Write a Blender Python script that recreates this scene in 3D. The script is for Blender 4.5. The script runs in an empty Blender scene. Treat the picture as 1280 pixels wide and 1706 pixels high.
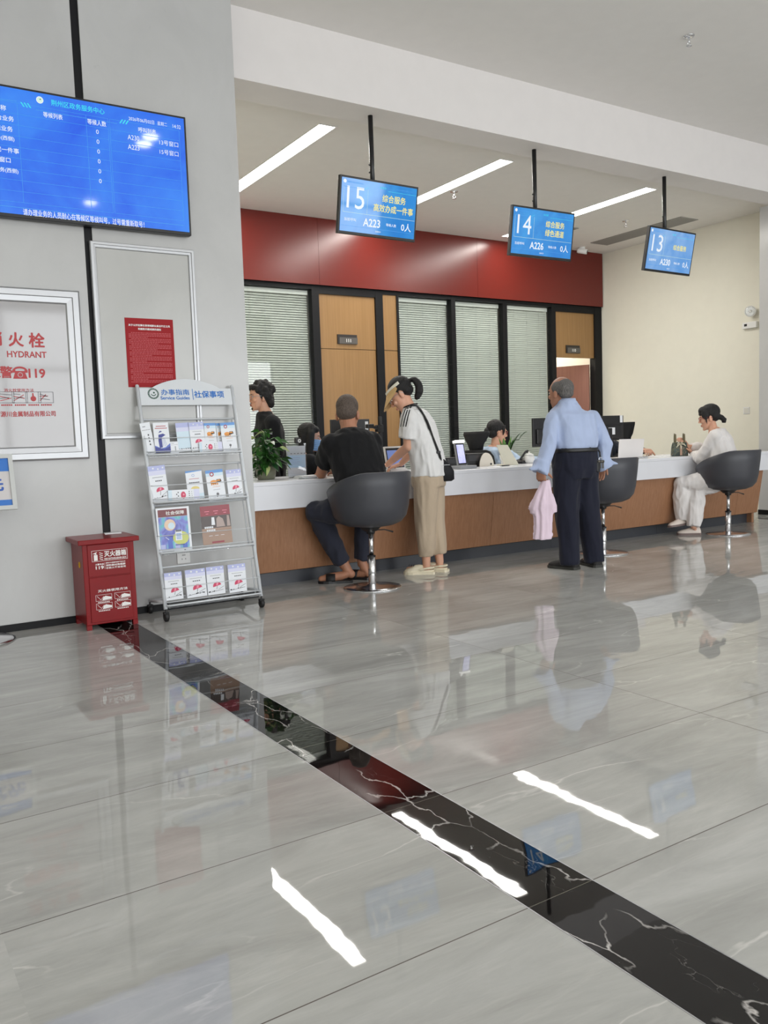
import bpy, bmesh, math, random
from mathutils import Vector, Matrix, Euler, noise
PI = math.pi
SC = bpy.context.scene
COL = SC.collection
V = Vector

# ------------------------------------------------------------------ camera
CAM_H = 1.08
F_PX, PITCH, YAW, ROLL = 1404.592, 0.08548945, 0.56669836, -0.03464256
_fwd = V((math.sin(YAW) * math.cos(PITCH), math.cos(YAW) * math.cos(PITCH), -math.sin(PITCH)))
_r0 = V((math.cos(YAW), -math.sin(YAW), 0))
_u0 = _r0.cross(_fwd)
_r = _r0 * math.cos(ROLL) + _u0 * math.sin(ROLL)
_u = -_r0 * math.sin(ROLL) + _u0 * math.cos(ROLL)
EYE = V((0, 0, CAM_H))
cam = bpy.data.cameras.new('camera')
camo = bpy.data.objects.new('camera', cam)
COL.objects.link(camo)
cam.sensor_fit = 'VERTICAL'
cam.sensor_height = 36
cam.lens = 36 * F_PX / 1706
cam.clip_start = 0.05
camo.matrix_world = Matrix(((_r.x, _u.x, -_fwd.x, 0), (_r.y, _u.y, -_fwd.y, 0), (_r.z, _u.z, -_fwd.z, CAM_H), (0, 0, 0, 1)))
SC.camera = camo


def _ray(px, py):
    return _r * ((px - 640) / F_PX) - _u * ((py - 853) / F_PX) + _fwd


def at(px, py, Y):      # measured point of the photo on the plane y = Y
    d = _ray(px, py)
    return EYE + d * (Y / d.y)


def atx(px, py, X):
    d = _ray(px, py)
    return EYE + d * (X / d.x)


def atz(px, py, Z=0.0):
    d = _ray(px, py)
    return EYE + d * ((Z - CAM_H) / d.z)


# ------------------------------------------------------------------ materials
def lin(c):
    out = []
    for v in c[:3]:
        v = v / 255.0
        out.append(v / 12.92 if v <= 0.04045 else ((v + 0.055) / 1.055) ** 2.4)
    return (out[0], out[1], out[2], 1)


def setin(node, name, val):
    if name in node.inputs:
        node.inputs[name].default_value = val


class NT:
    """small helper around a material's node tree"""
    def __init__(s, name):
        s.m = bpy.data.materials.new(name)
        s.m.use_nodes = True
        s.t = s.m.node_tree
        s.b = s.t.nodes['Principled BSDF']
        s.out = s.t.nodes['Material Output']

    def n(s, typ, **kw):
        nd = s.t.nodes.new(typ)
        for k, v in kw.items():
            if k.startswith('i_'):
                nd.inputs[k[2:].replace('_', ' ')].default_value = v
            else:
                setattr(nd, k, v)
        return nd

    def l(s, a, b):
        s.t.links.new(a, b)

    def coord(s, scale=(1, 1, 1), kind='Object', rot=(0, 0, 0)):
        tc = s.n('ShaderNodeTexCoord')
        mp = s.n('ShaderNodeMapping')
        mp.inputs['Scale'].default_value = scale
        mp.inputs['Rotation'].default_value = rot
        s.l(tc.outputs[kind], mp.inputs['Vector'])
        return mp.outputs['Vector']

    def noise(s, vec, scale, detail=4, rough=.5, dist=0):
        nd = s.n('ShaderNodeTexNoise')
        nd.inputs['Scale'].default_value = scale
        nd.inputs['Detail'].default_value = detail
        nd.inputs['Roughness'].default_value = rough
        nd.inputs['Distortion'].default_value = dist
        s.l(vec, nd.inputs['Vector'])
        return nd.outputs['Fac']

    def ramp(s, fac, stops):
        nd = s.n('ShaderNodeValToRGB')
        el = nd.color_ramp.elements
        el[0].position, el[0].color = stops[0][0], stops[0][1]
        el[1].position, el[1].color = stops[-1][0], stops[-1][1]
        for p, c in stops[1:-1]:
            e = el.new(p)
            e.color = c
        s.l(fac, nd.inputs['Fac'])
        return nd.outputs['Color']

    def mix(s, fac, a, b, mode='MIX'):
        nd = s.n('ShaderNodeMix', data_type='RGBA', blend_type=mode)
        for k, v in ((0, fac), (6, a), (7, b)):
            if hasattr(v, 'default_value') or hasattr(v, 'links'):
                s.l(v, nd.inputs[k])
            else:
                nd.inputs[k].default_value = v
        return nd.outputs[2]

    def math(s, op, a, b=0.0, c=0.0):
        nd = s.n('ShaderNodeMath', operation=op)
        for k, v in enumerate((a, b, c)):
            if hasattr(v, 'links'):
                s.l(v, nd.inputs[k])
            else:
                nd.inputs[k].default_value = v
        return nd.outputs[0]

    def bump(s, h, strength=.2, dist=.01):
        nd = s.n('ShaderNodeBump')
        nd.inputs['Strength'].default_value = strength
        nd.inputs['Distance'].default_value = dist
        s.l(h, nd.inputs['Height'])
        s.l(nd.outputs['Normal'], s.b.inputs['Normal'])


MC = {}


def mat(name, col, rough=.5, metal=0, spec=.5, var=0.0, vscale=8, bump=0.0, bscale=60, coat=0, sheen=0):
    """plain surface with a little procedural variation"""
    if name in MC:
        return MC[name]
    t = NT(name)
    b = t.b
    c = lin(col)
    b.inputs['Base Color'].default_value = c
    b.inputs['Roughness'].default_value = rough
    b.inputs['Metallic'].default_value = metal
    setin(b, 'Specular IOR Level', spec)
    setin(b, 'Coat Weight', coat)
    setin(b, 'Sheen Weight', sheen)
    v = t.coord()
    f = t.noise(v, vscale, 3)
    k = max(var, .012)
    lo = tuple(max(0, x * (1 - k)) for x in c[:3]) + (1,)
    hi = tuple(min(1, x * (1 + k)) for x in c[:3]) + (1,)
    t.l(t.ramp(f, [(.3, lo), (.7, hi)]), b.inputs['Base Color'])
    if bump:
        t.bump(t.noise(v, bscale, 3), bump, .01)
    MC[name] = t.m
    return t.m


def emis(name, col, strength=1.0, base=(10, 10, 12), rough=.3):
    if name in MC:
        return MC[name]
    t = NT(name)
    t.b.inputs['Base Color'].default_value = lin(base)
    t.b.inputs['Roughness'].default_value = rough
    t.b.inputs['Emission Color'].default_value = lin(col)
    t.b.inputs['Emission Strength'].default_value = strength
    MC[name] = t.m
    return t.m


def wood(name, c1, c2, scale=3.0, rough=.4, axis='z', grain=22):
    if name in MC:
        return MC[name]
    t = NT(name)
    sc = {'z': (grain, grain, .55), 'x': (.55, grain, grain)}[axis]
    v = t.coord(sc)
    f = t.noise(v, scale, 5, .6, .4)
    f2 = t.noise(t.coord((1, 1, .4)), 2.2, 2)
    c = t.ramp(f, [(.3, lin(c1)), (.7, lin(c2))])
    c = t.mix(t.math('MULTIPLY', f2, .22), c, lin(c1))
    t.l(c, t.b.inputs['Base Color'])
    t.b.inputs['Roughness'].default_value = rough
    t.bump(f, .08, .002)
    MC[name] = t.m
    return t.m


# ------------------------------------------------------------------ mesh builder
class MB:
    def __init__(s):
        s.bm = bmesh.new()
        s.mats = []

    def mi(s, m):
        if m is None:
            return 0
        if m not in s.mats:
            s.mats.append(m)
        return s.mats.index(m)

    def _faces(s, faces, m, smooth=False):
        k = s.mi(m)
        for f in faces:
            f.material_index = k
            f.smooth = smooth
        return faces

    def box(s, c, size, m=None, rot=None, bevel=0.0):
        M = Matrix.Translation(V(c))
        if rot is not None:
            M = M @ (rot.to_matrix().to_4x4() if isinstance(rot, Euler) else rot.to_4x4())
        hx, hy, hz = size[0] / 2, size[1] / 2, size[2] / 2
        vs = [s.bm.verts.new(M @ V((x * hx, y * hy, z * hz))) for x in (-1, 1) for y in (-1, 1) for z in (-1, 1)]
        idx = [(0, 1, 3, 2), (4, 6, 7, 5), (0, 4, 5, 1), (2, 3, 7, 6), (0, 2, 6, 4), (1, 5, 7, 3)]
        fs = [s.bm.faces.new([vs[i] for i in q]) for q in idx]
        s._faces(fs, m)
        if bevel > 0:
            es = list({e for f in fs for e in f.edges})
            r = bmesh.ops.bevel(s.bm, geom=es, offset=bevel, segments=2, profile=.5, affect='EDGES')
            s._faces(r['faces'], m)
        return s

    def bx(s, x0, x1, y0, y1, z0, z1, m=None, bevel=0.0):
        return s.box(((x0 + x1) / 2, (y0 + y1) / 2, (z0 + z1) / 2), (abs(x1 - x0), abs(y1 - y0), abs(z1 - z0)), m, None, bevel)

    def quad(s, pts, m=None):
        f = s.bm.faces.new([s.bm.verts.new(V(p)) for p in pts])
        s._faces([f], m)
        return s

    def prism(s, pts, d, m=None, smooth=False):
        """polygon pts (3d, planar) extruded by vector d"""
        d = V(d)
        a = [s.bm.verts.new(V(p)) for p in pts]
        b = [s.bm.verts.new(V(p) + d) for p in pts]
        n = len(pts)
        fs = [s.bm.faces.new(list(reversed(a))), s.bm.faces.new(b)]
        s._faces(fs, m)
        sd = [s.bm.faces.new([a[i], a[(i + 1) % n], b[(i + 1) % n], b[i]]) for i in range(n)]
        s._faces(sd, m, smooth)
        return s

    def loft(s, rings, m=None, cap=True, closed=True, smooth=True):
        """rings: lists of points of equal length"""
        R = [[s.bm.verts.new(V(p)) for p in r] for r in rings]
        n = len(R[0])
        fs = []
        for a, b in zip(R, R[1:]):
            for i in range(n if closed else n - 1):
                j = (i + 1) % n
                fs.append(s.bm.faces.new([a[i], a[j], b[j], b[i]]))
        s._faces(fs, m, smooth)
        if cap and closed:
            s._faces([s.bm.faces.new(list(reversed(R[0]))), s.bm.faces.new(R[-1])], m, False)
        return s

    def tube(s, pts, r, m=None, seg=10, cap=True, smooth=True, flat=1.0, up=None):
        """round tube along pts; r a number or a list; flat squashes the second axis"""
        pts = [V(p) for p in pts]
        rs = r if isinstance(r, (list, tuple)) else [r] * len(pts)
        rings = []
        nrm = None
        for i, p in enumerate(pts):
            if i == 0:
                t = pts[1] - p
            elif i == len(pts) - 1:
                t = p - pts[i - 1]
            else:
                t = (pts[i + 1] - p).normalized() + (p - pts[i - 1]).normalized()
            if t.length < 1e-9:
                t = V((0, 0, 1))
            t.normalize()
            if nrm is None:
                g = V(up) if up is not None else (V((0, 0, 1)) if abs(t.z) < .9 else V((0, 1, 0)))
                nrm = (g - t * g.dot(t)).normalized()
            else:
                nrm = (nrm - t * nrm.dot(t))
                if nrm.length < 1e-6:
                    nrm = t.orthogonal()
                nrm.normalize()
            bi = t.cross(nrm)
            rr = rs[i]
            ra, rb = (rr if isinstance(rr, tuple) else (rr * flat, rr))
            rings.append([p + nrm * (ra * math.cos(2 * PI * k / seg)) + bi * (rb * math.sin(2 * PI * k / seg)) for k in range(seg)])
        return s.loft(rings, m, cap, True, smooth)

    def cyl(s, a, b, r, m=None, seg=20, r2=None):
        return s.tube([a, b], [r, r if r2 is None else r2], m, seg)

    def lathe(s, prof, c=(0, 0, 0), m=None, seg=28, axis='z', cap=True):
        """profile [(radius, height)] about a vertical axis through c"""
        c = V(c)
        rings = []
        for r, h in prof:
            r = max(r, 1e-4)
            ring = []
            for k in range(seg):
                a = 2 * PI * k / seg
                p = V((r * math.cos(a), r * math.sin(a), h))
                if axis == 'y':
                    p = V((p.x, p.z, -p.y))
                elif axis == 'x':
                    p = V((p.z, p.x, p.y))
                ring.append(c + p)
            rings.append(ring)
        return s.loft(rings, m, cap)

    def ball(s, c, r, m=None, seg=16, rings=10, rot=None):
        """ellipsoid, r a number or a triple"""
        rx, ry, rz = r if isinstance(r, (tuple, list)) else (r, r, r)
        c = V(c)
        R = []
        for i in range(rings + 1):
            th = PI * i / rings
            sr = max(math.sin(th), 1e-3)
            ring = []
            for k in range(seg):
                a = 2 * PI * k / seg
                p = V((rx * sr * math.cos(a), ry * sr * math.sin(a), -rz * math.cos(th)))
                if rot is not None:
                    p = rot @ p
                ring.append(c + p)
            R.append(ring)
        return s.loft(R, m, True)

    def strip(s, left, right, m=None, thick=0.0, smooth=True):
        """a ribbon between two polylines, with optional thickness along its normal"""
        left = [V(p) for p in left]
        right = [V(p) for p in right]
        if thick <= 0:
            return s.loft([[a, b] for a, b in zip(left, right)], m, False, False, smooth)
        rings = []
        for i, (a, b) in enumerate(zip(left, right)):
            j = min(i + 1, len(left) - 1)
            h = max(i - 1, 0)
            t = (left[j] + right[j]) - (left[h] + right[h])
            n = t.cross(b - a)
            n = n.normalized() * thick if n.length > 1e-9 else V((0, 0, thick))
            rings.append([a, b, b + n, a + n])
        return s.loft(rings, m, True, True, smooth)

    def join_mesh(s, me, M=None, m=None):
        k0 = len(s.bm.verts)
        f0 = len(s.bm.faces)
        s.bm.from_mesh(me)
        s.bm.verts.ensure_lookup_table()
        s.bm.faces.ensure_lookup_table()
        if M is not None:
            bmesh.ops.transform(s.bm, matrix=M, verts=s.bm.verts[k0:])
        s._faces(s.bm.faces[f0:], m)
        return s

    def build(s, name, m=None, parent=None, world=True, wn=True):
        """link everything collected as one mesh object; coordinates are world unless world=False"""
        me = bpy.data.meshes.new(name)
        bmesh.ops.recalc_face_normals(s.bm, faces=s.bm.faces)
        s.bm.to_mesh(me)
        s.bm.free()
        ms = s.mats or ([m] if m else [])
        for x in ms:
            me.materials.append(x if x is not None else m)
        o = bpy.data.objects.new(name, me)
        COL.objects.link(o)
        if parent is not None:
            o.parent = parent
            if world:
                me.transform(wmat(parent).inverted())
        return o


def wmat(o):
    M = Matrix.LocRotScale(o.location, o.rotation_euler, o.scale)
    return wmat(o.parent) @ M if o.parent else M


def tag(o, label=None, cat=None, group=None, kind=None):
    for k, v in (('label', label), ('category', cat), ('group', group), ('kind', kind)):
        if v:
            o[k] = v
    return o


def thing(name, label, cat, loc=(0, 0, 0), rz=0, group=None):
    o = bpy.data.objects.new(name, None)
    o.empty_display_size = .1
    COL.objects.link(o)
    o.location = loc
    o.rotation_euler = (0, 0, rz)
    return tag(o, label, cat, group)


def struct(mb, name, m=None, parent=None):
    o = mb.build(name, m, parent)
    if parent is None:
        o['kind'] = 'structure'
    return o


def copy_tree(o, parent=None):
    c = o.copy()
    COL.objects.link(c)
    if parent is not None:
        c.parent = parent
    for ch in list(o.children):
        copy_tree(ch, c)
    return c


# ------------------------------------------------------------------ lettering
DG = bpy.context.evaluated_depsgraph_get
_tc = {}


def text_mesh(s, bold=0.0):
    """flat glyph mesh, 1 unit em height, centred on its own bounds; returns mesh, width, height"""
    key = (s, round(bold, 4))
    if key in _tc:
        return _tc[key]
    cu = bpy.data.curves.new('lettering', 'FONT')
    cu.body = s
    cu.size = 1.0
    cu.resolution_u = 3
    cu.fill_mode = 'FRONT'
    ob = bpy.data.objects.new('lettering', cu)
    COL.objects.link(ob)
    bpy.context.view_layer.update()
    me = bpy.data.meshes.new_from_object(ob.evaluated_get(DG()))
    bpy.data.objects.remove(ob)
    bpy.data.curves.remove(cu)
    if bold > 0:      # heavier strokes: the outline struck several times, slightly apart
        bm = bmesh.new()
        for k in range(6):
            n0 = len(bm.verts)
            bm.from_mesh(me)
            bm.verts.ensure_lookup_table()
            a = 2 * PI * k / 6
            bmesh.ops.translate(bm, verts=bm.verts[n0:], vec=(bold * math.cos(a), bold * math.sin(a), k * 1e-4))
        bm.to_mesh(me)
        bm.free()
    xs = [v.co.x for v in me.vertices] or [0]
    ys = [v.co.y for v in me.vertices] or [0]
    w, h = max(xs) - min(xs), max(ys) - min(ys)
    me.transform(Matrix.Translation((-(max(xs) + min(xs)) / 2, -(max(ys) + min(ys)) / 2, 0)))
    _tc[key] = (me, w, h)
    return _tc[key]


class Face:
    """a flat face in the world: origin, right and up vectors; writes text and shapes onto an MB"""
    def __init__(s, o, right, up, lift=.0015):
        s.o, s.r, s.u = V(o), V(right).normalized(), V(up).normalized()
        s.n = s.r.cross(s.u).normalized()
        s.lift = lift

    def p(s, x, y, z=None):
        return s.o + s.r * x + s.u * y + s.n * (s.lift if z is None else z)

    def M(s, x, y, sx, sy, z=None):
        q = s.p(x, y, z)
        return Matrix(((s.r.x * sx, s.u.x * sy, s.n.x, q.x), (s.r.y * sx, s.u.y * sy, s.n.y, q.y), (s.r.z * sx, s.u.z * sy, s.n.z, q.z), (0, 0, 0, 1)))

    def text(s, mb, t, x, y, h, m, w=None, bold=0.0, z=None):
        """centred at x, y; glyph bounds scaled to height h (and width w)"""
        me, tw, th = text_mesh(t, bold)
        if th < 1e-6:
            return s
        sy = h / th
        sx = w / tw if w else sy
        mb.join_mesh(me, s.M(x, y, sx, sy, z), m)
        return s

    def rect(s, mb, x0, x1, y0, y1, m, z=None):
        mb.quad([s.p(x0, y0, z), s.p(x1, y0, z), s.p(x1, y1, z), s.p(x0, y1, z)], m)
        return s

    def outline(s, mb, x0, x1, y0, y1, t, m, z=None):
        for q in ((x0, x1, y0, y0 + t), (x0, x1, y1 - t, y1), (x0, x0 + t, y0 + t, y1 - t), (x1 - t, x1, y0 + t, y1 - t)):
            s.rect(mb, *q, m, z)
        return s

    def poly(s, mb, pts, m, z=None):
        mb.quad([s.p(a, b, z) for a, b in pts], m)
        return s

    def disc(s, mb, x, y, r, m, seg=24, z=None, ry=None):
        ry = r if ry is None else ry
        return s.poly(mb, [(x + r * math.cos(2 * PI * k / seg), y + ry * math.sin(2 * PI * k / seg)) for k in range(seg)], m, z)

    def ring(s, mb, x, y, r0, r1, m, seg=28, z=None):
        for k in range(seg):
            a, b = 2 * PI * k / seg, 2 * PI * (k + 1) / seg
            s.poly(mb, [(x + r0 * math.cos(a), y + r0 * math.sin(a)), (x + r1 * math.cos(a), y + r1 * math.sin(a)), (x + r1 * math.cos(b), y + r1 * math.sin(b)), (x + r0 * math.cos(b), y + r0 * math.sin(b))], m, z)
        return s

    def line(s, mb, x0, y0, x1, y1, t, m, z=None):
        d = V((x1 - x0, y1 - y0))
        n = V((-d.y, d.x)).normalized() * t / 2
        return s.poly(mb, [(x0 - n.x, y0 - n.y), (x1 - n.x, y1 - n.y), (x1 + n.x, y1 + n.y), (x0 + n.x, y0 + n.y)], m, z)


random.seed(7)
# ================================================================== the room
YW = 5.47      # front of the left wall
WE = 2.405     # its right end
ZC = 3.775     # office ceiling
ZM = 4.20      # hall ceiling
YB, XR = 9.268, 9.947
TX0, TX1 = 1.2445, 1.4505          # dark strip in the floor
TW, TH, TY = 1.231, 0.6155, 1.3975  # floor tiles


def tile_index(t):
    v = t.coord()
    sx = t.n('ShaderNodeSeparateXYZ')
    t.l(v, sx.inputs[0])
    ix = t.math('FLOOR', t.math('DIVIDE', t.math('SUBTRACT', sx.outputs[0], TX1), TW))
    iy = t.math('FLOOR', t.math('DIVIDE', t.math('SUBTRACT', sx.outputs[1], TY), TH))
    return v, sx, ix, iy


def laid_normal(t, v, ix, iy, wave, tilt):
    """each tile lies a hair off level and its polish is a little wavy"""
    cb = t.n('ShaderNodeCombineXYZ')
    t.l(ix, cb.inputs[0])
    t.l(iy, cb.inputs[1])
    wn = t.n('ShaderNodeTexWhiteNoise', noise_dimensions='3D')
    t.l(cb.outputs[0], wn.inputs[0])
    sub = t.n('ShaderNodeVectorMath', operation='SUBTRACT')
    t.l(wn.outputs['Color'], sub.inputs[0])
    sub.inputs[1].default_value = (.5, .5, .5)
    sc = t.n('ShaderNodeVectorMath', operation='SCALE')
    t.l(sub.outputs[0], sc.inputs[0])
    sc.inputs['Scale'].default_value = tilt
    bp = t.n('ShaderNodeBump')
    bp.inputs['Strength'].default_value = wave
    bp.inputs['Distance'].default_value = .01
    t.l(t.noise(v, 7.5, 1.5), bp.inputs['Height'])
    ad = t.n('ShaderNodeVectorMath', operation='ADD')
    t.l(bp.outputs[0], ad.inputs[0])
    t.l(sc.outputs[0], ad.inputs[1])
    nm = t.n('ShaderNodeVectorMath', operation='NORMALIZE')
    t.l(ad.outputs[0], nm.inputs[0])
    t.l(nm.outputs[0], t.b.inputs['Normal'])


def cracks(t, vec, scale, width, warp, wscale):
    """thin branching mineral veins"""
    nz = t.n('ShaderNodeTexNoise')
    nz.inputs['Scale'].default_value = wscale
    nz.inputs['Detail'].default_value = 5
    t.l(vec, nz.inputs['Vector'])
    m = t.n('ShaderNodeVectorMath', operation='SCALE')
    t.l(nz.outputs['Color'], m.inputs[0])
    m.inputs['Scale'].default_value = warp
    ad = t.n('ShaderNodeVectorMath', operation='ADD')
    t.l(vec, ad.inputs[0])
    t.l(m.outputs[0], ad.inputs[1])
    vo = t.n('ShaderNodeTexVoronoi', feature='DISTANCE_TO_EDGE')
    vo.inputs['Scale'].default_value = scale
    t.l(ad.outputs[0], vo.inputs['Vector'])
    return t.ramp(vo.outputs['Distance'], [(0, (1, 1, 1, 1)), (width, (0, 0, 0, 1))])


def marble_floor():
    t = NT('polished_grey_marble_tile')
    v, sx, ix, iy = tile_index(t)
    cb = t.n('ShaderNodeCombineXYZ')
    t.l(t.math('MULTIPLY', ix, 3.7), cb.inputs[0])
    t.l(t.math('MULTIPLY', iy, 5.3), cb.inputs[1])
    ad = t.n('ShaderNodeVectorMath', operation='ADD')
    t.l(v, ad.inputs[0])
    t.l(cb.outputs[0], ad.inputs[1])
    mp = t.n('ShaderNodeMapping')
    mp.inputs['Rotation'].default_value = (0, 0, .22)
    mp.inputs['Scale'].default_value = (.5, 1.9, 1)
    t.l(ad.outputs[0], mp.inputs[0])
    vec = mp.outputs[0]
    cloud = t.noise(vec, 2.0, 8, .66, .9)
    c = t.ramp(cloud, [(.28, lin((160, 160, 156))), (.5, lin((177, 177, 173))), (.72, lin((194, 194, 190)))])
    mp2 = t.n('ShaderNodeMapping')
    mp2.inputs['Scale'].default_value = (.7, 1.7, 1)
    t.l(vec, mp2.inputs[0])
    streak = t.noise(mp2.outputs[0], 5.5, 6, .68, .8)
    c = t.mix(t.ramp(streak, [(.5, (0, 0, 0, 1)), (.8, (.4, .4, .4, 1))]), c, lin((208, 206, 201)))
    dark = t.noise(mp2.outputs[0], 3.1, 5, .6, .5)
    c = t.mix(t.ramp(dark, [(.2, (.4, .4, .4, 1)), (.42, (0, 0, 0, 1))]), c, lin((150, 147, 141)))
    msk = t.noise(vec, 2.1, 3)
    vf = t.math('MULTIPLY', cracks(t, vec, 1.5, .012, .55, 2.6), t.ramp(msk, [(.5, (0, 0, 0, 1)), (.66, (.75, .75, .75, 1))]))
    c = t.mix(vf, c, lin((222, 220, 215)))
    fx = t.math('ABSOLUTE', t.math('SUBTRACT', t.math('FRACT', t.math('ADD', t.math('DIVIDE', t.math('SUBTRACT', sx.outputs[0], TX1), TW), .5)), .5))
    fy = t.math('ABSOLUTE', t.math('SUBTRACT', t.math('FRACT', t.math('ADD', t.math('DIVIDE', t.math('SUBTRACT', sx.outputs[1], TY), TH), .5)), .5))
    jx = t.math('LESS_THAN', fx, .0016 / TW)
    jx = t.math('MULTIPLY', jx, t.math('GREATER_THAN', sx.outputs[0], TX0))
    jy = t.math('LESS_THAN', fy, .0016 / TH)
    j = t.math('MAXIMUM', jx, jy)
    c = t.mix(j, c, lin((84, 76, 68)))
    t.l(c, t.b.inputs['Base Color'])
    t.l(t.math('ADD', t.math('MULTIPLY', j, .4), .02), t.b.inputs['Roughness'])
    setin(t.b, 'Specular IOR Level', .36)
    laid_normal(t, v, ix, iy, .03, .0035)
    return t.m


def marble_black():
    t = NT('black_marble_with_white_veins')
    v, sx, ix, iy = tile_index(t)
    mp = t.n('ShaderNodeMapping')
    mp.inputs['Rotation'].default_value = (0, 0, .75)
    mp.inputs['Scale'].default_value = (1.5, .75, 1)
    mp.inputs['Location'].default_value = (3.1, 1.7, 0)
    t.l(v, mp.inputs[0])
    vec = mp.outputs[0]
    msk = t.noise(vec, 3.2, 2)
    f = t.math('MULTIPLY', cracks(t, vec, 3.4, .016, .22, 6), t.ramp(msk, [(.44, (0, 0, 0, 1)), (.56, (1, 1, 1, 1))]))
    c = t.mix(f, lin((22, 20, 20)), lin((206, 202, 198)))
    fine = t.math('MULTIPLY', cracks(t, vec, 9, .01, .2, 8), t.ramp(t.noise(vec, 4.2, 2), [(.56, (0, 0, 0, 1)), (.68, (.4, .4, .4, 1))]))
    c = t.mix(fine, c, lin((150, 146, 142)))
    fy = t.math('ABSOLUTE', t.math('SUBTRACT', t.math('FRACT', t.math('ADD', t.math('DIVIDE', t.math('SUBTRACT', sx.outputs[1], TY), TH), .5)), .5))
    c = t.mix(t.math('LESS_THAN', fy, .0012 / TH), c, lin((104, 100, 94)))
    t.l(c, t.b.inputs['Base Color'])
    t.b.inputs['Roughness'].default_value = .02
    setin(t.b, 'Specular IOR Level', .5)
    laid_normal(t, v, ix, iy, .03, .002)
    return t.m


def stone_panel(name, col, rough=.22):
    t = NT(name)
    v = t.coord((1, 1, .7))
    a = t.noise(v, 2.2, 6, .6, .7)
    c0 = lin(col)
    c = t.ramp(a, [(.3, tuple(x * .94 for x in c0[:3]) + (1,)), (.7, tuple(x * 1.04 for x in c0[:3]) + (1,))])
    s = t.noise(v, 14, 5, .7)
    c = t.mix(t.ramp(s, [(.66, (0, 0, 0, 1)), (.74, (.35, .35, .35, 1))]), c, tuple(x * .82 for x in c0[:3]) + (1,))
    t.l(c, t.b.inputs['Base Color'])
    t.b.inputs['Roughness'].default_value = rough
    return t.m


m_floor, m_black = marble_floor(), marble_black()
m_stone = stone_panel('grey_stone_panel', (188, 188, 187))
m_paint = mat('white_ceiling_paint', (232, 229, 225), .8)
m_beam = mat('white_beam_paint', (226, 222, 220), .75)
m_cream = mat('cream_wall_paint', (232, 229, 215), .8)
m_blackmetal = mat('black_metal', (24, 24, 26), .35, 0, .5)
m_trim = mat('black_trim', (14, 14, 17), .5, 0, .25)
m_red = mat('dark_red_panel', (104, 32, 25), .27, 0, .5)
m_oak = wood('light_oak_veneer', (138, 104, 62), (153, 117, 74), 2.4, .35)
m_walnut = wood('brown_wood_veneer', (146, 103, 73), (165, 121, 90), 3, .38)
m_white = mat('white_solid_surface', (226, 227, 232), .25)
m_kick = mat('dark_grey_kick_plate', (58, 60, 66), .35)
m_alu = mat('brushed_aluminium', (178, 179, 181), .36, .6)
m_chrome = mat('polished_chrome', (228, 228, 230), .2, 1)
m_blind = mat('pale_blind_slat', (186, 188, 184), .45)
m_lightpanel = emis('lit_diffuser', (255, 250, 240), 12.0)
m_wplast = mat('white_plastic', (232, 232, 230), .35)
m_bplast = mat('black_plastic', (22, 22, 24), .4)

HX0, HX1, HY0 = -3.6, 10.9, -4.6
struct(MB().bx(HX0, TX0, HY0, 11.2, -.08, 0, m_floor).bx(TX1, 11.6, HY0, 11.2, -.08, 0, m_floor), 'floor')
struct(MB().bx(TX0, TX1, HY0, YW, -.08, 0, m_black), 'trim_1')
alu_edge = MB().bx(TX0 - .0025, TX0 + .0005, HY0, YW, -.05, .0006, m_alu).bx(TX1 - .0005, TX1 + .0025, HY0, YW, -.05, .0006, m_alu)
struct(alu_edge, 'trim_2')

# left stone wall with its black inlay
sx0, sx1 = 1.354, 1.404
struct(MB().bx(HX0, sx0, YW, YW + .16, 0, ZM, m_stone).bx(sx1, WE, YW, YW + .16, 0, ZM, m_stone).bx(sx0, sx1, YW + .012, YW + .16, 0, ZM, m_trim), 'wall_left')
struct(MB().bx(HX0, WE, YW - .006, YW + .004, 0, .045, m_trim), 'baseboard_left')

xLL = 1.2
# ceilings and the beam between hall and offices
struct(MB().bx(HX0, 11.6, HY0, 5.95, ZM, ZM + .1, m_paint), 'ceiling')
struct(MB().bx(xLL, 11.6, 6.0, YB + .3, ZC, ZC + .08, m_paint), 'ceiling_1')
struct(MB().bx(WE - .4, 11.6, 5.82, 6.16, 3.70, ZM + .02, m_beam), 'wall_beam')

# right side: cream wall and stone pillar
struct(MB().bx(XR, XR + .12, 5.9, 11.2, 0, ZC, m_cream), 'wall_right')
pX, PY0, PY1 = 9.485, 5.84, 6.27
struct(MB().bx(pX, 11.6, PY0, PY1, 0, 3.70, m_stone), 'wall_pillar')
struct(MB().bx(pX - .006, 11.6, PY0 - .006, PY1 + .006, 0, .06, m_trim), 'baseboard_right')
# hall walls that close the room behind and beside the camera
struct(MB().bx(HX0 - .12, HX0, HY0, YW, 0, ZM, m_cream), 'wall_side')
struct(MB().bx(11.6, 11.72, HY0, 6.3, 0, ZM, m_stone), 'wall_east')
rear = MB()
wins = [(-3.0, .2), (.8, 4.0), (4.6, 7.8), (8.3, 11.0)]
rear.bx(HX0, 11.6, HY0 - .2, HY0, 0, .35, m_cream).bx(HX0, 11.6, HY0 - .2, HY0, 3.55, ZM, m_cream)
xs = [HX0] + [q for w in wins for q in w] + [11.6]
for i in range(0, len(xs), 2):
    rear.bx(xs[i], xs[i + 1], HY0 - .2, HY0, .35, 3.55, m_cream)
struct(rear, 'wall_rear')
for k, (a, b) in enumerate(wins):
    f = MB()
    for x in (a + .03, (a + b) / 2, b - .03):
        f.bx(x - .03, x + .03, HY0 - .13, HY0 - .07, .35, 3.55, m_blackmetal)
    for z in (.38, 2.5, 3.52):
        f.bx(a, b, HY0 - .13, HY0 - .07, z - .03, z + .03, m_blackmetal)
    struct(f, 'window_%d' % (k + 6))

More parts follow.
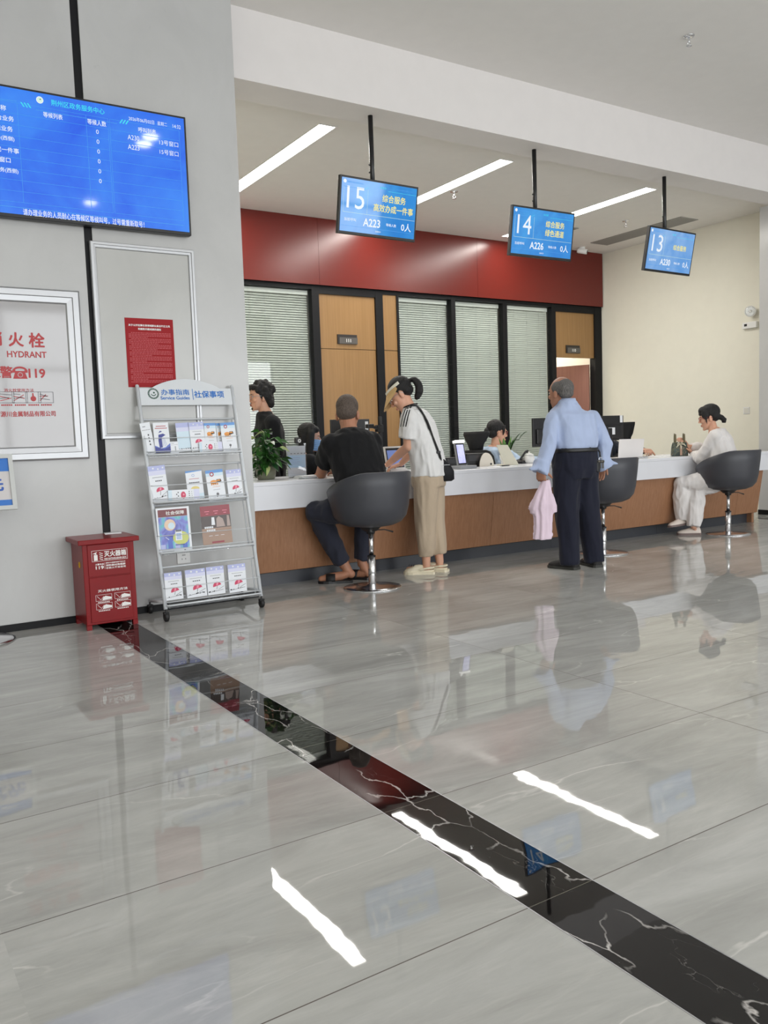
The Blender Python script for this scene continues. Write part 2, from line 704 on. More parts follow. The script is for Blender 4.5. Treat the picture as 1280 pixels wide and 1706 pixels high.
# back wall of the office zone: red band, frames, doors, blinds
Z1, ZR = 2.985, 2.955                   # underside of the red band / top frame
xL = 2.2
zr = at(700, 490, YB).z
red = MB()
edges = [xL] + [at(520, 300, YB).x, at(785, 300, YB).x] + [XR - .02]
ZRB = 2.98
for a, b in zip(edges, edges[1:]):
    red.bx(a + .0015, b - .0015, YB - .09, YB, ZRB, ZC, m_red)
red.bx(xL, XR - .02, YB - .085, YB, ZRB, ZC, m_trim)
struct(red, 'trim_3')


def bwx(px):
    return at(px, 560, YB).x


X_ = {}
for k, (px, py) in {'w1r': (516, 482), 'd1l': (528, 488), 'd1r': (622, 495), 'pl': (634, 490), 'pr': (657, 494), 'w2l': (660.5, 494), 'w2r': (748, 500), 'w3l': (755, 501), 'w3r': (834, 506), 'w4l': (841, 507), 'w4r': (915, 513), 'd2l': (922, 519), 'd2r': (987, 524)}.items():
    X_[k] = at(px, py, YB).x
ZT = 2.92
fr = MB()
FY0, FY1 = YB - .05, YB + .06


def vbar(a, b):
    fr.bx(a, b, FY0, FY1, 0, ZRB, m_trim)


fr.bx(xL, XR - .02, FY0 + .002, FY1, ZT + .01, ZRB, m_trim)
vbar(X_['w1r'], X_['d1l'])
vbar(X_['d1r'], X_['pl'])
vbar(X_['pr'], X_['w2l'])
vbar(X_['w2r'], X_['w3l'])
vbar(X_['w3r'], X_['w4l'])
vbar(X_['w4r'], X_['d2l'])
vbar(X_['d2r'], XR - .01)
fr.bx(X_['d1l'], X_['d1r'], FY0 + .004, FY1, 2.885, ZRB, m_trim)
fr.bx(X_['d2l'], X_['d2r'], FY0 + .004, FY1, 2.875, ZRB, m_trim)
struct(fr, 'trim_4')
pan = MB()
ZS = 2.225
for z0, z1 in ((0, ZS - .004), (ZS + .004, ZT + .01)):
    pan.bx(X_['pl'], X_['pr'], YB - .035, YB + .05, z0, z1, m_oak)
pan.bx(X_['pl'], X_['pr'], YB - .02, YB + .04, 0, ZT, m_trim)
struct(pan, 'wall_panel')


def glass_mat():
    t = NT('clear_window_glass')
    tr = t.n('ShaderNodeBsdfTransparent')
    tr.inputs[0].default_value = (.97, .99, .975, 1)
    gl = t.n('ShaderNodeBsdfGlossy')
    gl.inputs['Roughness'].default_value = .02
    lw = t.n('ShaderNodeLayerWeight')
    lw.inputs[0].default_value = .5
    fre = t.math('MULTIPLY_ADD', t.math('POWER', lw.outputs['Facing'], 5.0), .95, .035)
    mx = t.n('ShaderNodeMixShader')
    t.l(fre, mx.inputs[0])
    t.l(tr.outputs[0], mx.inputs[1])
    t.l(gl.outputs[0], mx.inputs[2])
    t.l(mx.outputs[0], t.out.inputs['Surface'])
    return t.m


m_glass = glass_mat()
for k, (a, b, ang) in enumerate(((xL, X_['w1r'], 52), (X_['w2l'], X_['w2r'], 58), (X_['w3l'], X_['w3r'], 66), (X_['w4l'], X_['w4r'], 72))):
    w = struct(MB().bx(a, b, YB - .012, YB - .006, 0, ZT + .01, m_glass), 'window_%d' % (k + 1))
    bl = MB()
    z = .12
    ca, sa = math.cos(math.radians(ang)), math.sin(math.radians(ang))
    while z < ZT - .06:
        hw = .0165
        y = YB + .04
        # a curved slat, near edge low
        pr = [(-hw, -.0), (-hw * .4, .0022), (hw * .4, .0022), (hw, 0)]
        la, lb = [], []
        for u, c in pr:
            yy, zz = y + u * ca - c * sa, z + u * sa + c * ca
            la.append((a + .03, yy, zz))
            lb.append((b - .03, yy, zz))
        bl.strip(la, lb, m_blind, .0006, False)
        z += .029
    bl.bx(a + .025, b - .025, YB + .02, YB + .06, ZT - .05, ZT, m_wplast)
    for f in (.22, .5, .78):
        x = a + (b - a) * f
        bl.bx(x - .0012, x + .0012, YB + .02, YB + .0215, .1, ZT - .04, m_alu)
    bl.build('blind', None, w)

# door 111 (shut) and door 110 (open)
d = struct(MB().bx(X_['d1l'] + .004, X_['d1r'] - .004, YB - .02, YB + .03, .01, ZS - .003, m_oak), 'door_1')
MB().bx(X_['d1l'] + .002, X_['d1r'] - .002, YB - .024, YB + .03, ZS + .003, 2.885, m_oak).build('transom_panel', None, d)
hd = MB()
hx = X_['d1l'] + .09
hd.bx(hx - .02, hx + .02, YB - .028, YB - .018, .92, 1.12, m_chrome)
hd.tube([(hx, YB - .02, 1.03), (hx, YB - .07, 1.03), (hx + .02, YB - .075, 1.03), (hx + .12, YB - .075, 1.03)], .009, m_chrome)
hd.build('door_handle', None, d)
ZD = at(950, 596, YB).z
d2 = struct(MB().bx(X_['d2l'], X_['d2r'], YB - .024, YB + .03, ZD, 2.875, m_oak), 'door_2')
m_pinkwood = wood('reddish_door_veneer', (140, 96, 84), (156, 110, 96), 2.4, .4)
ang = math.radians(64)
hw_ = X_['d2r'] - X_['d2l'] - .04
hp = V((X_['d2r'] - .03, YB + .05, 0))
lf = MB()
rot = Matrix.Rotation(-ang, 4, 'Z')
lf.box((0, 0, 0), (hw_, .04, ZD - .1), m_pinkwood)
bmesh.ops.transform(lf.bm, matrix=Matrix.Translation(hp + V((0, 0, (ZD - .1) / 2 + .01))) @ rot @ Matrix.Translation((-hw_ / 2, 0, 0)), verts=lf.bm.verts)
lf.build('door_leaf', None, d2)
# the rooms behind the partition
struct(MB().bx(xL - .1, X_['w4r'], YB + .5, YB + .6, 0, ZC, m_cream).bx(X_['w4r'] - .06, X_['w4r'], YB + .06, 11.2, 0, ZC, m_cream).bx(X_['w4r'], XR + .1, 11.1, 11.2, 0, ZC, m_cream), 'wall_back')
struct(MB().bx(X_['w4r'] - .1, XR + .1, YB + .3, 11.2, ZC - .5, ZC - .4, m_paint), 'ceiling_2')
struct(MB().bx(xL - .12, xL, YW + .16, YB + .6, 0, ZC, m_cream), 'wall_inner')


def sign_plate(px, py, num, label):
    c = at(px, py, YB - .03)
    p = thing('room_number_plate', label, 'door plate', (c.x, YB - .0245, c.z - .055))
    MB().bx(c.x - .14, c.x + .14, YB - .040, YB - .0245, c.z - .058, c.z + .058, mat('dark_plate', (40, 34, 32), .4)).build('plate', None, p)
    q = MB().bx(c.x - .12, c.x + .142, YB - .047, YB - .040, c.z - .056, c.z + .022, mat('grey_plate', (84, 80, 76), .35))
    q.build('name_slider', None, p)
    tx = MB()
    Face((c.x + .012, YB - .047, c.z - .016), (1, 0, 0), (0, 0, 1)).text(tx, num, 0, 0, .042, m_wplast, bold=.02)
    tx.build('lettering', None, p)


sign_plate(578.5, 565.5, '111', 'dark room plate reading 111 on the closed oak door')
sign_plate(954.5, 582, '110', 'dark room plate reading 110 above the open doorway')

# ------------------------------------------------------------------ lamps and ceiling fittings
lx = [(3.62, 3.775), (5.625, 5.785), (7.735, 7.905)]
lab = ['linear ceiling light nearest the grey stone wall', 'middle linear ceiling light between screens 15 and 14', 'linear ceiling light nearest the cream wall, between screens 14 and 13']
for (a, b), lb in zip(lx, lab):
    t = thing('linear_ceiling_light', 'long white recessed ' + lb, 'ceiling light', ((a + b) / 2, 7.7, ZC), 0, 'recessed linear ceiling lights')
    MB().bx(a, b, 6.50, 8.94, ZC - .004, ZC + .0, m_lightpanel).build('diffuser', None, t)
    f = MB()
    e = .012
    f.bx(a - e, a, 6.5 - e, 8.94 + e, ZC - .006, ZC, m_wplast).bx(b, b + e, 6.5 - e, 8.94 + e, ZC - .006, ZC, m_wplast)
    f.bx(a, b, 6.5 - e, 6.5, ZC - .006, ZC, m_wplast).bx(a, b, 8.94, 8.94 + e, ZC - .006, ZC, m_wplast)
    f.build('frame', None, t)
m_vent = mat('grey_vent_metal', (150, 148, 143), .5)
for (a, b, y0, y1, lb) in ((9.19, 9.53, 7.17, 8.72, 'long grey air vent in the ceiling beside the cream wall'), (8.17, 8.40, 8.17, 8.75, 'short grey air vent in the ceiling right of screen 14')):
    t = thing('air_vent', lb, 'air vent', ((a + b) / 2, (y0 + y1) / 2, ZC))
    f = MB()
    for q in ((a, b, y0, y0 + .02), (a, b, y1 - .02, y1), (a, a + .02, y0 + .02, y1 - .02), (b - .02, b, y0 + .02, y1 - .02)):
        f.bx(q[0], q[1], q[2], q[3], ZC - .008, ZC, m_vent)
    f.build('frame', None, t)
    g = MB()
    n = 7
    for i in range(n):
        x = a + .02 + (b - a - .04) * (i + .5) / n
        g.box((x, (y0 + y1) / 2, ZC - .004), ((b - a) / n * .75, y1 - y0 - .04, .002), m_vent, Euler((0, .5, 0)))
    g.build('grille', None, t)


def sprinkler(px, py, z, lb):
    p = atz(px, py, z)
    t = thing('fire_sprinkler', lb, 'sprinkler', (p.x, p.y, z), 0, 'ceiling sprinklers')
    MB().lathe([(.045, 0), (.042, -.006), (.02, -.012), (.014, -.012)], p, m_chrome).build('escutcheon', None, t)
    MB().lathe([(.009, 0), (.009, -.045), (.006, -.05)], p, m_chrome).build('body', None, t)
    h = MB().tube([p + V((-.008, 0, -.04)), p + V((-.018, 0, -.055)), p + V((-.006, 0, -.075))], .003, m_chrome).tube([p + V((.008, 0, -.04)), p + V((.018, 0, -.055)), p + V((.006, 0, -.075))], .003, m_chrome)
    h.lathe([(.002, -.073), (.022, -.076), (.022, -.079), (.002, -.08)], p, m_chrome)
    h.build('deflector', None, t)


sprinkler(757, 319, ZC, 'small metal sprinkler head in the office ceiling right of screen 15')
sprinkler(1043, 368, ZC, 'small metal sprinkler head in the office ceiling left of screen 13')
sprinkler(1148, 60, ZM, 'small metal sprinkler head in the higher hall ceiling')

p = atz(970, 412, ZC)
p = V((p.x, min(p.y, YB - .2), ZC))
t = thing('security_camera', 'white bullet security camera under the ceiling above the red band', 'security camera', p)
MB().lathe([(.045, 0), (.045, -.02), (.03, -.03)], p, m_wplast).build('mount', None, t)
dirv = V((.55, -.8, -.25)).normalized()
c0 = p + V((0, 0, -.055))
MB().tube([c0 - dirv * .07, c0 - dirv * .055, c0 + dirv * .07, c0 + dirv * .075], [.03, .036, .036, .03], m_wplast, 16).build('housing', None, t)
MB().tube([c0 + dirv * .072, c0 + dirv * .079], .024, m_bplast, 16).build('lens', None, t)

# emergency lamp and light switch on the cream wall
p = atx(1256, 519, XR)
t = thing('emergency_light', 'white twin spot emergency light on the cream wall by the pillar', 'emergency light', (XR, p.y, p.z - .25))
zb = atx(1250, 541, XR)
MB().bx(XR - .05, XR, zb.y - .12, zb.y + .08, zb.z - .05, zb.z + .03, m_wplast, .006).build('battery_box', None, t)
MB().bx(XR - .051, XR - .049, zb.y + .01, zb.y + .05, zb.z - .02, zb.z + .01, m_bplast).build('indicator', None, t)
hdv = V((-.8, -.55, -.15)).normalized()
hc = V((XR - .07, p.y, p.z))
MB().tube([hc - hdv * .06, hc - hdv * .03, hc + hdv * .02, hc + hdv * .03], [.025, .055, .07, .07], m_wplast, 18).cyl(hc, hc + V((.07, 0, 0)), .018, m_wplast).build('lamp_head', None, t)
MB().tube([hc + hdv * .028, hc + hdv * .034], [.06, .055], m_chrome, 18).build('reflector', None, t)
MB().tube([hc + hdv * .033, hc + hdv * .05], [.02, .012], m_wplast, 12).build('bulb', None, t)
p = atx(1244.5, 684, XR)
t = thing('light_switch', 'square white light switch on the cream wall', 'light switch', (XR, p.y, p.z - .045))
MB().bx(XR - .008, XR, p.y - .045, p.y + .045, p.z - .045, p.z + .045, m_wplast, .003).build('plate', None, t)
MB().bx(XR - .012, XR - .008, p.y - .032, p.y + .032, p.z - .032, p.z + .032, mat('ivory_plastic', (214, 212, 204), .35), .001).build('rocker', None, t)

# ------------------------------------------------------------------ light of the place
def area(name, loc, rot, sx, sy, power, col=(1, 1, 1), spread=PI):
    l = bpy.data.lights.new(name, 'AREA')
    l.shape = 'RECTANGLE'
    l.size, l.size_y = sx, sy
    l.energy = power
    l.color = col
    l.spread = spread
    o = bpy.data.objects.new(name, l)
    COL.objects.link(o)
    o.location = loc
    o.rotation_euler = rot
    return o


for a, b in wins:   # daylight entering the hall windows behind the camera
    area('window_daylight', ((a + b) / 2, HY0 - .25, 1.95), (PI / 2, 0, 0), b - a, 3.1, 165, (.96, .98, 1))
for (a, b) in lx:
    area('ceiling_light_lamp', ((a + b) / 2, 7.72, ZC - .012), (0, 0, 0), b - a, 2.4, 44, (1, .975, .92))
area('side_room_fill', (9.55, 10.3, ZC - .52), (0, 0, 0), .9, .9, 40, (1, .96, .93))  # unseen lamp added to brighten the room behind the open door
# round lamps of the hall ceiling, out of view above and behind the camera
m_round = emis('lit_round_lamp', (255, 252, 246), 30.0)
for qx, qy in ((251, 227), (240, 239), (151, 337)):   # where their reflections sit on the call display
    q = at(qx, qy, YW - .08)
    d_ = q - EYE
    k_ = (ZM - q.z) / d_.z
    MB_ = MB().lathe([(.075, 0), (.075, -.012), (.06, -.02), (.002, -.02)], (q.x + d_.x * k_, q.y - d_.y * k_, ZM), m_round)
    tag(MB_.build('round_ceiling_lamp'), 'round lit ceiling lamp of the waiting hall', 'ceiling lamp', 'round hall lamps')
area('hall_fill_light', (3.6, -.4, ZM - .05), (0, 0, 0), 13, 6.5, 40, (1, .985, .96))  # added fill: one broad unseen light under the hall ceiling, no fitting
w = bpy.data.worlds.new('daylight')
SC.world = w
w.use_nodes = True
w.node_tree.nodes['Background'].inputs[0].default_value = (.86, .93, 1, 1)
w.node_tree.nodes['Background'].inputs[1].default_value = 1.0
SC.view_settings.view_transform = 'Standard'
SC.view_settings.look = 'None'
SC.view_settings.gamma = 1
SC.view_settings.exposure = -.08
# ================================================================== things on and before the stone wall
m_ink_red = mat('red_ink', (176, 22, 28), .4)
m_ink_blue = mat('blue_ink', (28, 112, 196), .4)
m_ink_black = mat('black_ink', (34, 32, 36), .5)
m_ink_grey = mat('grey_ink', (120, 120, 124), .5)
m_ink_white = mat('white_ink', (240, 238, 236), .5)
m_paper = mat('white_paper', (232, 234, 236), .55)
m_green = mat('emblem_green', (34, 78, 62), .4)
m_redbox = mat('glossy_red_enamel', (128, 6, 12), .32, 0, .28, .06, 6)
m_rack = mat('white_powder_coat', (214, 218, 222), .4)
m_caster = mat('black_rubber', (24, 24, 25), .55)


def screen_mat(name, top, bot, glow=1.0):
    """lit display: blue picture with a faint cloud of lighter pixels"""
    t = NT(name)
    tc = t.coord((1, 1, 1))
    n = t.noise(tc, 2.3, 4, .6, .5)
    c = t.ramp(n, [(.3, lin(top)), (.7, lin(bot))])
    t.l(c, t.b.inputs['Emission Color'])
    t.b.inputs['Emission Strength'].default_value = glow
    t.b.inputs['Base Color'].default_value = (.004, .006, .01, 1)
    t.b.inputs['Roughness'].default_value = .05
    return t.m


m_scr = screen_mat('lit_blue_display', (34, 96, 236), (58, 140, 250), 1.0)
m_scr2 = screen_mat('lit_azure_display', (30, 128, 216), (66, 168, 240), .95)
m_scr3 = screen_mat('azure_display_painted_reflection', (84, 152, 224), (156, 196, 242), .95)  # paler than the others: a window's reflection painted into the emission colour
m_lcdw = emis('lit_white_pixels', (238, 246, 255), 1.0)
m_lcdc = emis('lit_cyan_pixels', (60, 225, 245), 1.0)
m_lcdl = emis('lit_pale_blue_lines', (70, 165, 250), .9)
m_lcdy = emis('lit_yellow_pixels', (255, 238, 120), 1.0)
m_lcdg = emis('lit_pale_green_pixels', (214, 246, 226), .95)


def emblem(fc, mb, x, y, r, m1, m2, m3):
    fc.disc(mb, x, y, r, m2, 28)
    fc.ring(mb, x, y, r * .74, r, m1, 28, fc.lift + .0006)
    for k in range(20):
        a = 2 * PI * k / 20
        fc.disc(mb, x + r * .87 * math.cos(a), y + r * .87 * math.sin(a), r * .05, m2, 6, fc.lift + .001)
    pts = []
    for k in range(9):
        a = PI * (1.1 + .8 * k / 8)
        pts.append((x + r * .5 * math.cos(a), y + r * .05 + r * .5 * math.sin(a)))
    for k in range(8, -1, -1):
        a = PI * (1.1 + .8 * k / 8)
        pts.append((x + r * .44 * math.cos(a), y + r * .16 + r * .44 * math.sin(a)))
    fc.poly(mb, pts, m1, fc.lift + .0006)
    fc.disc(mb, x + r * .12, y + r * .18, r * .17, m3, 14, fc.lift + .0006)


# ---- the big call board
DY = YW - .075
c0 = V((0.71, DY, 0))
x0, x1 = .715, at(314, 290, DY).x
z0, z1 = at(320, 393, DY).z, at(308, 195, DY).z
bd = thing('call_display', 'large wide blue queue display mounted high on the grey stone wall', 'display screen', ((x0 + x1) / 2, DY + .06, z0))
MB().bx(x0, x1, DY, DY + .05, z0, z1, m_bplast, .004).build('housing', None, bd)
bz = .014
MB().bx(x0 + bz, x1 - bz, DY - .003, DY, z0 + bz * 1.5, z1 - bz, m_scr).build('screen', None, bd)
MB().bx(x0 + .4, x1 - .4, DY + .05, YW, z0 + .2, z1 - .2, m_blackmetal).build('wall_mount', None, bd)
tx = MB()
fc = Face((0, DY - .003, 0), (1, 0, 0), (0, 0, 1))


def put(mb, s, px, py, hpx, m, Y=DY, bold=0.0, f=None, w=None):
    p = at(px, py, Y)
    h = abs(at(px, py - hpx / 2, Y).z - at(px, py + hpx / 2, Y).z)
    if w:
        w = abs(at(px + w / 2, py, Y).x - at(px - w / 2, py, Y).x)
    (f or fc).text(mb, s, p.x, p.z, h, m, w, bold)


put(tx, '荆州区政务服务中心', 130, 179, 10, m_lcdc, bold=.012, w=88)
put(tx, '等候列表', 88, 193.5, 9, m_lcdw, bold=.01, w=32)
put(tx, '等候人数', 161, 205, 9, m_lcdw, bold=.01, w=31)
put(tx, '2026年06月02日', 235.5, 201, 7, m_lcdw, w=42)
put(tx, '星期二', 270, 207, 6.5, m_lcdw, w=16)
put(tx, '14:32', 294, 211.5, 6, m_lcdw, w=13)
put(tx, '呼叫列表', 245, 218.5, 8.5, m_lcdw, bold=.01, w=29)
put(tx, 'A230', 222, 230, 8, m_lcdw, w=19)
put(tx, '13号窗口', 281, 239.5, 8.5, m_lcdw, w=31)
put(tx, 'A223', 222.5, 246, 8, m_lcdw, w=19)
put(tx, '15号窗口', 281.5, 255, 8.5, m_lcdw, w=31)
for i in range(6):
    put(tx, '0', 162 + i * 1.0, 220 + i * 16.4, 7, m_lcdw)
for s, px, py in (('名称', 0, 179), ('综合业务', 3, 196), ('社保业务', 1, 213), ('业务(西侧)', 4, 230), ('高效办成一件事', -3, 248), ('综合窗口', -2, 265), ('综合服务(西侧)', 2, 283)):
    put(tx, s, px, py, 9, m_lcdw, bold=.01)
put(tx, '请办理业务的人员耐心在等候区等候叫号，过号需重新取号！', 143, 364.5, 11, m_lcdw, bold=.008, w=200)
p = at(66, 167, DY)
emblem(fc, tx, p.x, p.z, .02, m_lcdw, m_lcdg, m_green)
tx.build('lettering', None, bd)
ln = MB()
xa, xb, xc, xd = at(32, 230, DY).x, at(145, 230, DY).x, at(184, 250, DY).x, x1 - .05
zt, zb = at(100, 176, DY).z, at(100, 345, DY).z
rows = 9
for i in range(rows + 1):
    z = zt - .03 - (zt - zb - .03) * i / rows
    fc.line(ln, x0 + .03, z, xc - .006, z, .0018, m_lcdl)
    fc.line(ln, xc + .006, z, xd, z, .0018, m_lcdl)
for x in (xa, xb, xc - .006, xc + .004, xd):
    fc.line(ln, x, zt - .03, x, zb, .002, m_lcdl)
fc.line(ln, x0 + .03, z1 - .095, xa, z1 - .085, .003, m_lcdl)
fc.line(ln, xa + .1, z1 - .115, xc + .05, z1 - .115, .003, m_lcdl)
fc.line(ln, xc + .12, z1 - .075, xd, z1 - .08, .002, m_lcdl)
fc.line(ln, x0 + .03, zb - .03, xd, zb - .03, .003, m_lcdl)
for bx_, sgn in ((at(38, 168, DY).x, -1), (at(198, 196, DY).x, 1)):
    for k in range(3):
        q = bx_ + k * .018
        fc.poly(ln, [(q, z1 - .11), (q + .008, z1 - .11), (q + .008 + sgn * .016, z1 - .085), (q + sgn * .016, z1 - .085)], m_lcdc)
ln.build('table_lines', None, bd)


def moulding(pa, x0, x1, z0, z1, w, d, y, name='frame', m=m_alu):
    """mitred picture-frame moulding with a stepped profile"""
    prof = [(0, 0), (0, -d * .7), (w * .12, -d), (w * .5, -d), (w * .54, -d * .72), (w * .9, -d * .6), (w, -d * .35), (w, 0)]
    mb = MB()
    rings = []
    for cx, cz, sx, sz in ((x0, z0, 1, 1), (x1, z0, -1, 1), (x1, z1, -1, -1), (x0, z1, 1, -1), (x0, z0, 1, 1)):
        rings.append([(cx + sx * u, y + v, cz + sz * u) for u, v in prof])
    mb.loft(rings, m, False, True, False)
    return mb.build(name, None, pa)


# ---- fire hydrant cabinet
hx1, hz1, hz0 = at(131, 500, YW).x, at(130, 486, YW).z, at(146, 764, YW).z
hx0 = hx1 - .86
hy = thing('fire_hydrant_cabinet', 'silver framed fire hydrant cabinet door with red lettering in the stone wall', 'hydrant cabinet', ((hx0 + hx1) / 2, YW, hz0))
moulding(hy, hx0, hx1, hz0, hz1, .085, .035, YW)
m_hyd = mat('grey_mirror_panel', (176, 174, 175), .06, 0, .55)
MB().bx(hx0 + .08, hx1 - .08, YW - .012, YW - .001, hz0 + .08, hz1 - .08, m_hyd).build('glass_panel', None, hy)
HYY = YW - .012
tx = MB()
fh = Face((0, HYY, 0), (1, 0, 0), (0, 0, 1))
for s, px, py, hp, b in (('火', 26.5, 565.5, 24, .028), ('栓', 61, 567, 25, .028), ('消', -9, 564, 24, .028), ('HYDRANT', 45, 590.5, 10.5, .022), ('FIRE', -14, 588, 10, .022), ('报', -10, 619, 20, .024), ('警', 10.5, 620, 20, .024), ('119', 61.5, 622, 15.5, .03), ('消火栓使用方法', 31.5, 650, 5.5, .01)):
    put(tx, s, px, py, hp, m_ink_red if s != 'FIRE' else m_ink_black, HYY, b, fh, {'119': 28, 'HYDRANT': 66, '消火栓使用方法': 50}.get(s))
put(tx, '市源川金属制品有限公司', 43, 689.5, 9.5, m_ink_red, HYY, .024, fh, 101)
# telephone symbol
p = at(33.5, 621, HYY)
u = .085
fh.poly(tx, [(p.x - u * .48, p.z - u * .42), (p.x + u * .48, p.z - u * .42), (p.x + u * .3, p.z + u * .12), (p.x - u * .3, p.z + u * .12)], m_ink_red)
fh.ring(tx, p.x, p.z - u * .15, u * .14, u * .17, m_hyd, 20, .003)
arc = [(p.x + u * .5 * math.cos(a), p.z + u * .1 + u * .34 * math.sin(a)) for a in [PI * k / 10 for k in range(11)]]
arc2 = [(p.x + u * .38 * math.cos(a), p.z + u * .1 + u * .2 * math.sin(a)) for a in [PI * k / 10 for k in range(10, -1, -1)]]
fh.poly(tx, arc + arc2, m_ink_red)
for sg in (-1, 1):
    fh.poly(tx, [(p.x + sg * u * .5, p.z + u * .0), (p.x + sg * u * .5, p.z + u * .2), (p.x + sg * u * .3, p.z + u * .2), (p.x + sg * u * .3, p.z + u * .0)][::sg], m_ink_red, .0017)
tx.build('lettering', None, hy)
pg = MB()
for k, px in enumerate((10.5, 33, 55.5, 76.5)):
    p = at(px, 662, HYY)
    w, h = .044, .034
    fh.outline(pg, p.x - w, p.x + w, p.z - h, p.z + h, .003, m_ink_grey)
    rnd = random.Random(k)
    if k == 2:
        fh.disc(pg, p.x, p.z - .008, .016, m_ink_red)
        fh.poly(pg, [(p.x - .006, p.z), (p.x + .004, p.z), (p.x + .002, p.z + .026), (p.x - .005, p.z + .026)], m_ink_red, .0017)
    else:
        for j in range(4):
            fh.line(pg, p.x - w * .8, p.z + h * (.6 - .4 * j), p.x + w * rnd.uniform(.0, .8), p.z + h * (rnd.uniform(-.5, .7)), .004, m_ink_red if j % 2 else m_ink_grey)
    for j in range(6):
        fh.rect(pg, p.x - w * .7 + j * .0105, p.x - w * .7 + j * .0105 + .008, p.z - h - .016, p.z - h - .007, m_ink_red)
pg.build('pictograms', None, hy)

# ---- empty silver frame with the red notice
fx0, fx1 = at(157, 550, YW).x, at(328, 550, YW).x
fz1, fz0 = at(322, 418, YW).z, at(179, 732, YW).z
nf = thing('notice_frame', 'tall silver frame with an empty grey panel beside the black wall strip', 'frame', ((fx0 + fx1) / 2, YW, fz0))
moulding(nf, fx0, fx1, fz0, fz1, .038, .028, YW)
MB().bx(fx0 + .03, fx1 - .03, YW - .006, YW - .0005, fz0 + .03, fz1 - .03, stone_panel('grey_frame_panel', (184, 184, 181), .2)).build('panel', None, nf)
PYN = YW - .0085
nx0, nx1 = at(211, 590, PYN).x, at(291, 590, PYN).x
nz1, nz0 = at(250, 531, PYN).z, at(216, 645, PYN).z
nt = thing('red_notice', 'red printed paper notice taped inside the tall silver frame', 'notice', ((nx0 + nx1) / 2, PYN, nz0))
m_noticered = mat('red_paper', (152, 8, 18), .5, 0, .25)
MB().bx(nx0, nx1, PYN, PYN + .002, nz0, nz1, m_noticered).build('sheet', None, nt)
m_pinkink = mat('pale_pink_ink', (190, 74, 80), .5)
tx = MB()
fn = Face((0, PYN, 0), (1, 0, 0), (0, 0, 1))
xm = (nx0 + nx1) / 2
W_ = nx1 - nx0
fn.text(tx, '关于公开征集社保领域群众身边不正之风', xm, nz1 - .045, .014, m_ink_white, W_ * .86, .03)
fn.text(tx, '和腐败问题线索的通告', xm, nz1 - .068, .014, m_ink_white, W_ * .48, .03)
rnd = random.Random(3)
z = nz1 - .095
k = 0
while z > nz0 + .03:
    x = nx0 + .02 + (.015 if k % 4 == 0 else 0)
    xe = nx1 - .02 - (rnd.uniform(.05, .2) if k % 4 == 3 else 0)
    while x < xe:
        w = rnd.uniform(.006, .02)
        fn.rect(tx, x, min(x + w, xe), z, z + .0045, m_pinkink)
        x += w + .003
    z -= .0095
    k += 1
tx.build('lettering', None, nt)

# ---- extinguisher box
bx0, bx1 = 1.152, 1.458
by0, by1 = 5.165, 5.455
bzt = .548
eb = thing('fire_extinguisher_box', 'red metal fire extinguisher box on the floor against the stone wall', 'extinguisher box', ((bx0 + bx1) / 2, (by0 + by1) / 2, 0))
MB().bx(bx0, bx1, by0, by1, .03, bzt - .03, m_redbox, .003).bx(bx0, bx0 + .03, by0, by0 + .03, 0, .03, m_redbox).bx(bx1 - .03, bx1, by0, by0 + .03, 0, .03, m_redbox).bx(bx0, bx0 + .03, by1 - .03, by1, 0, .03, m_redbox).bx(bx1 - .03, bx1, by1 - .03, by1, 0, .03, m_redbox).build('body', None, eb)
MB().bx(bx0 - .028, bx1 + .028, by0 - .03, by1 + .012, bzt - .03, bzt, m_redbox, .004).build('lid', None, eb)
zj = .318
dp = MB().bx(bx0 + .028, bx1 - .028, by0 - .006, by0, zj + .003, bzt - .034, m_redbox, .002).build('upper_panel', None, eb)
dl = MB().bx(bx0 + .028, bx1 - .028, by0 - .006, by0, .045, zj - .003, m_redbox, .002).build('door', None, eb)
MB().tube([V((bx0 - .001, by0 + .09 + .012 * math.cos(a), .39 + .017 * math.sin(a))) for a in [2 * PI * k / 12 for k in range(13)]], .003, mat('yellow_seal', (216, 170, 30), .4)).build('latch', None, eb)
fb = Face((0, by0 - .006, 0), (1, 0, 0), (0, 0, 1), .001)
tx = MB()
xm = (bx0 + bx1) / 2 + .004
fb.outline(tx, xm - .106, xm + .106, .412, .478, .002, m_ink_white)
fb.text(tx, '灭火器箱', xm + .033, .453, .036, m_ink_white, .132, .03)
fb.text(tx, 'FIRE EXTINGUISHER BOX', xm + .033, .423, .011, m_ink_white, .132, .03)
cx = xm - .083
fb.poly(tx, [(cx - .011, .417), (cx + .011, .417), (cx + .011, .452), (cx - .011, .452)], m_ink_white)
fb.poly(tx, [(cx - .007, .454), (cx + .007, .454), (cx + .004, .462), (cx - .004, .462)], m_ink_white)
fb.line(tx, cx - .014, .459, cx + .008, .468, .004, m_ink_white)
for k in range(4):
    fb.line(tx, cx + .022, .464 - k * .012, cx + .042, .456 - k * .012, .004, m_ink_white)
fb.text(tx, '火警电话', xm - .063, .394, .011, m_ink_white, .05, .03)
fb.text(tx, '119', xm - .063, .374, .02, m_ink_white, .048, .035)
fb.line(tx, xm - .033, .362, xm - .033, .402, .0015, m_ink_white)
fb.text(tx, '适用于扑救固体液体气体火灾', xm + .032, .398, .0085, m_ink_white, .118, .03)
fb.text(tx, '消防器材周围禁', xm + .032, .383, .012, m_ink_white, .118, .03)
fb.text(tx, '非救火不准使用', xm + .032, .367, .012, m_ink_white, .118, .02)
tx.build('lettering', None, dp)
tx = MB()
fb.text(tx, '灭火器使用方法', xm + .006, .232, .016, m_ink_white, .178, .02)
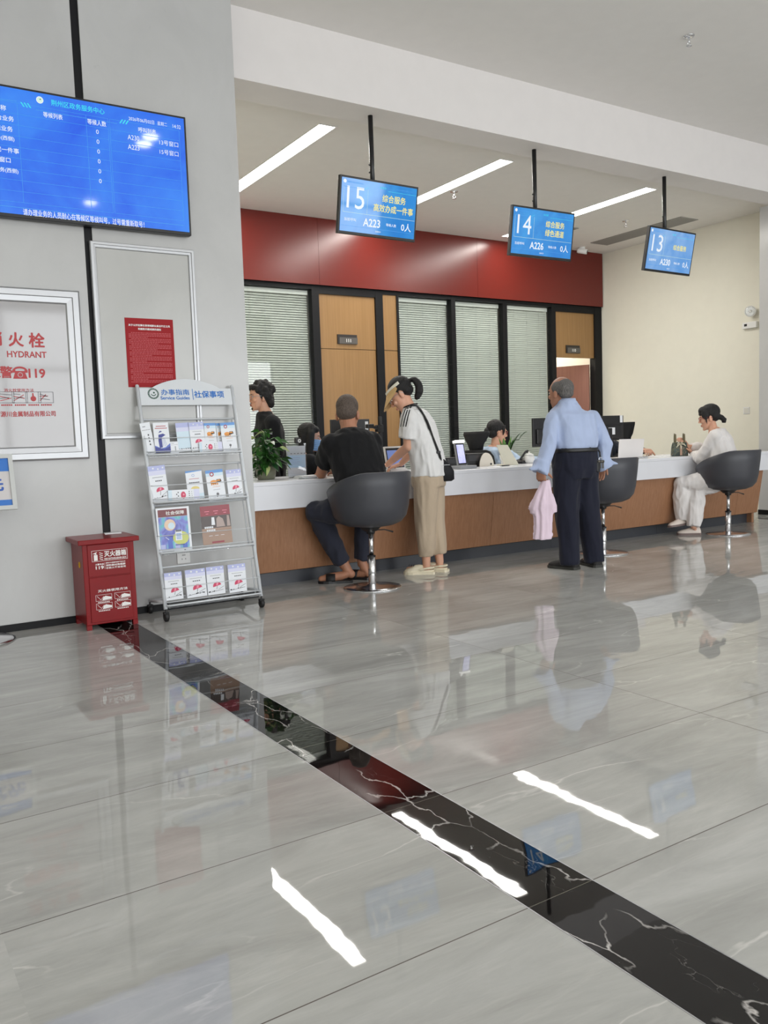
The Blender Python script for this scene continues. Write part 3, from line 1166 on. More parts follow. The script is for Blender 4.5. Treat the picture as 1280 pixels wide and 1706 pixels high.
for i, (cx, cz) in enumerate(((xm - .05, .190), (xm + .062, .192), (xm - .05, .138), (xm + .062, .140))):
    fb.outline(tx, cx - .048, cx + .048, cz - .019, cz + .019, .0016, m_ink_white)
    fb.poly(tx, [(cx - .01, cz - .016), (cx + .045, cz - .012), (cx + .045, cz + .0), (cx + .01, cz + .01), (cx - .004, cz + .002)], m_ink_white)
    fb.line(tx, cx - .04, cz + .012, cx - .018, cz - .012, .002, m_ink_white)
    fb.line(tx, cx - .018, cz - .012, cx, cz + .008, .002, m_ink_white)
    for j in range(7):
        fb.rect(tx, cx - .035 + j * .01, cx - .028 + j * .01, cz - .03, cz - .024, m_ink_white)
tx.build('lettering', None, dl)
cd = tag(MB().box((1.398, 5.405, bzt + .0035), (.1, .065, .006), m_paper, Euler((0, 0, -.12))).build('paper_card'), 'small white card lying on the red extinguisher box lid', 'card')

# ---- wall socket behind the rack
p = at(305.5, 928, YW)
so = thing('wall_socket', 'white power socket low on the stone wall behind the brochure rack', 'socket', (p.x, YW, p.z - .043))
MB().bx(p.x - .045, p.x + .045, YW - .009, YW, p.z - .043, p.z + .043, m_wplast, .003).build('plate', None, so)
hs = MB()
for a, b in ((-.012, -.012), (.012, -.012), (0, .014), (-.008, .014 - .0), (.008, .014)):
    hs.box((p.x + a, YW - .0095, p.z + b), (.003, .002, .009), m_bplast)
hs.build('slots', None, so)

# ---- framed sign on a stand, cut by the left edge of the picture
m_signgrey = mat('light_grey_frame', (198, 200, 198), .4)
SY = 5.22
st = thing('sign_stand', 'grey framed blue and white sign on a round steel stand, cut by the picture edge', 'sign stand', (at(0, 1060, SY).x - .19, SY + .03, 0))
bxc = st.location.x
q = atz(20, 1062)
MB().lathe([(.002, 0), (.215, 0), (.22, .006), (.2, .016), (.05, .03), (.002, .032)], (q.x - .2, q.y, 0), m_chrome, 40).build('base', None, st)
pA = V((q.x - .2, q.y, .03))
s_tr, s_br, = at(40, 756, SY), at(33, 848, SY)
zt_, zb_ = s_tr.z, s_br.z
MB().cyl(pA, V((pA.x, pA.y, zt_ - .1)), .017, m_chrome).bx(pA.x - .03, pA.x + .03, SY + .02, pA.y + .02, (zt_ + zb_) / 2 - .05, (zt_ + zb_) / 2 + .05, m_chrome).build('pole', None, st)
# the board leans back a little
lean = s_br.y - s_tr.y
tilt = .22
up = V((0, math.sin(tilt), math.cos(tilt)))
rt = V((1, 0, 0))
BW, BH = .62, (zt_ - zb_) / math.cos(tilt) * 1.0
oc = V((s_br.x - .012, SY, zb_)) + rt * (-BW)
fs = Face(oc, rt, up, .0)
fm = MB()
nrm = fs.n


def slab(mb, x0, x1, y0, y1, t, m, z=0):
    a = [fs.p(x0, y0, z), fs.p(x1, y0, z), fs.p(x1, y1, z), fs.p(x0, y1, z)]
    mb.prism(a, -nrm * t, m)


e = .024
slab(fm, 0, BW, 0, e, .02, m_signgrey, .012)
slab(fm, 0, BW, BH - e, BH, .02, m_signgrey, .012)
slab(fm, 0, e, e, BH - e, .02, m_signgrey, .012)
slab(fm, BW - e, BW, e, BH - e, .02, m_signgrey, .012)
fm.build('frame', None, st)
bdm = MB()
slab(bdm, e, BW - e, e, BH - e, .008, mat('glossy_white_print', (206, 202, 202), .1), 0)
bdo = bdm.build('board', None, st)
pr = MB()
m_signblue = mat('sign_blue', (48, 116, 200), .15)
fs.rect(pr, e, BW - e, BH - e - .075, BH - e, m_signblue, .001)
fs.rect(pr, e, BW - e, e, e + .035, m_signblue, .001)
fs.text(pr, '务中心', BW - .15, BH - e - .042, .03, m_ink_white, None, .02, .002)
fs.text(pr, '军人优先', BW - .26, BH * .5 - .01, .085, mat('sign_letter_blue', (50, 92, 176), .2), .4, .03, .002)
pr.build('lettering', None, st)

def clear_plastic(name, tint=(.985, .99, .995, 1)):
    t = NT(name)
    tr = t.n('ShaderNodeBsdfTransparent')
    tr.inputs[0].default_value = tint
    gl = t.n('ShaderNodeBsdfGlossy')
    gl.inputs['Roughness'].default_value = .05
    mx = t.n('ShaderNodeMixShader')
    lw = t.n('ShaderNodeLayerWeight')
    t.l(t.math('MULTIPLY_ADD', t.math('POWER', lw.outputs['Facing'], 4.0), .9, .06), mx.inputs[0])
    t.l(tr.outputs[0], mx.inputs[1])
    t.l(gl.outputs[0], mx.inputs[2])
    t.l(mx.outputs[0], t.out.inputs['Surface'])
    return t.m


m_clear = clear_plastic('clear_acrylic')
# ---- brochure rack
RX0, RX1 = 1.617, 2.262


def rky(z, d=0.0):
    return 5.092 + .232 * z + d


def rp(x, z, d=0.0):
    return V((x, rky(z, d), z))


def atr(px, py, d=0.0):
    """photo point on the rack's leaning plane, d behind it"""
    dr = _ray(px, py)
    # y = 5.092 + .232 z + d ; y = t*dr.y ; z = H + t*dr.z
    t = (5.092 + .232 * CAM_H + d) / (dr.y - .232 * dr.z)
    return EYE + dr * t


rk = thing('brochure_rack', 'white four tier brochure rack on casters beside the red box', 'brochure rack', ((RX0 + RX1) / 2, 5.25, 0))
RZ = 1.475
f = MB()
for x in (RX0, RX1):
    f.tube([rp(x, .075), rp(x, RZ)], .0125, m_rack, 12)
    f.ball(rp(x, RZ), .0125, m_rack, 12, 6)
    f.tube([rp(x, .12), V((x, 5.43, .085))], .010, m_rack, 10)      # lower side rail to the rear caster
f.tube([V((RX0, 5.43, .085)), V((RX1, 5.43, .085))], .009, m_rack, 10)
f.build('frame', None, rk)
# header board with an arched top
hz0 = 1.352
ux, n = RX1 - RX0 - .02, 24
pts = [(RX0 + .01, hz0), (RX1 - .01, hz0), (RX1 - .01, RZ - .012)]
for k in range(n + 1):
    a = k / n
    x = RX1 - .09 - (RX1 - RX0 - .18) * a
    pts.append((x, RZ - .012 + .062 * math.sin(PI * a) ** .8))
pts.append((RX0 + .01, RZ - .012))
hb = MB().prism([rp(x, z, -.004) for x, z in pts], V((0, .006, 0)), m_rack).build('header_board', None, rk)
rup = V((0, .232, 1)).normalized()
fr_ = Face(rp(0, 0, -.004) * 1.0, (1, 0, 0), rup, .0015)
sl = math.sqrt(1 + .232 ** 2)


def putr(mb, s, px, py, hpx, m, bold=0.0, w=None, d=-.004):
    p = atr(px, py, d)
    h = (atr(px, py - hpx / 2, d) - atr(px, py + hpx / 2, d)).length
    Face(p, (1, 0, 0), rup, .0015).text(mb, s, 0, 0, h, m, w, bold)


tx = MB()
putr(tx, '办事指南', 292, 653.5, 9.5, m_ink_blue, .015, .19)
putr(tx, 'Service Guides', 292, 663, 5.5, m_ink_blue, .02, .195)
putr(tx, '社保事项', 348.5, 657, 11.5, m_ink_blue, .022, .21)
a, b = atr(320, 648, -.004), atr(321, 666, -.004)
Face(a, (1, 0, 0), rup, .0015).rect(tx, -.002, .002, -(a - b).length, 0, m_ink_blue)
p = atr(255.5, 656, -.004)
emblem(Face(p, (1, 0, 0), rup, .0015), tx, 0, 0, .036, m_green, m_rack, m_green)
tx.build('lettering', None, hb)
tiers = [1.035, .735, .422, .10]
m_acr = mat('frosted_tray', (214, 217, 219), .3)
for k, z in enumerate(tiers):
    tr = MB()
    h = .225 if k != 2 else .29
    lip = -.035
    # tray floor, lip and back wires
    tr.tube([rp(RX0, z), rp(RX0 + .012, z, lip), rp(RX1 - .012, z, lip), rp(RX1, z)], .0055, m_rack, 8)
    tr.tube([rp(RX0, z + .02), rp(RX0 + .012, z + .02, lip), rp(RX1 - .012, z + .02, lip), rp(RX1, z + .02)], .0022, m_rack, 6)
    tr.strip([rp(RX0 + .01, z - .012, lip), rp(RX0 + .01, z - .012, .05)], [rp(RX1 - .01, z - .012, lip), rp(RX1 - .01, z - .012, .05)], m_clear, .003)
    tr.strip([rp(RX0 + .012, z - .012, lip), rp(RX0 + .012, z + .022, lip)], [rp(RX1 - .012, z - .012, lip), rp(RX1 - .012, z + .022, lip)], m_clear, .002)
    tr.tube([rp(RX0, z + h, .0), rp(RX0 + .012, z + h, .03), rp(RX1 - .012, z + h, .03), rp(RX1, z + h, 0)], .0065, m_rack, 8)
    for x in (RX0 + .02, RX1 - .02):
        tr.tube([rp(x, z - .01, .04), rp(x, z + h, .03)], .004, m_rack, 6)
    tr.build('tray', None, rk)
    MB().tube([rp(RX0, z + .105, -.012), rp(RX0 + .012, z + .105, lip), rp(RX1 - .012, z + .105, lip), rp(RX1, z + .105, -.012)], .0022, m_rack, 6).build('front_wire', None, rk)
for x, y in ((RX0, rky(.08) - .005), (RX1, rky(.08) - .005), (RX0, 5.43), (RX1, 5.43)):
    w_ = MB()
    w_.lathe([(.002, -.014), (.022, -.014), (.029, -.008), (.029, .008), (.022, .014), (.002, .014)], (x, y, .029), m_caster, 20, 'x')
    w_.cyl(V((x, y, .03)), V((x, y, .085)), .006, m_blackmetal, 8)
    w_.box((x, y, .052), (.034, .03, .014), m_caster, None, .003)
    w_.build('caster', None, rk)

m_lav = mat('lavender_sky_print', (178, 184, 226), .35)
m_lav2 = mat('pale_lavender_print', (212, 214, 238), .35)
m_sky = mat('blue_sky_print', (96, 150, 214), .35)
m_pink = mat('pink_umbrella_print', (206, 52, 92), .35)
m_pinkl = mat('light_pink_print', (236, 138, 160), .35)
m_orange = mat('orange_print', (230, 152, 62), .35)
m_navy = mat('navy_print', (44, 54, 140), .35)
m_navy2 = mat('mid_blue_print', (84, 110, 196), .35)
m_gloss = mat('glossy_white_paper', (228, 231, 236), .3)
m_paleb = mat('pale_ice_print', (206, 226, 238), .35)


def leaf_print(kind, fc, w, h, rnd):
    mb = MB()
    R = fc.rect
    if kind == 'umbrella':
        R(mb, 0, w, h * .86, h, m_lav)
        R(mb, 0, w, h * .74, h * .86, m_lav2)
        for k in range(3):
            fc.disc(mb, w * (.3 + .28 * k), h * (.93 - .03 * (k % 2)), w * .05, m_gloss, 10, .0015)
        for k in range(9):
            R(mb, w * (.2 + .07 * k), w * (.25 + .07 * k), h * .67, h * .685, m_ink_grey)
        for k in range(4):
            R(mb, w * (.34 + .1 * k), w * (.41 + .1 * k), h * .565, h * .595, m_ink_black)
        ux, uy, ur = w * .56, h * .3, w * .24
        pts = [(ux + ur * math.cos(.25 + PI * k / 10), uy + ur * .9 * math.sin(.25 + PI * k / 10)) for k in range(11)]
        fc.poly(mb, pts, m_pink)
        fc.poly(mb, [(ux - ur * .1, uy + ur * .88), (ux + ur * .3, uy + ur * .8), (ux + ur * .2, uy + ur * .2), (ux - ur * .3, uy + ur * .05)], m_pinkl, .0015)
        fc.line(mb, ux, uy, ux - w * .04, uy - h * .12, w * .02, m_ink_black)
        fc.line(mb, w * .62, h * .17, w * .95, h * .27, w * .018, m_ink_grey)
        for k in range(8):
            a = rnd.uniform(.06, .9)
            fc.disc(mb, w * a, h * (.10 + .05 * a + rnd.uniform(-.01, .02)), w * rnd.uniform(.015, .035), m_ink_black, 8)
        fc.line(mb, w * .05, h * .09, w * .9, h * .15, w * .02, m_ink_grey)
    elif kind == 'dog':
        R(mb, 0, w, h * .9, h, m_sky)
        R(mb, 0, w, h * .8, h * .9, m_paleb)
        fc.ring(mb, w * .34, h * .86, w * .07, w * .12, m_ink_red, 18, .0015)
        fc.disc(mb, w * .4, h * .6, w * .2, m_orange, 16, None, h * .07)
        for k in range(4):
            R(mb, w * (.24 + .11 * k), w * (.31 + .11 * k), h * .5, h * .57, m_orange)
        fc.poly(mb, [(w * .52, h * .56), (w * .86, h * .6), (w * .82, h * .68), (w * .58, h * .68)], m_ink_black)
        fc.poly(mb, [(w * .55, h * .62), (w * .8, h * .62), (w * .76, h * .67), (w * .6, h * .66)], m_orange, .0015)
        R(mb, w * .3, w * .75, h * .44, h * .45, m_orange)
        for k in range(5):
            R(mb, w * (.34 + .08 * k), w * (.385 + .08 * k), h * .34, h * .355, m_ink_grey)
        fc.disc(mb, w * .54, h * .2, w * .08, m_ink_grey, 10)
        fc.line(mb, w * .5, h * .1, w * .58, h * .2, w * .03, m_ink_black)
    elif kind == 'ship':
        R(mb, w * .18, w * .82, h * .87, h * .892, m_ink_red)
        R(mb, w * .1, w * .9, h * .8, h * .822, m_ink_red)
        fc.poly(mb, [(w * .3, h * .15), (w * .5, h * .17), (w * .48, h * .5), (w * .75, h * .58), (w * .6, h * .63), (w * .3, h * .6), (w * .26, h * .4)], m_navy)
        fc.poly(mb, [(w * .3, h * .65), (w * .55, h * .7), (w * .42, h * .73)], m_navy)
        for k in range(3):
            fc.line(mb, w * .52 + w * .06 * k, h * .5, w * .56 + w * .12 * k, h * .2, w * .015, m_navy2)
        fc.poly(mb, [(0, 0), (w, 0), (w, h * .3), (w * .7, h * .17), (w * .4, h * .14), (0, h * .24)], m_navy2, .0015)
        fc.poly(mb, [(0, 0), (w, 0), (w, h * .2), (w * .6, h * .11), (0, h * .19)], m_navy, .002)
    elif kind == 'white':
        R(mb, w * .2, w * .5, h * .87, h * .89, m_ink_grey)
        for k in range(6):
            R(mb, w * (.12 + .14 * k), w * (.2 + .14 * k), h * .76, h * .78, m_ink_grey)
        for k in range(4):
            R(mb, w * .56, w * .68, h * (.58 - .1 * k), h * (.63 - .1 * k), m_ink_black)
        for k in range(6):
            fc.disc(mb, w * (.1 + .14 * k), h * .05, w * rnd.uniform(.04, .09), m_ink_black, 10)
    elif kind == 'lavender':
        R(mb, 0, w, h * .84, h, m_lav)
        R(mb, 0, w, h * .7, h * .84, m_lav2)
        R(mb, 0, w, h * .1, h * .7, m_paleb)
        for k in range(6):
            fc.disc(mb, w * (.1 + .15 * k), h * .1, w * rnd.uniform(.02, .05), m_ink_black, 8, .0015)
    elif kind == 'bluecorner':
        fc.poly(mb, [(0, h), (0, h * .93), (w, h * .98), (w, h)], m_sky)
        fc.ring(mb, w * .45, h * .83, w * .06, w * .08, m_sky, 14)
        R(mb, w * .18, w * .8, h * .7, h * .715, m_ink_red)
        for k in range(6):
            R(mb, w * (.16 + .11 * k), w * (.25 + .11 * k), h * .56, h * .59, m_ink_black)
        fc.disc(mb, w * .5, h * .36, w * .26, mat('straw_yellow_print', (226, 206, 120), .35), 16, None, h * .08)
        R(mb, 0, w, 0, h * .18, m_paleb)
    elif kind == 'lying':    # a leaflet lying on its long side
        R(mb, 0, w * .12, 0, h, m_paleb)
        R(mb, w * .82, w, 0, h, m_lav2)
        fc.disc(mb, w * .48, h * .45, h * .26, m_pink, 14, None, h * .36)
        fc.disc(mb, w * .49, h * .5, h * .1, m_pinkl, 10, .0015)
        for k in range(4):
            fc.disc(mb, w * (.27 + .05 * (k % 2)), h * (.2 + .18 * k), h * .06, m_ink_black, 8)
            R(mb, w * .66, w * .685, h * (.12 + .2 * k), h * (.22 + .2 * k), m_ink_black)
            R(mb, w * .75, w * .765, h * (.12 + .2 * k), h * (.2 + .2 * k), m_ink_grey)
    elif kind == 'magazine':
        R(mb, w * .05, w * .93, h * .8, h * .96, mat('maroon_print', (112, 30, 36), .3))
        fc.text(mb, '社会保障', w * .56, h * .88, h * .085, m_ink_white, w * .56, .02, .0016)
        nt_ = NT('teal_and_violet_cover_print')
        cc = nt_.ramp(nt_.noise(nt_.coord((1, 1, .8)), 15, 2, .5, .8), [(.3, lin((76, 80, 164))), (.44, lin((122, 128, 206))), (.54, lin((118, 170, 206))), (.64, lin((88, 184, 190))), (.74, lin((166, 206, 220)))])
        nt_.l(cc, nt_.b.inputs['Base Color'])
        nt_.b.inputs['Roughness'].default_value = .3
        R(mb, w * .05, w * .93, h * .09, h * .795, nt_.m, .0012)
        for i in range(4):
            R(mb, w * (.06 + .22 * i), w * (.2 + .22 * i), h * .1, h * (.2 + .05 * ((i * 3) % 4)), m_navy2 if i % 2 else m_lav, .0015)
        fc.disc(mb, w * .38, h * .62, w * .17, mat('peach_print', (226, 196, 170), .3), 18, .0018)
        fc.disc(mb, w * .42, h * .6, w * .1, m_paleb, 14, .0021)
        fc.disc(mb, w * .68, h * .32, w * .24, mat('lime_print', (196, 204, 110), .3), 20, .0018, w * .2)
        R(mb, w * .52, w * .72, h * .27, h * .5, m_gloss, .0024)
        R(mb, w * .53, w * .71, h * .46, h * .5, m_ink_grey, .0027)
        for k in range(4):
            R(mb, w * .55, w * .69, h * (.3 + .035 * k), h * (.315 + .035 * k), m_sky, .0027)
        fc.line(mb, w * .22, h * .36, w * .32, h * .3, w * .015, m_gloss, .002)
        for k in range(8):
            R(mb, w * (.5 + .035 * k), w * (.525 + .035 * k), h * .16, h * .185, m_navy, .002)
        R(mb, w * .1, w * .45, h * .03, h * .05, m_ink_grey)
        fc.rect(mb, w * .75, w * .8, h * .02, h * .06, m_ink_grey)
    elif kind == 'maroon':
        R(mb, 0, w, h * .74, h, mat('maroon_cover_print', (142, 34, 50), .3))
        R(mb, 0, w, h * .32, h * .74, mat('dark_taupe_print', (70, 56, 52), .3))
        R(mb, 0, w, 0, h * .42, mat('tan_print', (158, 128, 108), .3), .0012)
        for k in range(3):
            R(mb, w * (.14 + .3 * k), w * (.3 + .3 * k), h * .85, h * .865, m_pinkl, .0014)
            R(mb, w * (.18 + .3 * k), w * (.27 + .3 * k), h * .79, h * .805, m_pinkl, .0014)
        mt2 = mat('light_taupe_print', (168, 148, 140), .3)
        fc.poly(mb, [(w * .34, h * .5), (w * .46, h * .5), (w * .45, h * .7), (w * .36, h * .7)], m_gloss, .0014)
        fc.poly(mb, [(w * .5, h * .44), (w * .8, h * .44), (w * .74, h * .64), (w * .6, h * .72), (w * .52, h * .66)], mt2, .0014)
        fc.poly(mb, [(w * .86, h * .44), (w * .98, h * .44), (w * .95, h * .72), (w * .88, h * .72)], mt2, .0014)
        for k, (a, b) in enumerate(((.1, .42), (.16, .34))):
            for j in range(5):
                R(mb, w * (a + .06 * j), w * (a + .045 + .06 * j), h * b, h * (b + .05), m_gloss, .0018)
        for k in range(3):
            R(mb, w * (.22 + .2 * k), w * (.34 + .2 * k), h * .22, h * .23, m_gloss, .0016)
        R(mb, w * .3, w * .72, h * .03, h * .075, mat('maroon_cover_print', (142, 34, 50), .3), .0018)
    return mb


def leaflet(name, kind, bl, br, top, d, label, group=None, thick=.006, cat='leaflet', lean=0.0):
    """bottom-left and bottom-right corners in the photo, top edge row, depth behind the rack plane"""
    d += .012
    A, B = atr(bl[0], bl[1], d), atr(br[0], br[1], d)
    rt = (B - A).normalized()
    w = (B - A).length
    rup = V((0, .085, 1)).normalized()
    # height: meet the photo's top edge on the leaflet's own, more upright plane
    dr = _ray(bl[0], top)
    tt = (A.y - .085 * A.z + .085 * CAM_H) / (dr.y - .085 * dr.z)
    h = ((EYE + dr * tt) - A).dot(rup)
    t = thing(name, label, cat, A, 0, group)
    up = rup
    nn = rt.cross(up).normalized()
    up = nn.cross(rt).normalized()
    MB().prism([A, A + rt * w, A + rt * w + up * h, A + up * h], -nn * thick, m_gloss).build('sheets', None, t)
    leaf_print(kind, Face(A, rt, up, .0008), w, h, random.Random(label)).build('cover_print', None, t)
    return t


G = 'leaflets in the brochure rack'
leaflet('leaflet', 'white', (244, 758), (260.5, 755), 705, -.006, 'plain white leaflet at the left end of the top rack tier', G)
leaflet('leaflet', 'ship', (259.5, 754.5), (285, 753), 704.5, -.016, 'white and dark blue leaflet with red title on the top rack tier', G)
leaflet('leaflet', 'white', (285, 759), (299, 758), 736, -.012, 'low white leaflet lying sideways in the middle of the top rack tier', G, .003)
leaflet('leaflet', 'lavender', (298, 753), (321, 751), 705, .0, 'lavender leaflet facing away in the middle of the top rack tier', G)
leaflet('leaflet', 'umbrella', (320, 752), (344, 750), 704, -.008, 'lavender pink umbrella leaflet on the top rack tier', G)
leaflet('leaflet', 'lying', (333, 752.5), (371, 750.5), 737.5, -.020, 'pink umbrella leaflet lying sideways in front on the top rack tier', G, .003)
leaflet('leaflet', 'dog', (343.5, 749.5), (363, 748.5), 705, .006, 'leaflet with orange animal behind the sideways one on the top rack tier', G)
leaflet('leaflet', 'dog', (364, 749.5), (373, 749), 705, .014, 'mostly covered leaflet second from the right end of the top rack tier', G)
leaflet('leaflet', 'dog', (372.5, 752), (396, 750), 704.5, -.010, 'leaflet with orange animal at the right end of the top rack tier', G)
leaflet('leaflet', 'umbrella', (254.5, 838), (283, 834), 777, -.012, 'tall pink umbrella leaflet at the left end of the second rack tier', G)
leaflet('leaflet', 'lying', (281, 834), (333, 830.5), 817, -.020, 'pink umbrella leaflet lying sideways on the second rack tier', G, .003)
leaflet('leaflet', 'bluecorner', (314, 832), (341, 829), 785, -.004, 'white leaflet with blue corner in the middle of the second rack tier', G)
leaflet('leaflet', 'dog', (349, 835), (377.5, 831), 784, -.014, 'leaflet with orange animal on the second rack tier', G)
leaflet('leaflet', 'umbrella', (381.5, 829), (406, 826), 783, -.010, 'pink umbrella leaflet at the right end of the second rack tier', G, .012)
leaflet('magazine', 'magazine', (266, 924), (321, 918), 847, -.016, 'teal and purple magazine with maroon title band on the third rack tier', None, .006, 'magazine')
leaflet('magazine', 'maroon', (339, 909), (388, 903), 844, -.006, 'brown magazine with dark red top on the third rack tier', None, .005, 'magazine')
leaflet('leaflet_stack', 'umbrella', (277, 1001), (306, 997), 955, -.016, 'thick stack of umbrella leaflets at the left of the bottom rack tier', 'leaflet stacks on the bottom tier', .02, 'leaflet stack')
leaflet('leaflet_stack', 'umbrella', (312.5, 997), (345.5, 992), 950, -.012, 'stack of umbrella leaflets second from left on the bottom rack tier', 'leaflet stacks on the bottom tier', .024, 'leaflet stack')
leaflet('leaflet_stack', 'umbrella', (347, 992), (376, 988), 945, -.012, 'stack of umbrella leaflets third from left on the bottom rack tier', 'leaflet stacks on the bottom tier', .024, 'leaflet stack')
leaflet('leaflet_stack', 'umbrella', (383, 988), (412, 984), 941, -.012, 'stack of umbrella leaflets at the right of the bottom rack tier', 'leaflet stacks on the bottom tier', .028, 'leaflet stack')
# ================================================================== service counter and what stands at it
CT = .802
CX0, CX1 = 2.206, 8.86
ct = thing('service_counter', 'long service counter with white top and brown wood front', 'counter', ((CX0 + CX1) / 2, 5.9, 0))
APZ = .597
tp = MB()
tp.bx(CX0, CX1, 5.635, 5.675, APZ, CT - .03, m_white)
tp.bx(CX0, CX1, 5.635, 6.42, CT - .03, CT, m_white, .004)
tp.bx(CX1 - .04, CX1, 5.675, 6.42, APZ, CT - .03, m_white)
tp.build('worktop', None, ct)
wx = [CX0, 3.55, 4.77, 6.0, 7.25, 8.28, 8.69]
for a, b in zip(wx, wx[1:]):
    mb = MB()
    sec = [(5.69, APZ), (5.72, APZ), (5.80, .115), (5.765, .115)]
    mb.prism([V((a + .0015, y, z)) for y, z in sec], V((b - a - .003, 0, 0)), m_walnut)
    mb.build('front_panel', None, ct)
MB().prism([V((CX0, y, z)) for y, z in ((5.697, APZ), (5.725, APZ), (5.82, .112), (5.775, .112))], V((8.685 - CX0, 0, 0)), m_trim).build('panel_backing', None, ct)
kx = [CX0, 4.1, 5.6, 7.1, 8.775]
kb = MB()
for a, b in zip(kx, kx[1:]):
    kb.bx(a + .001, b - .001, 5.862, 5.90, 0, .125, m_kick)
kb.build('kick_plate', None, ct)
MB().bx(CX0, 8.68, 5.83, 5.86, .1, CT - .03, m_trim).bx(8.64, 8.68, 5.80, 6.38, .0, CT - .03, m_walnut).build('carcass', None, ct)

# staff side desk behind, at table height
cb = tag(MB().tube([V((3.55, 5.69, .585)), V((3.552, 5.70, .5)), V((3.55, 5.75, .3)), V((3.548, 5.77, .13)), V((3.56, 5.80, .02)), V((3.60, 5.81, .006))], .0035, m_bplast, 6).build('power_cable'), 'thin black cable hanging down the wood counter front behind the first stool', 'cable')

# ---- swivel tub stools
m_shell = mat('charcoal_moulded_shell', (60, 61, 67), .42)


def stool(x, y, rz, label):
    t = thing('tub_stool', label, 'stool', (x, y, 0), rz, 'grey tub stools at the counter')
    n = 40

    def rim(a):          # a = 0 at the back
        a = abs((a + PI) % (2 * PI) - PI)
        k = a / PI
        if k < .22:
            return .85
        if k > .86:
            return .60
        if k > .72:
            u = (k - .72) / .14
            return .69 - .09 * (u * u * (3 - 2 * u))
        u = (k - .22) / .5
        return .85 - .16 * (u ** 1.25)
    prof_o = [(.012, .0), (.10, .002), (.17, .012), (.225, .035), (.262, .08), (.28, .15)]
    rings = []
    for r, h in prof_o:
        rings.append([V((r * math.sin(a) * 1.03, -r * math.cos(a), .452 + h)) for a in [2 * PI * k / n for k in range(n)]])
    rings.append([V((.296 * math.sin(a) * 1.03, -.296 * math.cos(a), .452 + .15 + max(.012, (rim(a) - .602) * .6))) for a in [2 * PI * k / n for k in range(n)]])
    rings.append([V((.304 * math.sin(a) * 1.03, -.304 * math.cos(a), max(rim(a), .62))) for a in [2 * PI * k / n for k in range(n)]])
    rings.append([V((.296 * math.sin(a) * 1.03, -.296 * math.cos(a), max(rim(a), .62) + .006)) for a in [2 * PI * k / n for k in range(n)]])
    rings.append([V((.285 * math.sin(a) * 1.03, -.285 * math.cos(a), max(rim(a), .62))) for a in [2 * PI * k / n for k in range(n)]])
    rings.append([V((.272 * math.sin(a) * 1.03, -.272 * math.cos(a), .60)) for a in [2 * PI * k / n for k in range(n)]])
    for r, h in ((.25, .535), (.2, .508), (.1, .50), (.012, .50)):
        rings.append([V((r * math.sin(a) * 1.03, -r * math.cos(a), h)) for a in [2 * PI * k / n for k in range(n)]])
    MB().loft(rings, m_shell).build('seat_shell', None, t, False)
    MB().lathe([(.05, .42), (.075, .445), (.09, .456), (.002, .456)], (0, 0, 0), m_bplast, 24).lathe([(.002, .40), (.03, .40), (.034, .43), (.002, .432)], (0, 0, 0), m_bplast, 20).build('collar', None, t, False)
    MB().cyl((0, 0, .236), (0, 0, .41), .0165, m_chrome, 24).build('piston', None, t, False)
    MB().cyl((0, 0, .02), (0, 0, .236), .028, m_chrome, 28).lathe([(.029, .228), (.031, .232), (.029, .24), (.017, .241)], (0, 0, 0), m_bplast, 24).build('column', None, t, False)
    MB().lathe([(.002, 0), (.212, 0), (.216, .004), (.212, .009), (.12, .014), (.05, .02), (.032, .03), (.002, .031)], (0, 0, 0), m_chrome, 56).build('base', None, t, False)
    MB().tube([(.03, -.02, .425), (.10, -.035, .423), (.14, -.045, .41), (.165, -.05, .402)], [.004, .004, .005, .007], m_bplast, 8).build('lever', None, t, False)
    return t


stool(3.205, 5.228, .05, 'grey tub stool that the man in the black t-shirt sits on')
stool(7.53, 5.318, -.12, 'grey tub stool that the woman in white sits on')
stool(5.66, 5.262, -.15, 'grey tub stool standing behind the man in the blue shirt')


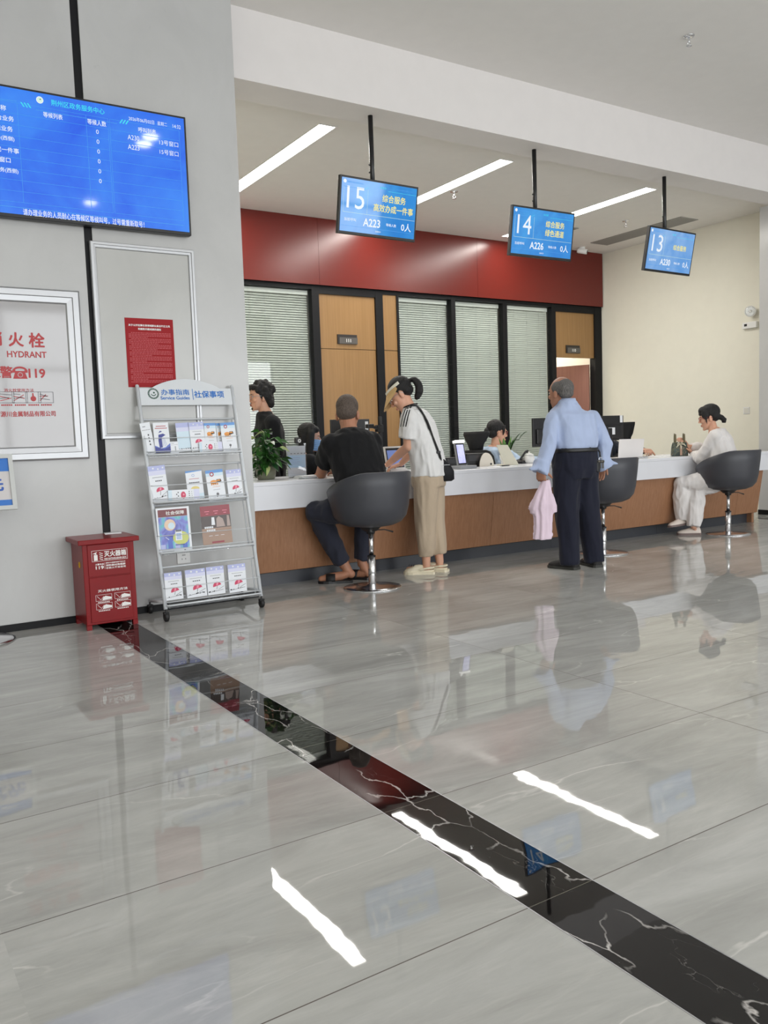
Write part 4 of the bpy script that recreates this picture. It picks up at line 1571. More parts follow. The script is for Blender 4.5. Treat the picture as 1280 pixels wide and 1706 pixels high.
# ---- hanging number screens
def monitor(px, py, X, Z, yaw, tilt, n1, l1, l2, num, scr, lab):
    Y = 5.9
    top = at(px, py, 5.98)
    t = thing('hanging_number_screen', lab, 'number screen', (top.x, 5.98, 3.70), 0, 'number screens hanging over the counter')
    w, h = .755, .438
    r = V((math.cos(yaw), math.sin(yaw), 0))
    n0 = V((math.sin(yaw), -math.cos(yaw), 0))
    up = V((0, 0, 1)) * math.cos(tilt) + n0 * math.sin(tilt)
    C = V((X, Y, Z))
    nn = r.cross(up).normalized()
    if nn.y > 0:
        nn = -nn
    M = Matrix(((r.x, -nn.x, up.x, C.x), (r.y, -nn.y, up.y, C.y), (r.z, -nn.z, up.z, C.z), (0, 0, 0, 1)))

    def part(mb, name):
        bmesh.ops.transform(mb.bm, matrix=M, verts=mb.bm.verts)
        return mb.build(name, None, t)
    part(MB().bx(-w / 2, w / 2, 0, .035, -h / 2, h / 2, m_bplast, .004).bx(-w * .3, w * .3, .03, .055, -h * .32, h * .3, m_bplast, .01), 'housing')
    part(MB().bx(-w / 2 + .016, w / 2 - .016, -.002, .002, -h / 2 + .022, h / 2 - .016, scr), 'screen')
    hb = C + V((0, .05, h * .12))
    pole = MB().cyl(V((top.x, 5.98, 3.70)), V((top.x, 5.98, Z + .05)), .02, m_blackmetal, 16)
    pole.build('pole', None, t)
    MB().box((top.x, 5.975, Z + .03), (.05, .05, .2), m_blackmetal).bx(min(top.x, X) - .09, max(top.x, X) + .09, 5.945, 5.97, Z - .05, Z + .06, m_blackmetal).build('bracket', None, t)
    for z in (Z + .37, Z + .31):
        MB().cyl(V((top.x - .03, 5.98, z)), V((top.x - .012, 5.98, z)), .007, m_blackmetal, 8).build('clamp_bolt', None, t)
    F = Face(C + nn * .0022, r, up, .0006)
    ln = MB()
    a, b, c, d = -w / 2 + .022, w / 2 - .022, -h / 2 + .03, h / 2 - .022
    pale = m_lcdg
    F.line(ln, a + .015, d - .06, a + .21, d - .06, .0022, m_lcdl)
    F.line(ln, a + .015, -.052, b, -.052, .0022, pale)
    F.line(ln, a + .24, d - .06, a + .24, -.052, .0018, pale)
    F.line(ln, a + .015, d - .06, a + .015, -.052, .0018, pale)
    F.line(ln, a, c + .035, b, c + .035, .002, m_lcdl)
    F.line(ln, a + .2, d - .06, a + .24, d - .045, .002, m_lcdc)
    F.line(ln, b - .28, d - .05, b, d - .05, .002, m_lcdc)
    part_ = ln.build('grid_lines', None, t)
    tx = MB()
    F.text(tx, num, a + .128, .062, .165, m_lcdw, .165, .0)
    F.text(tx, '荆州区政务服务中心', a + .12, d - .022, .014, m_lcdl, .15)
    F.text(tx, n1, .02, d - .03, .018, m_lcdc)
    F.text(tx, '2026年06月02日 星期二 14:32', b - .12, d - .026, .009, m_lcdl, .16)
    if l2:
        F.text(tx, l1, .14,   .09, .058, m_lcdy, .23, .012)
        F.text(tx, l2, .14, .012, .06, m_lcdy, .39 if len(l2) > 4 else .23, .012)
    else:
        F.text(tx, l1, .14, .045, .055, m_lcdy, .215, .012)
    F.text(tx, '当前呼叫', a + .085, -.105, .025, m_lcdw, .11, .008)
    F.text(tx, {'15': 'A223', '14': 'A226', '13': 'A230'}[num], -.065, -.112, .062, m_lcdw, .165, .022)
    F.text(tx, '等候人数', .125, -.11, .023, m_lcdw, .1, .008)
    F.text(tx, '0人',   .275, -.112, .065, m_lcdw, .1, .014)
    F.text(tx, '温馨提示', -.0, c + .016, .013, m_lcdw)
    F.disc(tx, a + .022, d - .02, .014, m_lcdw, 16)
    tx.build('lettering', None, t)


monitor(617, 190, 3.807, 2.94, .018, .176, '一窗综办', '综合服务', '高效办成一件事', '15', m_scr2, 'hanging counter screen showing number 15')
monitor(890, 250, 5.60, 2.925, -.03, .15, '综合窗', '综合服务', '绿色通道', '14', m_scr2, 'hanging counter screen showing number 14')
monitor(1107, 296, 7.391, 2.923, .034, .192, '综合窗', '综合服务', None, '13', m_scr3, 'hanging counter screen showing number 13')

# ---- pothos in a pot
m_pot = mat('grey_green_ceramic', (120, 122, 104), .3)
m_leaf = mat('pothos_green', (44, 92, 34), .35, 0, .5, .45, 9)
m_leaf2 = mat('dark_leaf_green', (30, 66, 34), .35, 0, .5, .3, 9)
m_leafv = mat('cream_variegation', (178, 192, 128), .4, 0, .5, .2, 20)
m_soil = mat('potting_soil', (44, 34, 26), .9)


def leaf_mesh(mb, base, tip_dir, L, W, m, droop=.35, roll=0.0, heart=True, m2=None):
    d = V(tip_dir).normalized()
    side = d.cross(V((0, 0, 1)))
    side = side.normalized() if side.length > .05 else V((1, 0, 0))
    nrm = side.cross(d).normalized()
    side = (side * math.cos(roll) + nrm * math.sin(roll)).normalized()
    nrm = side.cross(d).normalized()
    n = 7
    ws = [.0, .72, 1.0, .95, .74, .42, .0] if heart else [.12, .5, .85, 1.0, .85, .5, 0]
    la, ce, ra = [], [], []
    for i in range(n):
        u = i / (n - 1)
        p = V(base) + d * (L * u) - V((0, 0, 1)) * (droop * L * u * u)
        w = W * ws[i] / 2
        la.append(p + side * w + nrm * (w * .35))
        ra.append(p - side * w + nrm * (w * .35))
        ce.append(p)
    mb.strip(la, ce, m)
    mb.strip(ce, ra, m2 or m)


def pothos(loc, label):
    t = thing('potted_pothos', label, 'potted plant', loc)
    x, y, z = loc
    MB().lathe([(.002, 0), (.062, 0), (.07, .01), (.078, .05), (.08, .1), (.076, .118), (.068, .118), (.066, .1), (.002, .1)], loc, m_pot, 28).build('pot', None, t)
    MB().lathe([(.002, .095), (.066, .1)], loc, m_soil, 20, cap=False).build('soil', None, t)
    rnd = random.Random(11)
    lf, st = MB(), MB()
    o = V((x, y, z + .1))
    for k in range(84):
        a = rnd.uniform(0, 2 * PI)
        rr = rnd.uniform(.02, .155) * (1.0 if math.cos(a) > -.3 else .75)
        hh = rnd.uniform(.0, .27) * (1 - (rr / .26) ** 2) + rnd.uniform(-.05, .04)
        p = o + V((rr * math.cos(a), rr * math.sin(a) * .8, hh))
        mid = o + V((rr * .35 * math.cos(a), rr * .35 * math.sin(a), hh * .7 + .05))
        st.tube([o + V((rnd.uniform(-.03, .03), rnd.uniform(-.03, .03), -.01)), mid, p], .0028, m_leaf, 5)
        d = V((math.cos(a + rnd.uniform(-.6, .6)), math.sin(a + rnd.uniform(-.6, .6)), rnd.uniform(-.7, .45)))
        L = rnd.uniform(.058, .098)
        leaf_mesh(lf, p, d, L, L * rnd.uniform(.62, .8), m_leaf if k % 5 else m_leaf2, rnd.uniform(.2, .6), rnd.uniform(-.6, .6), True, m_leafv if k % 6 == 0 else None)
    st.build('stems', None, t)
    lf.build('foliage', None, t)
    return t


pothos((2.775, 6.06, CT), 'bushy green pothos in a round pot at the left end of the counter')


# acrylic card holder
t = thing('acrylic_sign_holder', 'clear acrylic sign holder with a pale blue card beside the pothos', 'sign holder', (3.07, 6.05, CT))
a0, a1 = at(480, 790, 6.05).x, at(511.5, 790, 6.05).x
zt = at(495, 739, 6.05).z
MB().bx(a0, a1, 6.046, 6.05, CT, zt, m_clear).bx(a0, a1, 6.058, 6.062, CT, zt, m_clear).bx(a0, a1, 5.97, 6.10, CT, CT + .005, m_clear).build('holder', None, t)
q = MB()
hh = zt - CT
q.bx(a0 + .004, a1 - .004, 6.052, 6.056, CT + hh * .04, CT + hh * .93, mat('pale_grey_card', (214, 220, 228), .5))
q.build('card', None, t)
pq = MB()
fa = Face((0, 6.052, 0), (1, 0, 0), (0, 0, 1), .0006)
fa.rect(pq, a0 + .006, a1 - .006, CT + hh * .3, CT + hh * .66, mat('pale_blue_print', (196, 224, 250), .5))
for k in range(5):
    fa.rect(pq, a0 + .03 + k * .03, a0 + .045 + k * .03, CT + hh * .70, CT + hh * .72, m_ink_grey)
for k in range(4):
    fa.rect(pq, a0 + .02, a0 + .11 - .01 * (k % 2), CT + hh * (.58 - .06 * k), CT + hh * (.59 - .06 * k), m_lav, .0012)
pq.build('card_print', None, t)
pf = MB()
c = V(((a0 + a1) / 2 + .02, 5.88, CT))
for k in range(4):
    pf.box(c + V((.01 * k - .01, .006 * k, .003 + .005 * k)), (.21, .13, .0045), m_paper, Euler((0, 0, .08 * k - .1)))
tag(pf.build('form_stack'), 'loose stack of white forms before the acrylic sign holder', 'papers')
tag(MB().box((2.99, 5.77, CT + .006), (.12, .075, .012), mat('grey_notepad', (160, 166, 172), .5), Euler((0, 0, .2)), .002).build('notepad'), 'small grey notepad on the counter in front of the pothos', 'notepad')
tag(MB().box((3.36, 5.86, CT + .008), (.2, .14, .016), mat('ivory_tray', (214, 212, 200), .4), Euler((0, 0, .1)), .004).build('document_tray'), 'ivory document tray by the elbow of the man in black', 'tray')
# webcam
p = at(497, 734, 6.12)
t = thing('webcam', 'small black webcam with white lens ring on a thin stalk above the sign holder', 'webcam', (p.x, 6.12, CT))
MB().lathe([(.002, 0), (.045, 0), (.045, .008), (.01, .014), (.002, .014)], (p.x, 6.14, CT), m_bplast).build('foot', None, t)
MB().tube([(p.x, 6.14, CT + .01), (p.x + .01, 6.145, CT + .15), (p.x, 6.14, p.z - .02)], .004, m_alu, 8).build('stalk', None, t)
MB().box((p.x, 6.13, p.z), (.05, .035, .045), m_bplast, None, .006).build('body', None, t)
wr = MB()
wr.cyl((p.x + .006, 6.113, p.z - .002), (p.x + .006, 6.108, p.z - .002), .014, m_wplast, 16).cyl((p.x + .006, 6.109, p.z - .002), (p.x + .006, 6.106, p.z - .002), .006, m_bplast, 12)
wr.build('lens_ring', None, t)


# ---- office monitors seen from behind
def back_monitor(x0, x1, z0, z1, Y, label, stickers, foot=True, yaw=0.0, desk=CT):
    cx, cz = (x0 + x1) / 2, (z0 + z1) / 2
    t = thing('desk_monitor', label, 'monitor', (cx, Y, desk), yaw)
    w, h = x1 - x0, z1 - z0
    cz -= desk
    MB().bx(-w / 2, w / 2, 0, .022, cz - h / 2, cz + h / 2, m_bplast, .004).bx(-w * .42, w * .42, -.02, .002, cz - h * .4, cz + h * .12, m_bplast, .008).build('housing', None, t, False)
    MB().bx(-w / 2 + .01, w / 2 - .01, .021, .024, cz - h / 2 + .015, cz + h / 2 - .01, m_scr2).build('screen', None, t, False)
    MB().bx(-.035, .035, -.045, -.01, .01, cz, m_bplast, .004).build('stand', None, t, False)
    MB().bx(-.11, .11, -.10, .08, 0, .012, m_bplast, .004).build('foot', None, t, False)
    for sx, sz, sw, sh, dy in stickers:
        MB().bx(sx * w - sw / 2, sx * w + sw / 2, -.0015 - dy, -dy, cz + sz * h - sh / 2, cz + sz * h + sh / 2, m_paper).build('sticker', None, t, False)
    return t


YM = 6.28
p0, p1 = at(551, 693, YM), at(614, 698, YM)
back_monitor(p0.x, p1.x + .01, .97, p1.z, YM, 'black monitor seen from behind, beyond the head of the man in black', [(-.42, -.13, .02, .08, 0), (.42, .3, .03, .075, 0)])
YM = 6.38
p0, p1 = at(996, 692, YM), at(1039, 692, YM)
back_monitor(p0.x - .12, p1.x, at(1039, 733, YM).z, p1.z, YM, 'black monitor seen from behind, right of the man in the blue shirt', [(.43, .36, .04, .075, 0), (.1, -.12, .1, .075, .02)])
p0, p1 = at(888, 697, 6.62), at(888, 745, 6.62)
back_monitor(p0.x, p0.x + .5, p1.z, p0.z, 6.62, 'black monitor at the left arm of the man in the blue shirt', [], yaw=0, desk=.74)

# document camera post beside door 111
YP = 6.05
pt, pb = at(632, 700, YP), at(636, 782, YP)
t = thing('document_camera', 'black document camera post rising from the counter before the oak door', 'document camera', (pb.x, YP, CT))
MB().bx(pb.x - .07, pb.x + .07, YP - .05, YP + .09, CT, CT + .018, m_bplast, .004).build('base', None, t)
MB().bx(pb.x - .014, pb.x + .014, YP - .014, YP + .014, CT + .018, pt.z + .03, m_bplast, .003).build('post', None, t)
MB().tube([(pb.x, YP, pt.z - .07), (pb.x - .06, YP - .02, pt.z - .065), (pb.x - .12, YP - .05, pt.z - .05)], [.014, .012, .012], m_bplast, 10).box((pb.x - .01, YP, pt.z - .07), (.06, .05, .06), m_bplast, None, .006).build('arm', None, t)
MB().box((pb.x - .14, YP - .06, pt.z - .05), (.06, .05, .035), m_bplast, None, .006).build('camera_head', None, t)

# tablet
YT = 5.93
tl, br = at(645, 749, YT), at(672, 780, YT)
t = thing('signature_tablet', 'white framed signature tablet under the hands of the woman with the visor', 'tablet', (tl.x + .1, YT, CT))
rt = V((1, .12, 0)).normalized()
up = V((.05, .30, .9)).normalized()
O = V((tl.x - .02, YT - .03, CT + .03))
nn = rt.cross(up).normalized()


def tslab(mb, x0, x1, y0, y1, z, th, m):
    mb.prism([O + rt * x0 + up * y0 + nn * z, O + rt * x1 + up * y0 + nn * z, O + rt * x1 + up * y1 + nn * z, O + rt * x0 + up * y1 + nn * z], -nn * th, m)


mb = MB()
tslab(mb, 0, .20, 0, .2, 0, .014, m_wplast)
mb.build('case', None, t)
mb = MB()
tslab(mb, .012, .188, .012, .185, .001, .002, m_bplast)
mb.build('bezel', None, t)
mb = MB()
tslab(mb, .022, .178, .02, .165, .002, .001, emis('lit_lilac_display', (130, 150, 214), .7))
mb.build('screen', None, t)
MB().prism([O - nn * .014 + rt * .03, O - nn * .014 + rt * .17, O + rt * .17 + V((0, .12, -.03)), O + rt * .03 + V((0, .12, -.03))], V((0, 0, .012)), m_wplast).bx(O.x + .02, O.x + .19, YT - .045, YT + .12, CT, CT + .03, m_wplast, .004).build('stand', None, t)

# face recognition terminal with a lit top
YD = 5.86
bl, tr_ = at(765, 772, YD), at(778, 729, YD)
t = thing('face_terminal', 'slim payment terminal with glowing top bar and lilac lit screen', 'terminal', (bl.x + .06, YD, CT))
O = V((at(764, 773, YD).x, YD, CT + .03))
rt = V((math.cos(.18), math.sin(.18), 0))
up = V((-.06, .18, 1)).normalized()
nn = rt.cross(up).normalized()
up = nn.cross(rt)
hgt = at(758, 733, YD).z - O.z + .0
mb = MB()
tslab(mb, 0, .115, 0, hgt, 0, .018, m_alu)
mb.build('body', None, t)
mb = MB()
tslab(mb, .004, .111, .006, hgt - .028, .0015, .002, m_bplast)
mb.build('bezel', None, t)
t2 = NT('lit_lilac_camera_view')
cn = t2.ramp(t2.noise(t2.coord(), 26, 3), [(.35, lin((92, 96, 206))), (.55, lin((140, 146, 232))), (.7, lin((190, 186, 232)))])
t2.l(cn, t2.b.inputs['Emission Color'])
t2.b.inputs['Emission Strength'].default_value = .8
mb = MB()
tslab(mb, .012, .102, .02, hgt - .04, .0022, .001, t2.m)
mb.build('screen', None, t)
mb = MB()
tslab(mb, .0, .118, hgt - .024, hgt, .012, .035, emis('lit_white_bar', (255, 255, 250), 1.6))
mb.build('light_bar', None, t)
bs = MB().bx(O.x - .03, O.x + .15, YD - .07, YD + .09, CT, CT + .028, mat('grey_base_plastic', (150, 152, 156), .35), .004).build('base', None, t)

# black machines behind the terminal
def dark_box(x0, x1, z1, Y, dep, lab, name='receipt_printer'):
    t = thing(name, lab, name.replace('_', ' '), ((x0 + x1) / 2, Y + dep / 2, CT))
    MB().bx(x0, x1, Y, Y + dep, CT, z1, m_bplast, .006).build('body', None, t)
    MB().bx(x0 + .02, x1 - .02, Y - .002, Y + .004, CT + (z1 - CT) * .45, z1 - .015, mat('dark_grey_plastic', (48, 48, 52), .3), .001).build('cover', None, t)
    MB().bx(x0 + .03, x1 - .03, Y - .004, Y, CT + (z1 - CT) * .2, CT + (z1 - CT) * .28, mat('black_slot', (8, 8, 9), .6)).build('slot', None, t)
    return t


p0, p1 = at(778, 756, 6.1), at(809, 756, 6.1)
dark_box(p0.x, p1.x, p0.z, 6.1, .2, 'black boxy printer right behind the lit payment terminal', 'receipt_printer')
p0, p1 = at(741, 763, 6.1), at(764, 760, 6.1)
dark_box(p0.x, p1.x, p0.z, 6.1, .2, 'low black card reader left of the lit payment terminal', 'card_reader')
# rounded white machine
p = at(816, 773, 6.08)
t = thing('rounded_holder', 'small rounded white desk item right of the black printer', 'desk item', (p.x, 6.08, CT))
pts = [V((p.x - .03 + .085 * math.cos(PI * k / 14) - .02, 6.06, CT + .125 * math.sin(PI * k / 14))) for k in range(15)]
MB().prism(pts, V((.03, .05, 0)), mat('warm_white_plastic', (232, 224, 210), .35)).build('shell', None, t)
MB().cyl((p.x + .0, 6.061, CT + .02), (p.x + .0, 6.057, CT + .02), .01, m_bplast, 10).build('button', None, t)


def open_panel(name, cat, lab, q, Y, lean, m, base=True, dep=.16):
    """white panel standing on the counter, seen from its back; q = tl, tr, br, bl in the photo"""
    tl, tr, br, bl = [at(x, y, Y) for x, y in q]
    t = thing(name, lab, cat, ((bl.x + br.x) / 2, Y, CT))
    sh = CT + .008 - min(bl.z, br.z)
    pts = []
    for a, up_ in ((bl, 0), (br, 0), (tr, 1), (tl, 1)):
        pts.append(V((a.x, Y + (lean if up_ else 0), (CT + .01) if not up_ else a.z)))
    MB().prism(pts, V((0, .009, 0)), m).build('lid', None, t)
    if base:
        MB().bx(min(bl.x, br.x), max(bl.x, br.x), Y + .0, Y + dep, CT, CT + .01, m, .003).build('base', None, t)
    return t


m_ivory = mat('ivory_laptop_shell', (222, 218, 200), .35)
open_panel('customer_display', 'display', 'ivory display panel leaning on the counter before the clerk in pale blue', [(835, 741), (853, 741), (864, 772), (841, 774)], 6.0, .06, m_ivory, True, .12)
open_panel('white_laptop', 'laptop', 'open white laptop seen from behind beside the black monitor', [(1029, 732), (1070, 731), (1071, 758), (1031, 760)], 5.95, -.03, mat('white_laptop_shell', (226, 222, 220), .35), True, .22)
# notebook with a wire binding before the laptop
p = at(1050, 760, 5.86)
t = thing('spiral_notebook', 'open wire bound notebook lying in front of the white laptop', 'notebook', (p.x, 5.83, CT))
MB().box((p.x, 5.83, CT + .006), (.3, .14, .012), m_paper, None, .002).build('pages', None, t)
wb = MB()
for k in range(16):
    x = p.x - .14 + k * .0187
    wb.tube([V((x, 5.76 + .009 * math.cos(a), CT + .008 + .009 * math.sin(a))) for a in [2 * PI * j / 8 for j in range(9)]], .0016, m_bplast, 5)
wb.build('binding', None, t)
p = at(836, 774, 5.83)
t = thing('paper_sheet', 'white form lying before the ivory display with a pen on it', 'paper', (p.x, 5.83, CT))
MB().box((p.x, 5.83, CT + .002), (.26, .15, .003), m_paper, Euler((0, 0, .15))).build('sheet', None, t)
t = thing('ballpoint_pen', 'dark ballpoint pen lying on the white form before the ivory display', 'pen', (p.x, 5.82, CT + .004))
MB().tube([(p.x - .03, 5.80, CT + .009), (p.x + .075, 5.815, CT + .009), (p.x + .09, 5.817, CT + .008)], [.005, .005, .001], m_bplast, 10).build('barrel', None, t)
MB().tube([(p.x - .03, 5.80, CT + .009), (p.x - .045, 5.798, CT + .009)], [.005, .004], m_alu, 10).build('cap', None, t)
p = at(1100, 757, 5.95)
tag(MB().box((p.x, 5.93, CT + .002), (.3, .2, .003), m_paper, Euler((0, 0, -.08))).build('paper_sheet'), 'white sheet of paper on the counter left of the camouflage handbag', 'paper')

# plant with strap leaves, behind the ivory display
YQ = 6.28
p = at(843, 741, YQ)
t = thing('potted_plant', 'long leaved green plant in a white pot behind the ivory display', 'potted plant', (p.x, YQ, CT))
MB().lathe([(.002, 0), (.05, 0), (.065, .09), (.06, .09), (.055, .075), (.002, .075)], (p.x, YQ, CT), m_wplast, 24).build('pot', None, t)
lf = MB()
rnd = random.Random(5)
for k in range(14):
    a = rnd.uniform(0, 2 * PI)
    d = V((math.cos(a) * rnd.uniform(.15, .5), math.sin(a) * .3, 1))
    leaf_mesh(lf, V((p.x, YQ, CT + .07)) + V((.02 * math.cos(a), .02 * math.sin(a), 0)), d, rnd.uniform(.15, .24), .035, m_leaf if k % 2 else mat('light_leaf_green', (96, 140, 70), .35, 0, .5, .3, 9), .1, 0, False)
for (ex, ey), L in (((877, 724), 1), ((864, 733), 1)):
    e = at(ex, ey, YQ - .02)
    b0 = V((p.x + .02, YQ, CT + .08))
    mid = b0.lerp(e, .5) + V((-.03, 0, .05))
    lf.tube([b0, mid, b0.lerp(e, .62) + V((0, 0, .03))], .004, m_leaf2, 6)
    leaf_mesh(lf, b0.lerp(e, .6) + V((0, 0, .03)), (e - b0.lerp(e, .6)) + V((0, 0, .03)), .17, .055, m_leaf2, .3, .4, False)
lf.build('foliage', None, t)
# jar and telephone
p = at(882, 770, 6.15)
t = thing('white_jar', 'small white lidded jar on the counter by the sleeve of the man in blue', 'jar', (p.x, 6.15, CT))
MB().lathe([(.002, 0), (.04, 0), (.052, .02), (.052, .06), (.042, .08), (.002, .08)], (p.x, 6.15, CT), m_wplast, 24).build('body', None, t)
MB().lathe([(.045, .08), (.046, .086), (.02, .098), (.008, .1), (.01, .112), (.002, .114)], (p.x, 6.15, CT), m_wplast, 24).build('lid', None, t)
p = at(873, 762, 6.2)
t = thing('desk_phone', 'black telephone with raised handset between the plant and the white jar', 'telephone', (p.x, 6.2, CT))
MB().prism([V((p.x - .07, 6.15, CT)), V((p.x + .07, 6.15, CT)), V((p.x + .07, 6.15, CT + .05)), V((p.x - .07, 6.15, CT + .02))], V((0, .16, 0)), m_bplast).build('base', None, t)
a, b = at(868, 768, 6.18), at(879, 752, 6.18)
MB().tube([a + V((0, 0, .005)), a.lerp(b, .15) + V((-.012, 0, .01)), a.lerp(b, .85) + V((-.012, 0, .01)), b], [.016, .011, .011, .018], m_bplast, 10).build('handset', None, t)


# ---- office chairs behind the counter
m_chair = mat('black_mesh_fabric', (20, 20, 22), .8)


def office_chair(x, y, rz, label, hz=1.16, armrest=False):
    t = thing('office_chair', label, 'office chair', (x, y, 0), rz, 'black office chairs behind the counter')
    MB().box((0, 0, .46), (.48, .46, .09), m_chair, None, .035).build('seat', None, t, False)
    bk = MB()
    rings = []
    for z, w, dy in ((.52, .19, -.2), (.6, .22, -.215), (.75, .23, -.23), (.88, .21, -.24), (.93, .17, -.245), (.945, .12, -.245)):
        rings.append([V((w * c, dy - .03 - abs(c) ** 2 * -.04 + o, z)) for c, o in ((-1, 0), (-.5, -.012), (0, -.016), (.5, -.012), (1, 0), (1, .025), (.5, .018), (0, .012), (-.5, .018), (-1, .025))])
    bk.loft(rings, m_chair)
    bk.build('backrest', None, t, False)
    hr = MB()
    rings = []
    for z, w, dy in ((.945, .075, -.25), (1.0, .09, -.255), (1.05, .125, -.25), (hz - .03, .155, -.24), (hz, .15, -.235)):
        rings.append([V((w * c, dy - .03 + .05 * c * c + o, z)) for c, o in ((-1, 0), (-.5, -.01), (0, -.014), (.5, -.01), (1, 0), (1, .03), (.5, .028), (0, .026), (-.5, .028), (-1, .03))])
    hr.loft(rings, m_chair)
    hr.build('headrest', None, t, False)
    MB().cyl((0, 0, .09), (0, 0, .42), .028, m_blackmetal, 16).build('gas_lift', None, t, False)
    MB().tube([(0, -.1, .41), (0, -.24, .43), (0, -.27, .6), (0, -.27, .96)], [.025, .025, .02, .014], m_bplast, 10).build('back_bracket', None, t, False)
    for k in range(5):
        a = 2 * PI * k / 5
        l = MB().tube([(0, 0, .1), (.28 * math.cos(a), .28 * math.sin(a), .07)], [.025, .014], m_bplast, 8)
        l.ball((.29 * math.cos(a), .29 * math.sin(a), .03), .03, m_bplast, 10, 8)
        l.build('leg', None, t, False)
    for sg in (-1, 1):
        MB().tube([(sg * .25, -.02, .44), (sg * .28, -.02, .5), (sg * .28, -.02, .66)], .014, m_bplast, 8).box((sg * .28, .02, .675), (.06, .24, .025), m_bplast, None, .01).build('armrest', None, t, False)
    return t


# ================================================================== people
def remesh(mb, voxel, smooth=4, wr=0.0, wf=14.0, seed=0.0, aniso=(1, 1, .45)):
    """one continuous skin around everything in mb; optional cloth wrinkles"""
    me = bpy.data.meshes.new('skin')
    bmesh.ops.recalc_face_normals(mb.bm, faces=mb.bm.faces)
    mb.bm.to_mesh(me)
    mb.bm.free()
    ob = bpy.data.objects.new('skin', me)
    COL.objects.link(ob)
    r = ob.modifiers.new('r', 'REMESH')
    r.mode = 'VOXEL'
    r.voxel_size = voxel
    if smooth:
        s = ob.modifiers.new('s', 'SMOOTH')
        s.iterations = smooth
        s.factor = .5
    bpy.context.view_layer.update()
    out = bpy.data.meshes.new_from_object(ob.evaluated_get(DG()))
    bpy.data.objects.remove(ob)
    bpy.data.meshes.remove(me)
    if wr:
        nv = [v.normal.copy() for v in out.vertices]
        for v, n in zip(out.vertices, nv):
            q = V((v.co.x * wf * aniso[0] + seed, v.co.y * wf * aniso[1], v.co.z * wf * aniso[2]))
            d = noise.noise(q) + .5 * noise.noise(q * 2.1 + V((3, 1, 7)))
            d = -abs(d) * 1.4 + .4
            v.co += n * (wr * 1.35 * d)
    return out


class MeshBag:
    """joins finished meshes into one object"""
    def __init__(s):
        s.bm = bmesh.new()

    def add(s, me):
        s.bm.from_mesh(me)
        bpy.data.meshes.remove(me)
        return s

    def build(s, name, m, parent, slots=None):
        me = bpy.data.meshes.new(name)
        for f in s.bm.faces:
            f.smooth = True
        s.bm.to_mesh(me)
        s.bm.free()
        for q in (slots or [m]):
            me.materials.append(q)
        o = bpy.data.objects.new(name, me)
        COL.objects.link(o)
        o.parent = parent
        me.transform(wmat(parent).inverted())
        return o


def ring(c, r, f, w, d, n=20, e=.82):
    c, r, f = V(c), V(r).normalized(), V(f).normalized()
    pts = []
    for k in range(n):
        a = 2 * PI * k / n
        ca, sa = math.cos(a), math.sin(a)
        x = w * math.copysign(abs(ca) ** e, ca)
        y = d * math.copysign(abs(sa) ** e, sa)
        pts.append(c + r * x + f * y)
    return pts


def torso(mb, st, m=None):
    """stations: (centre, right, forward, half width, half depth)"""
    mb.loft([ring(*s) for s in st], m)


def limb(mb, pts, rs, seg=14, hem=False):
    """tapering limb; with hem=True the far end is cut straight like a cuff"""
    pts = [V(p) for p in pts]
    mb.tube(pts, rs, None, seg)
    for p, r in list(zip(pts, rs))[:-1 if hem else None]:
        mb.ball(p, r, None, seg, 8)


def frame(face, up=(0, 0, 1)):
    """rotation matrix whose -Y looks along face"""
    f = V(face).normalized()
    r = f.cross(V(up))
    r.normalize()
    u = r.cross(f)
    # columns: local x = -r (face looks along -y, so its own left is +x)
    return Matrix(((-r.x, -f.x, u.x), (-r.y, -f.y, u.y), (-r.z, -f.z, u.z)))


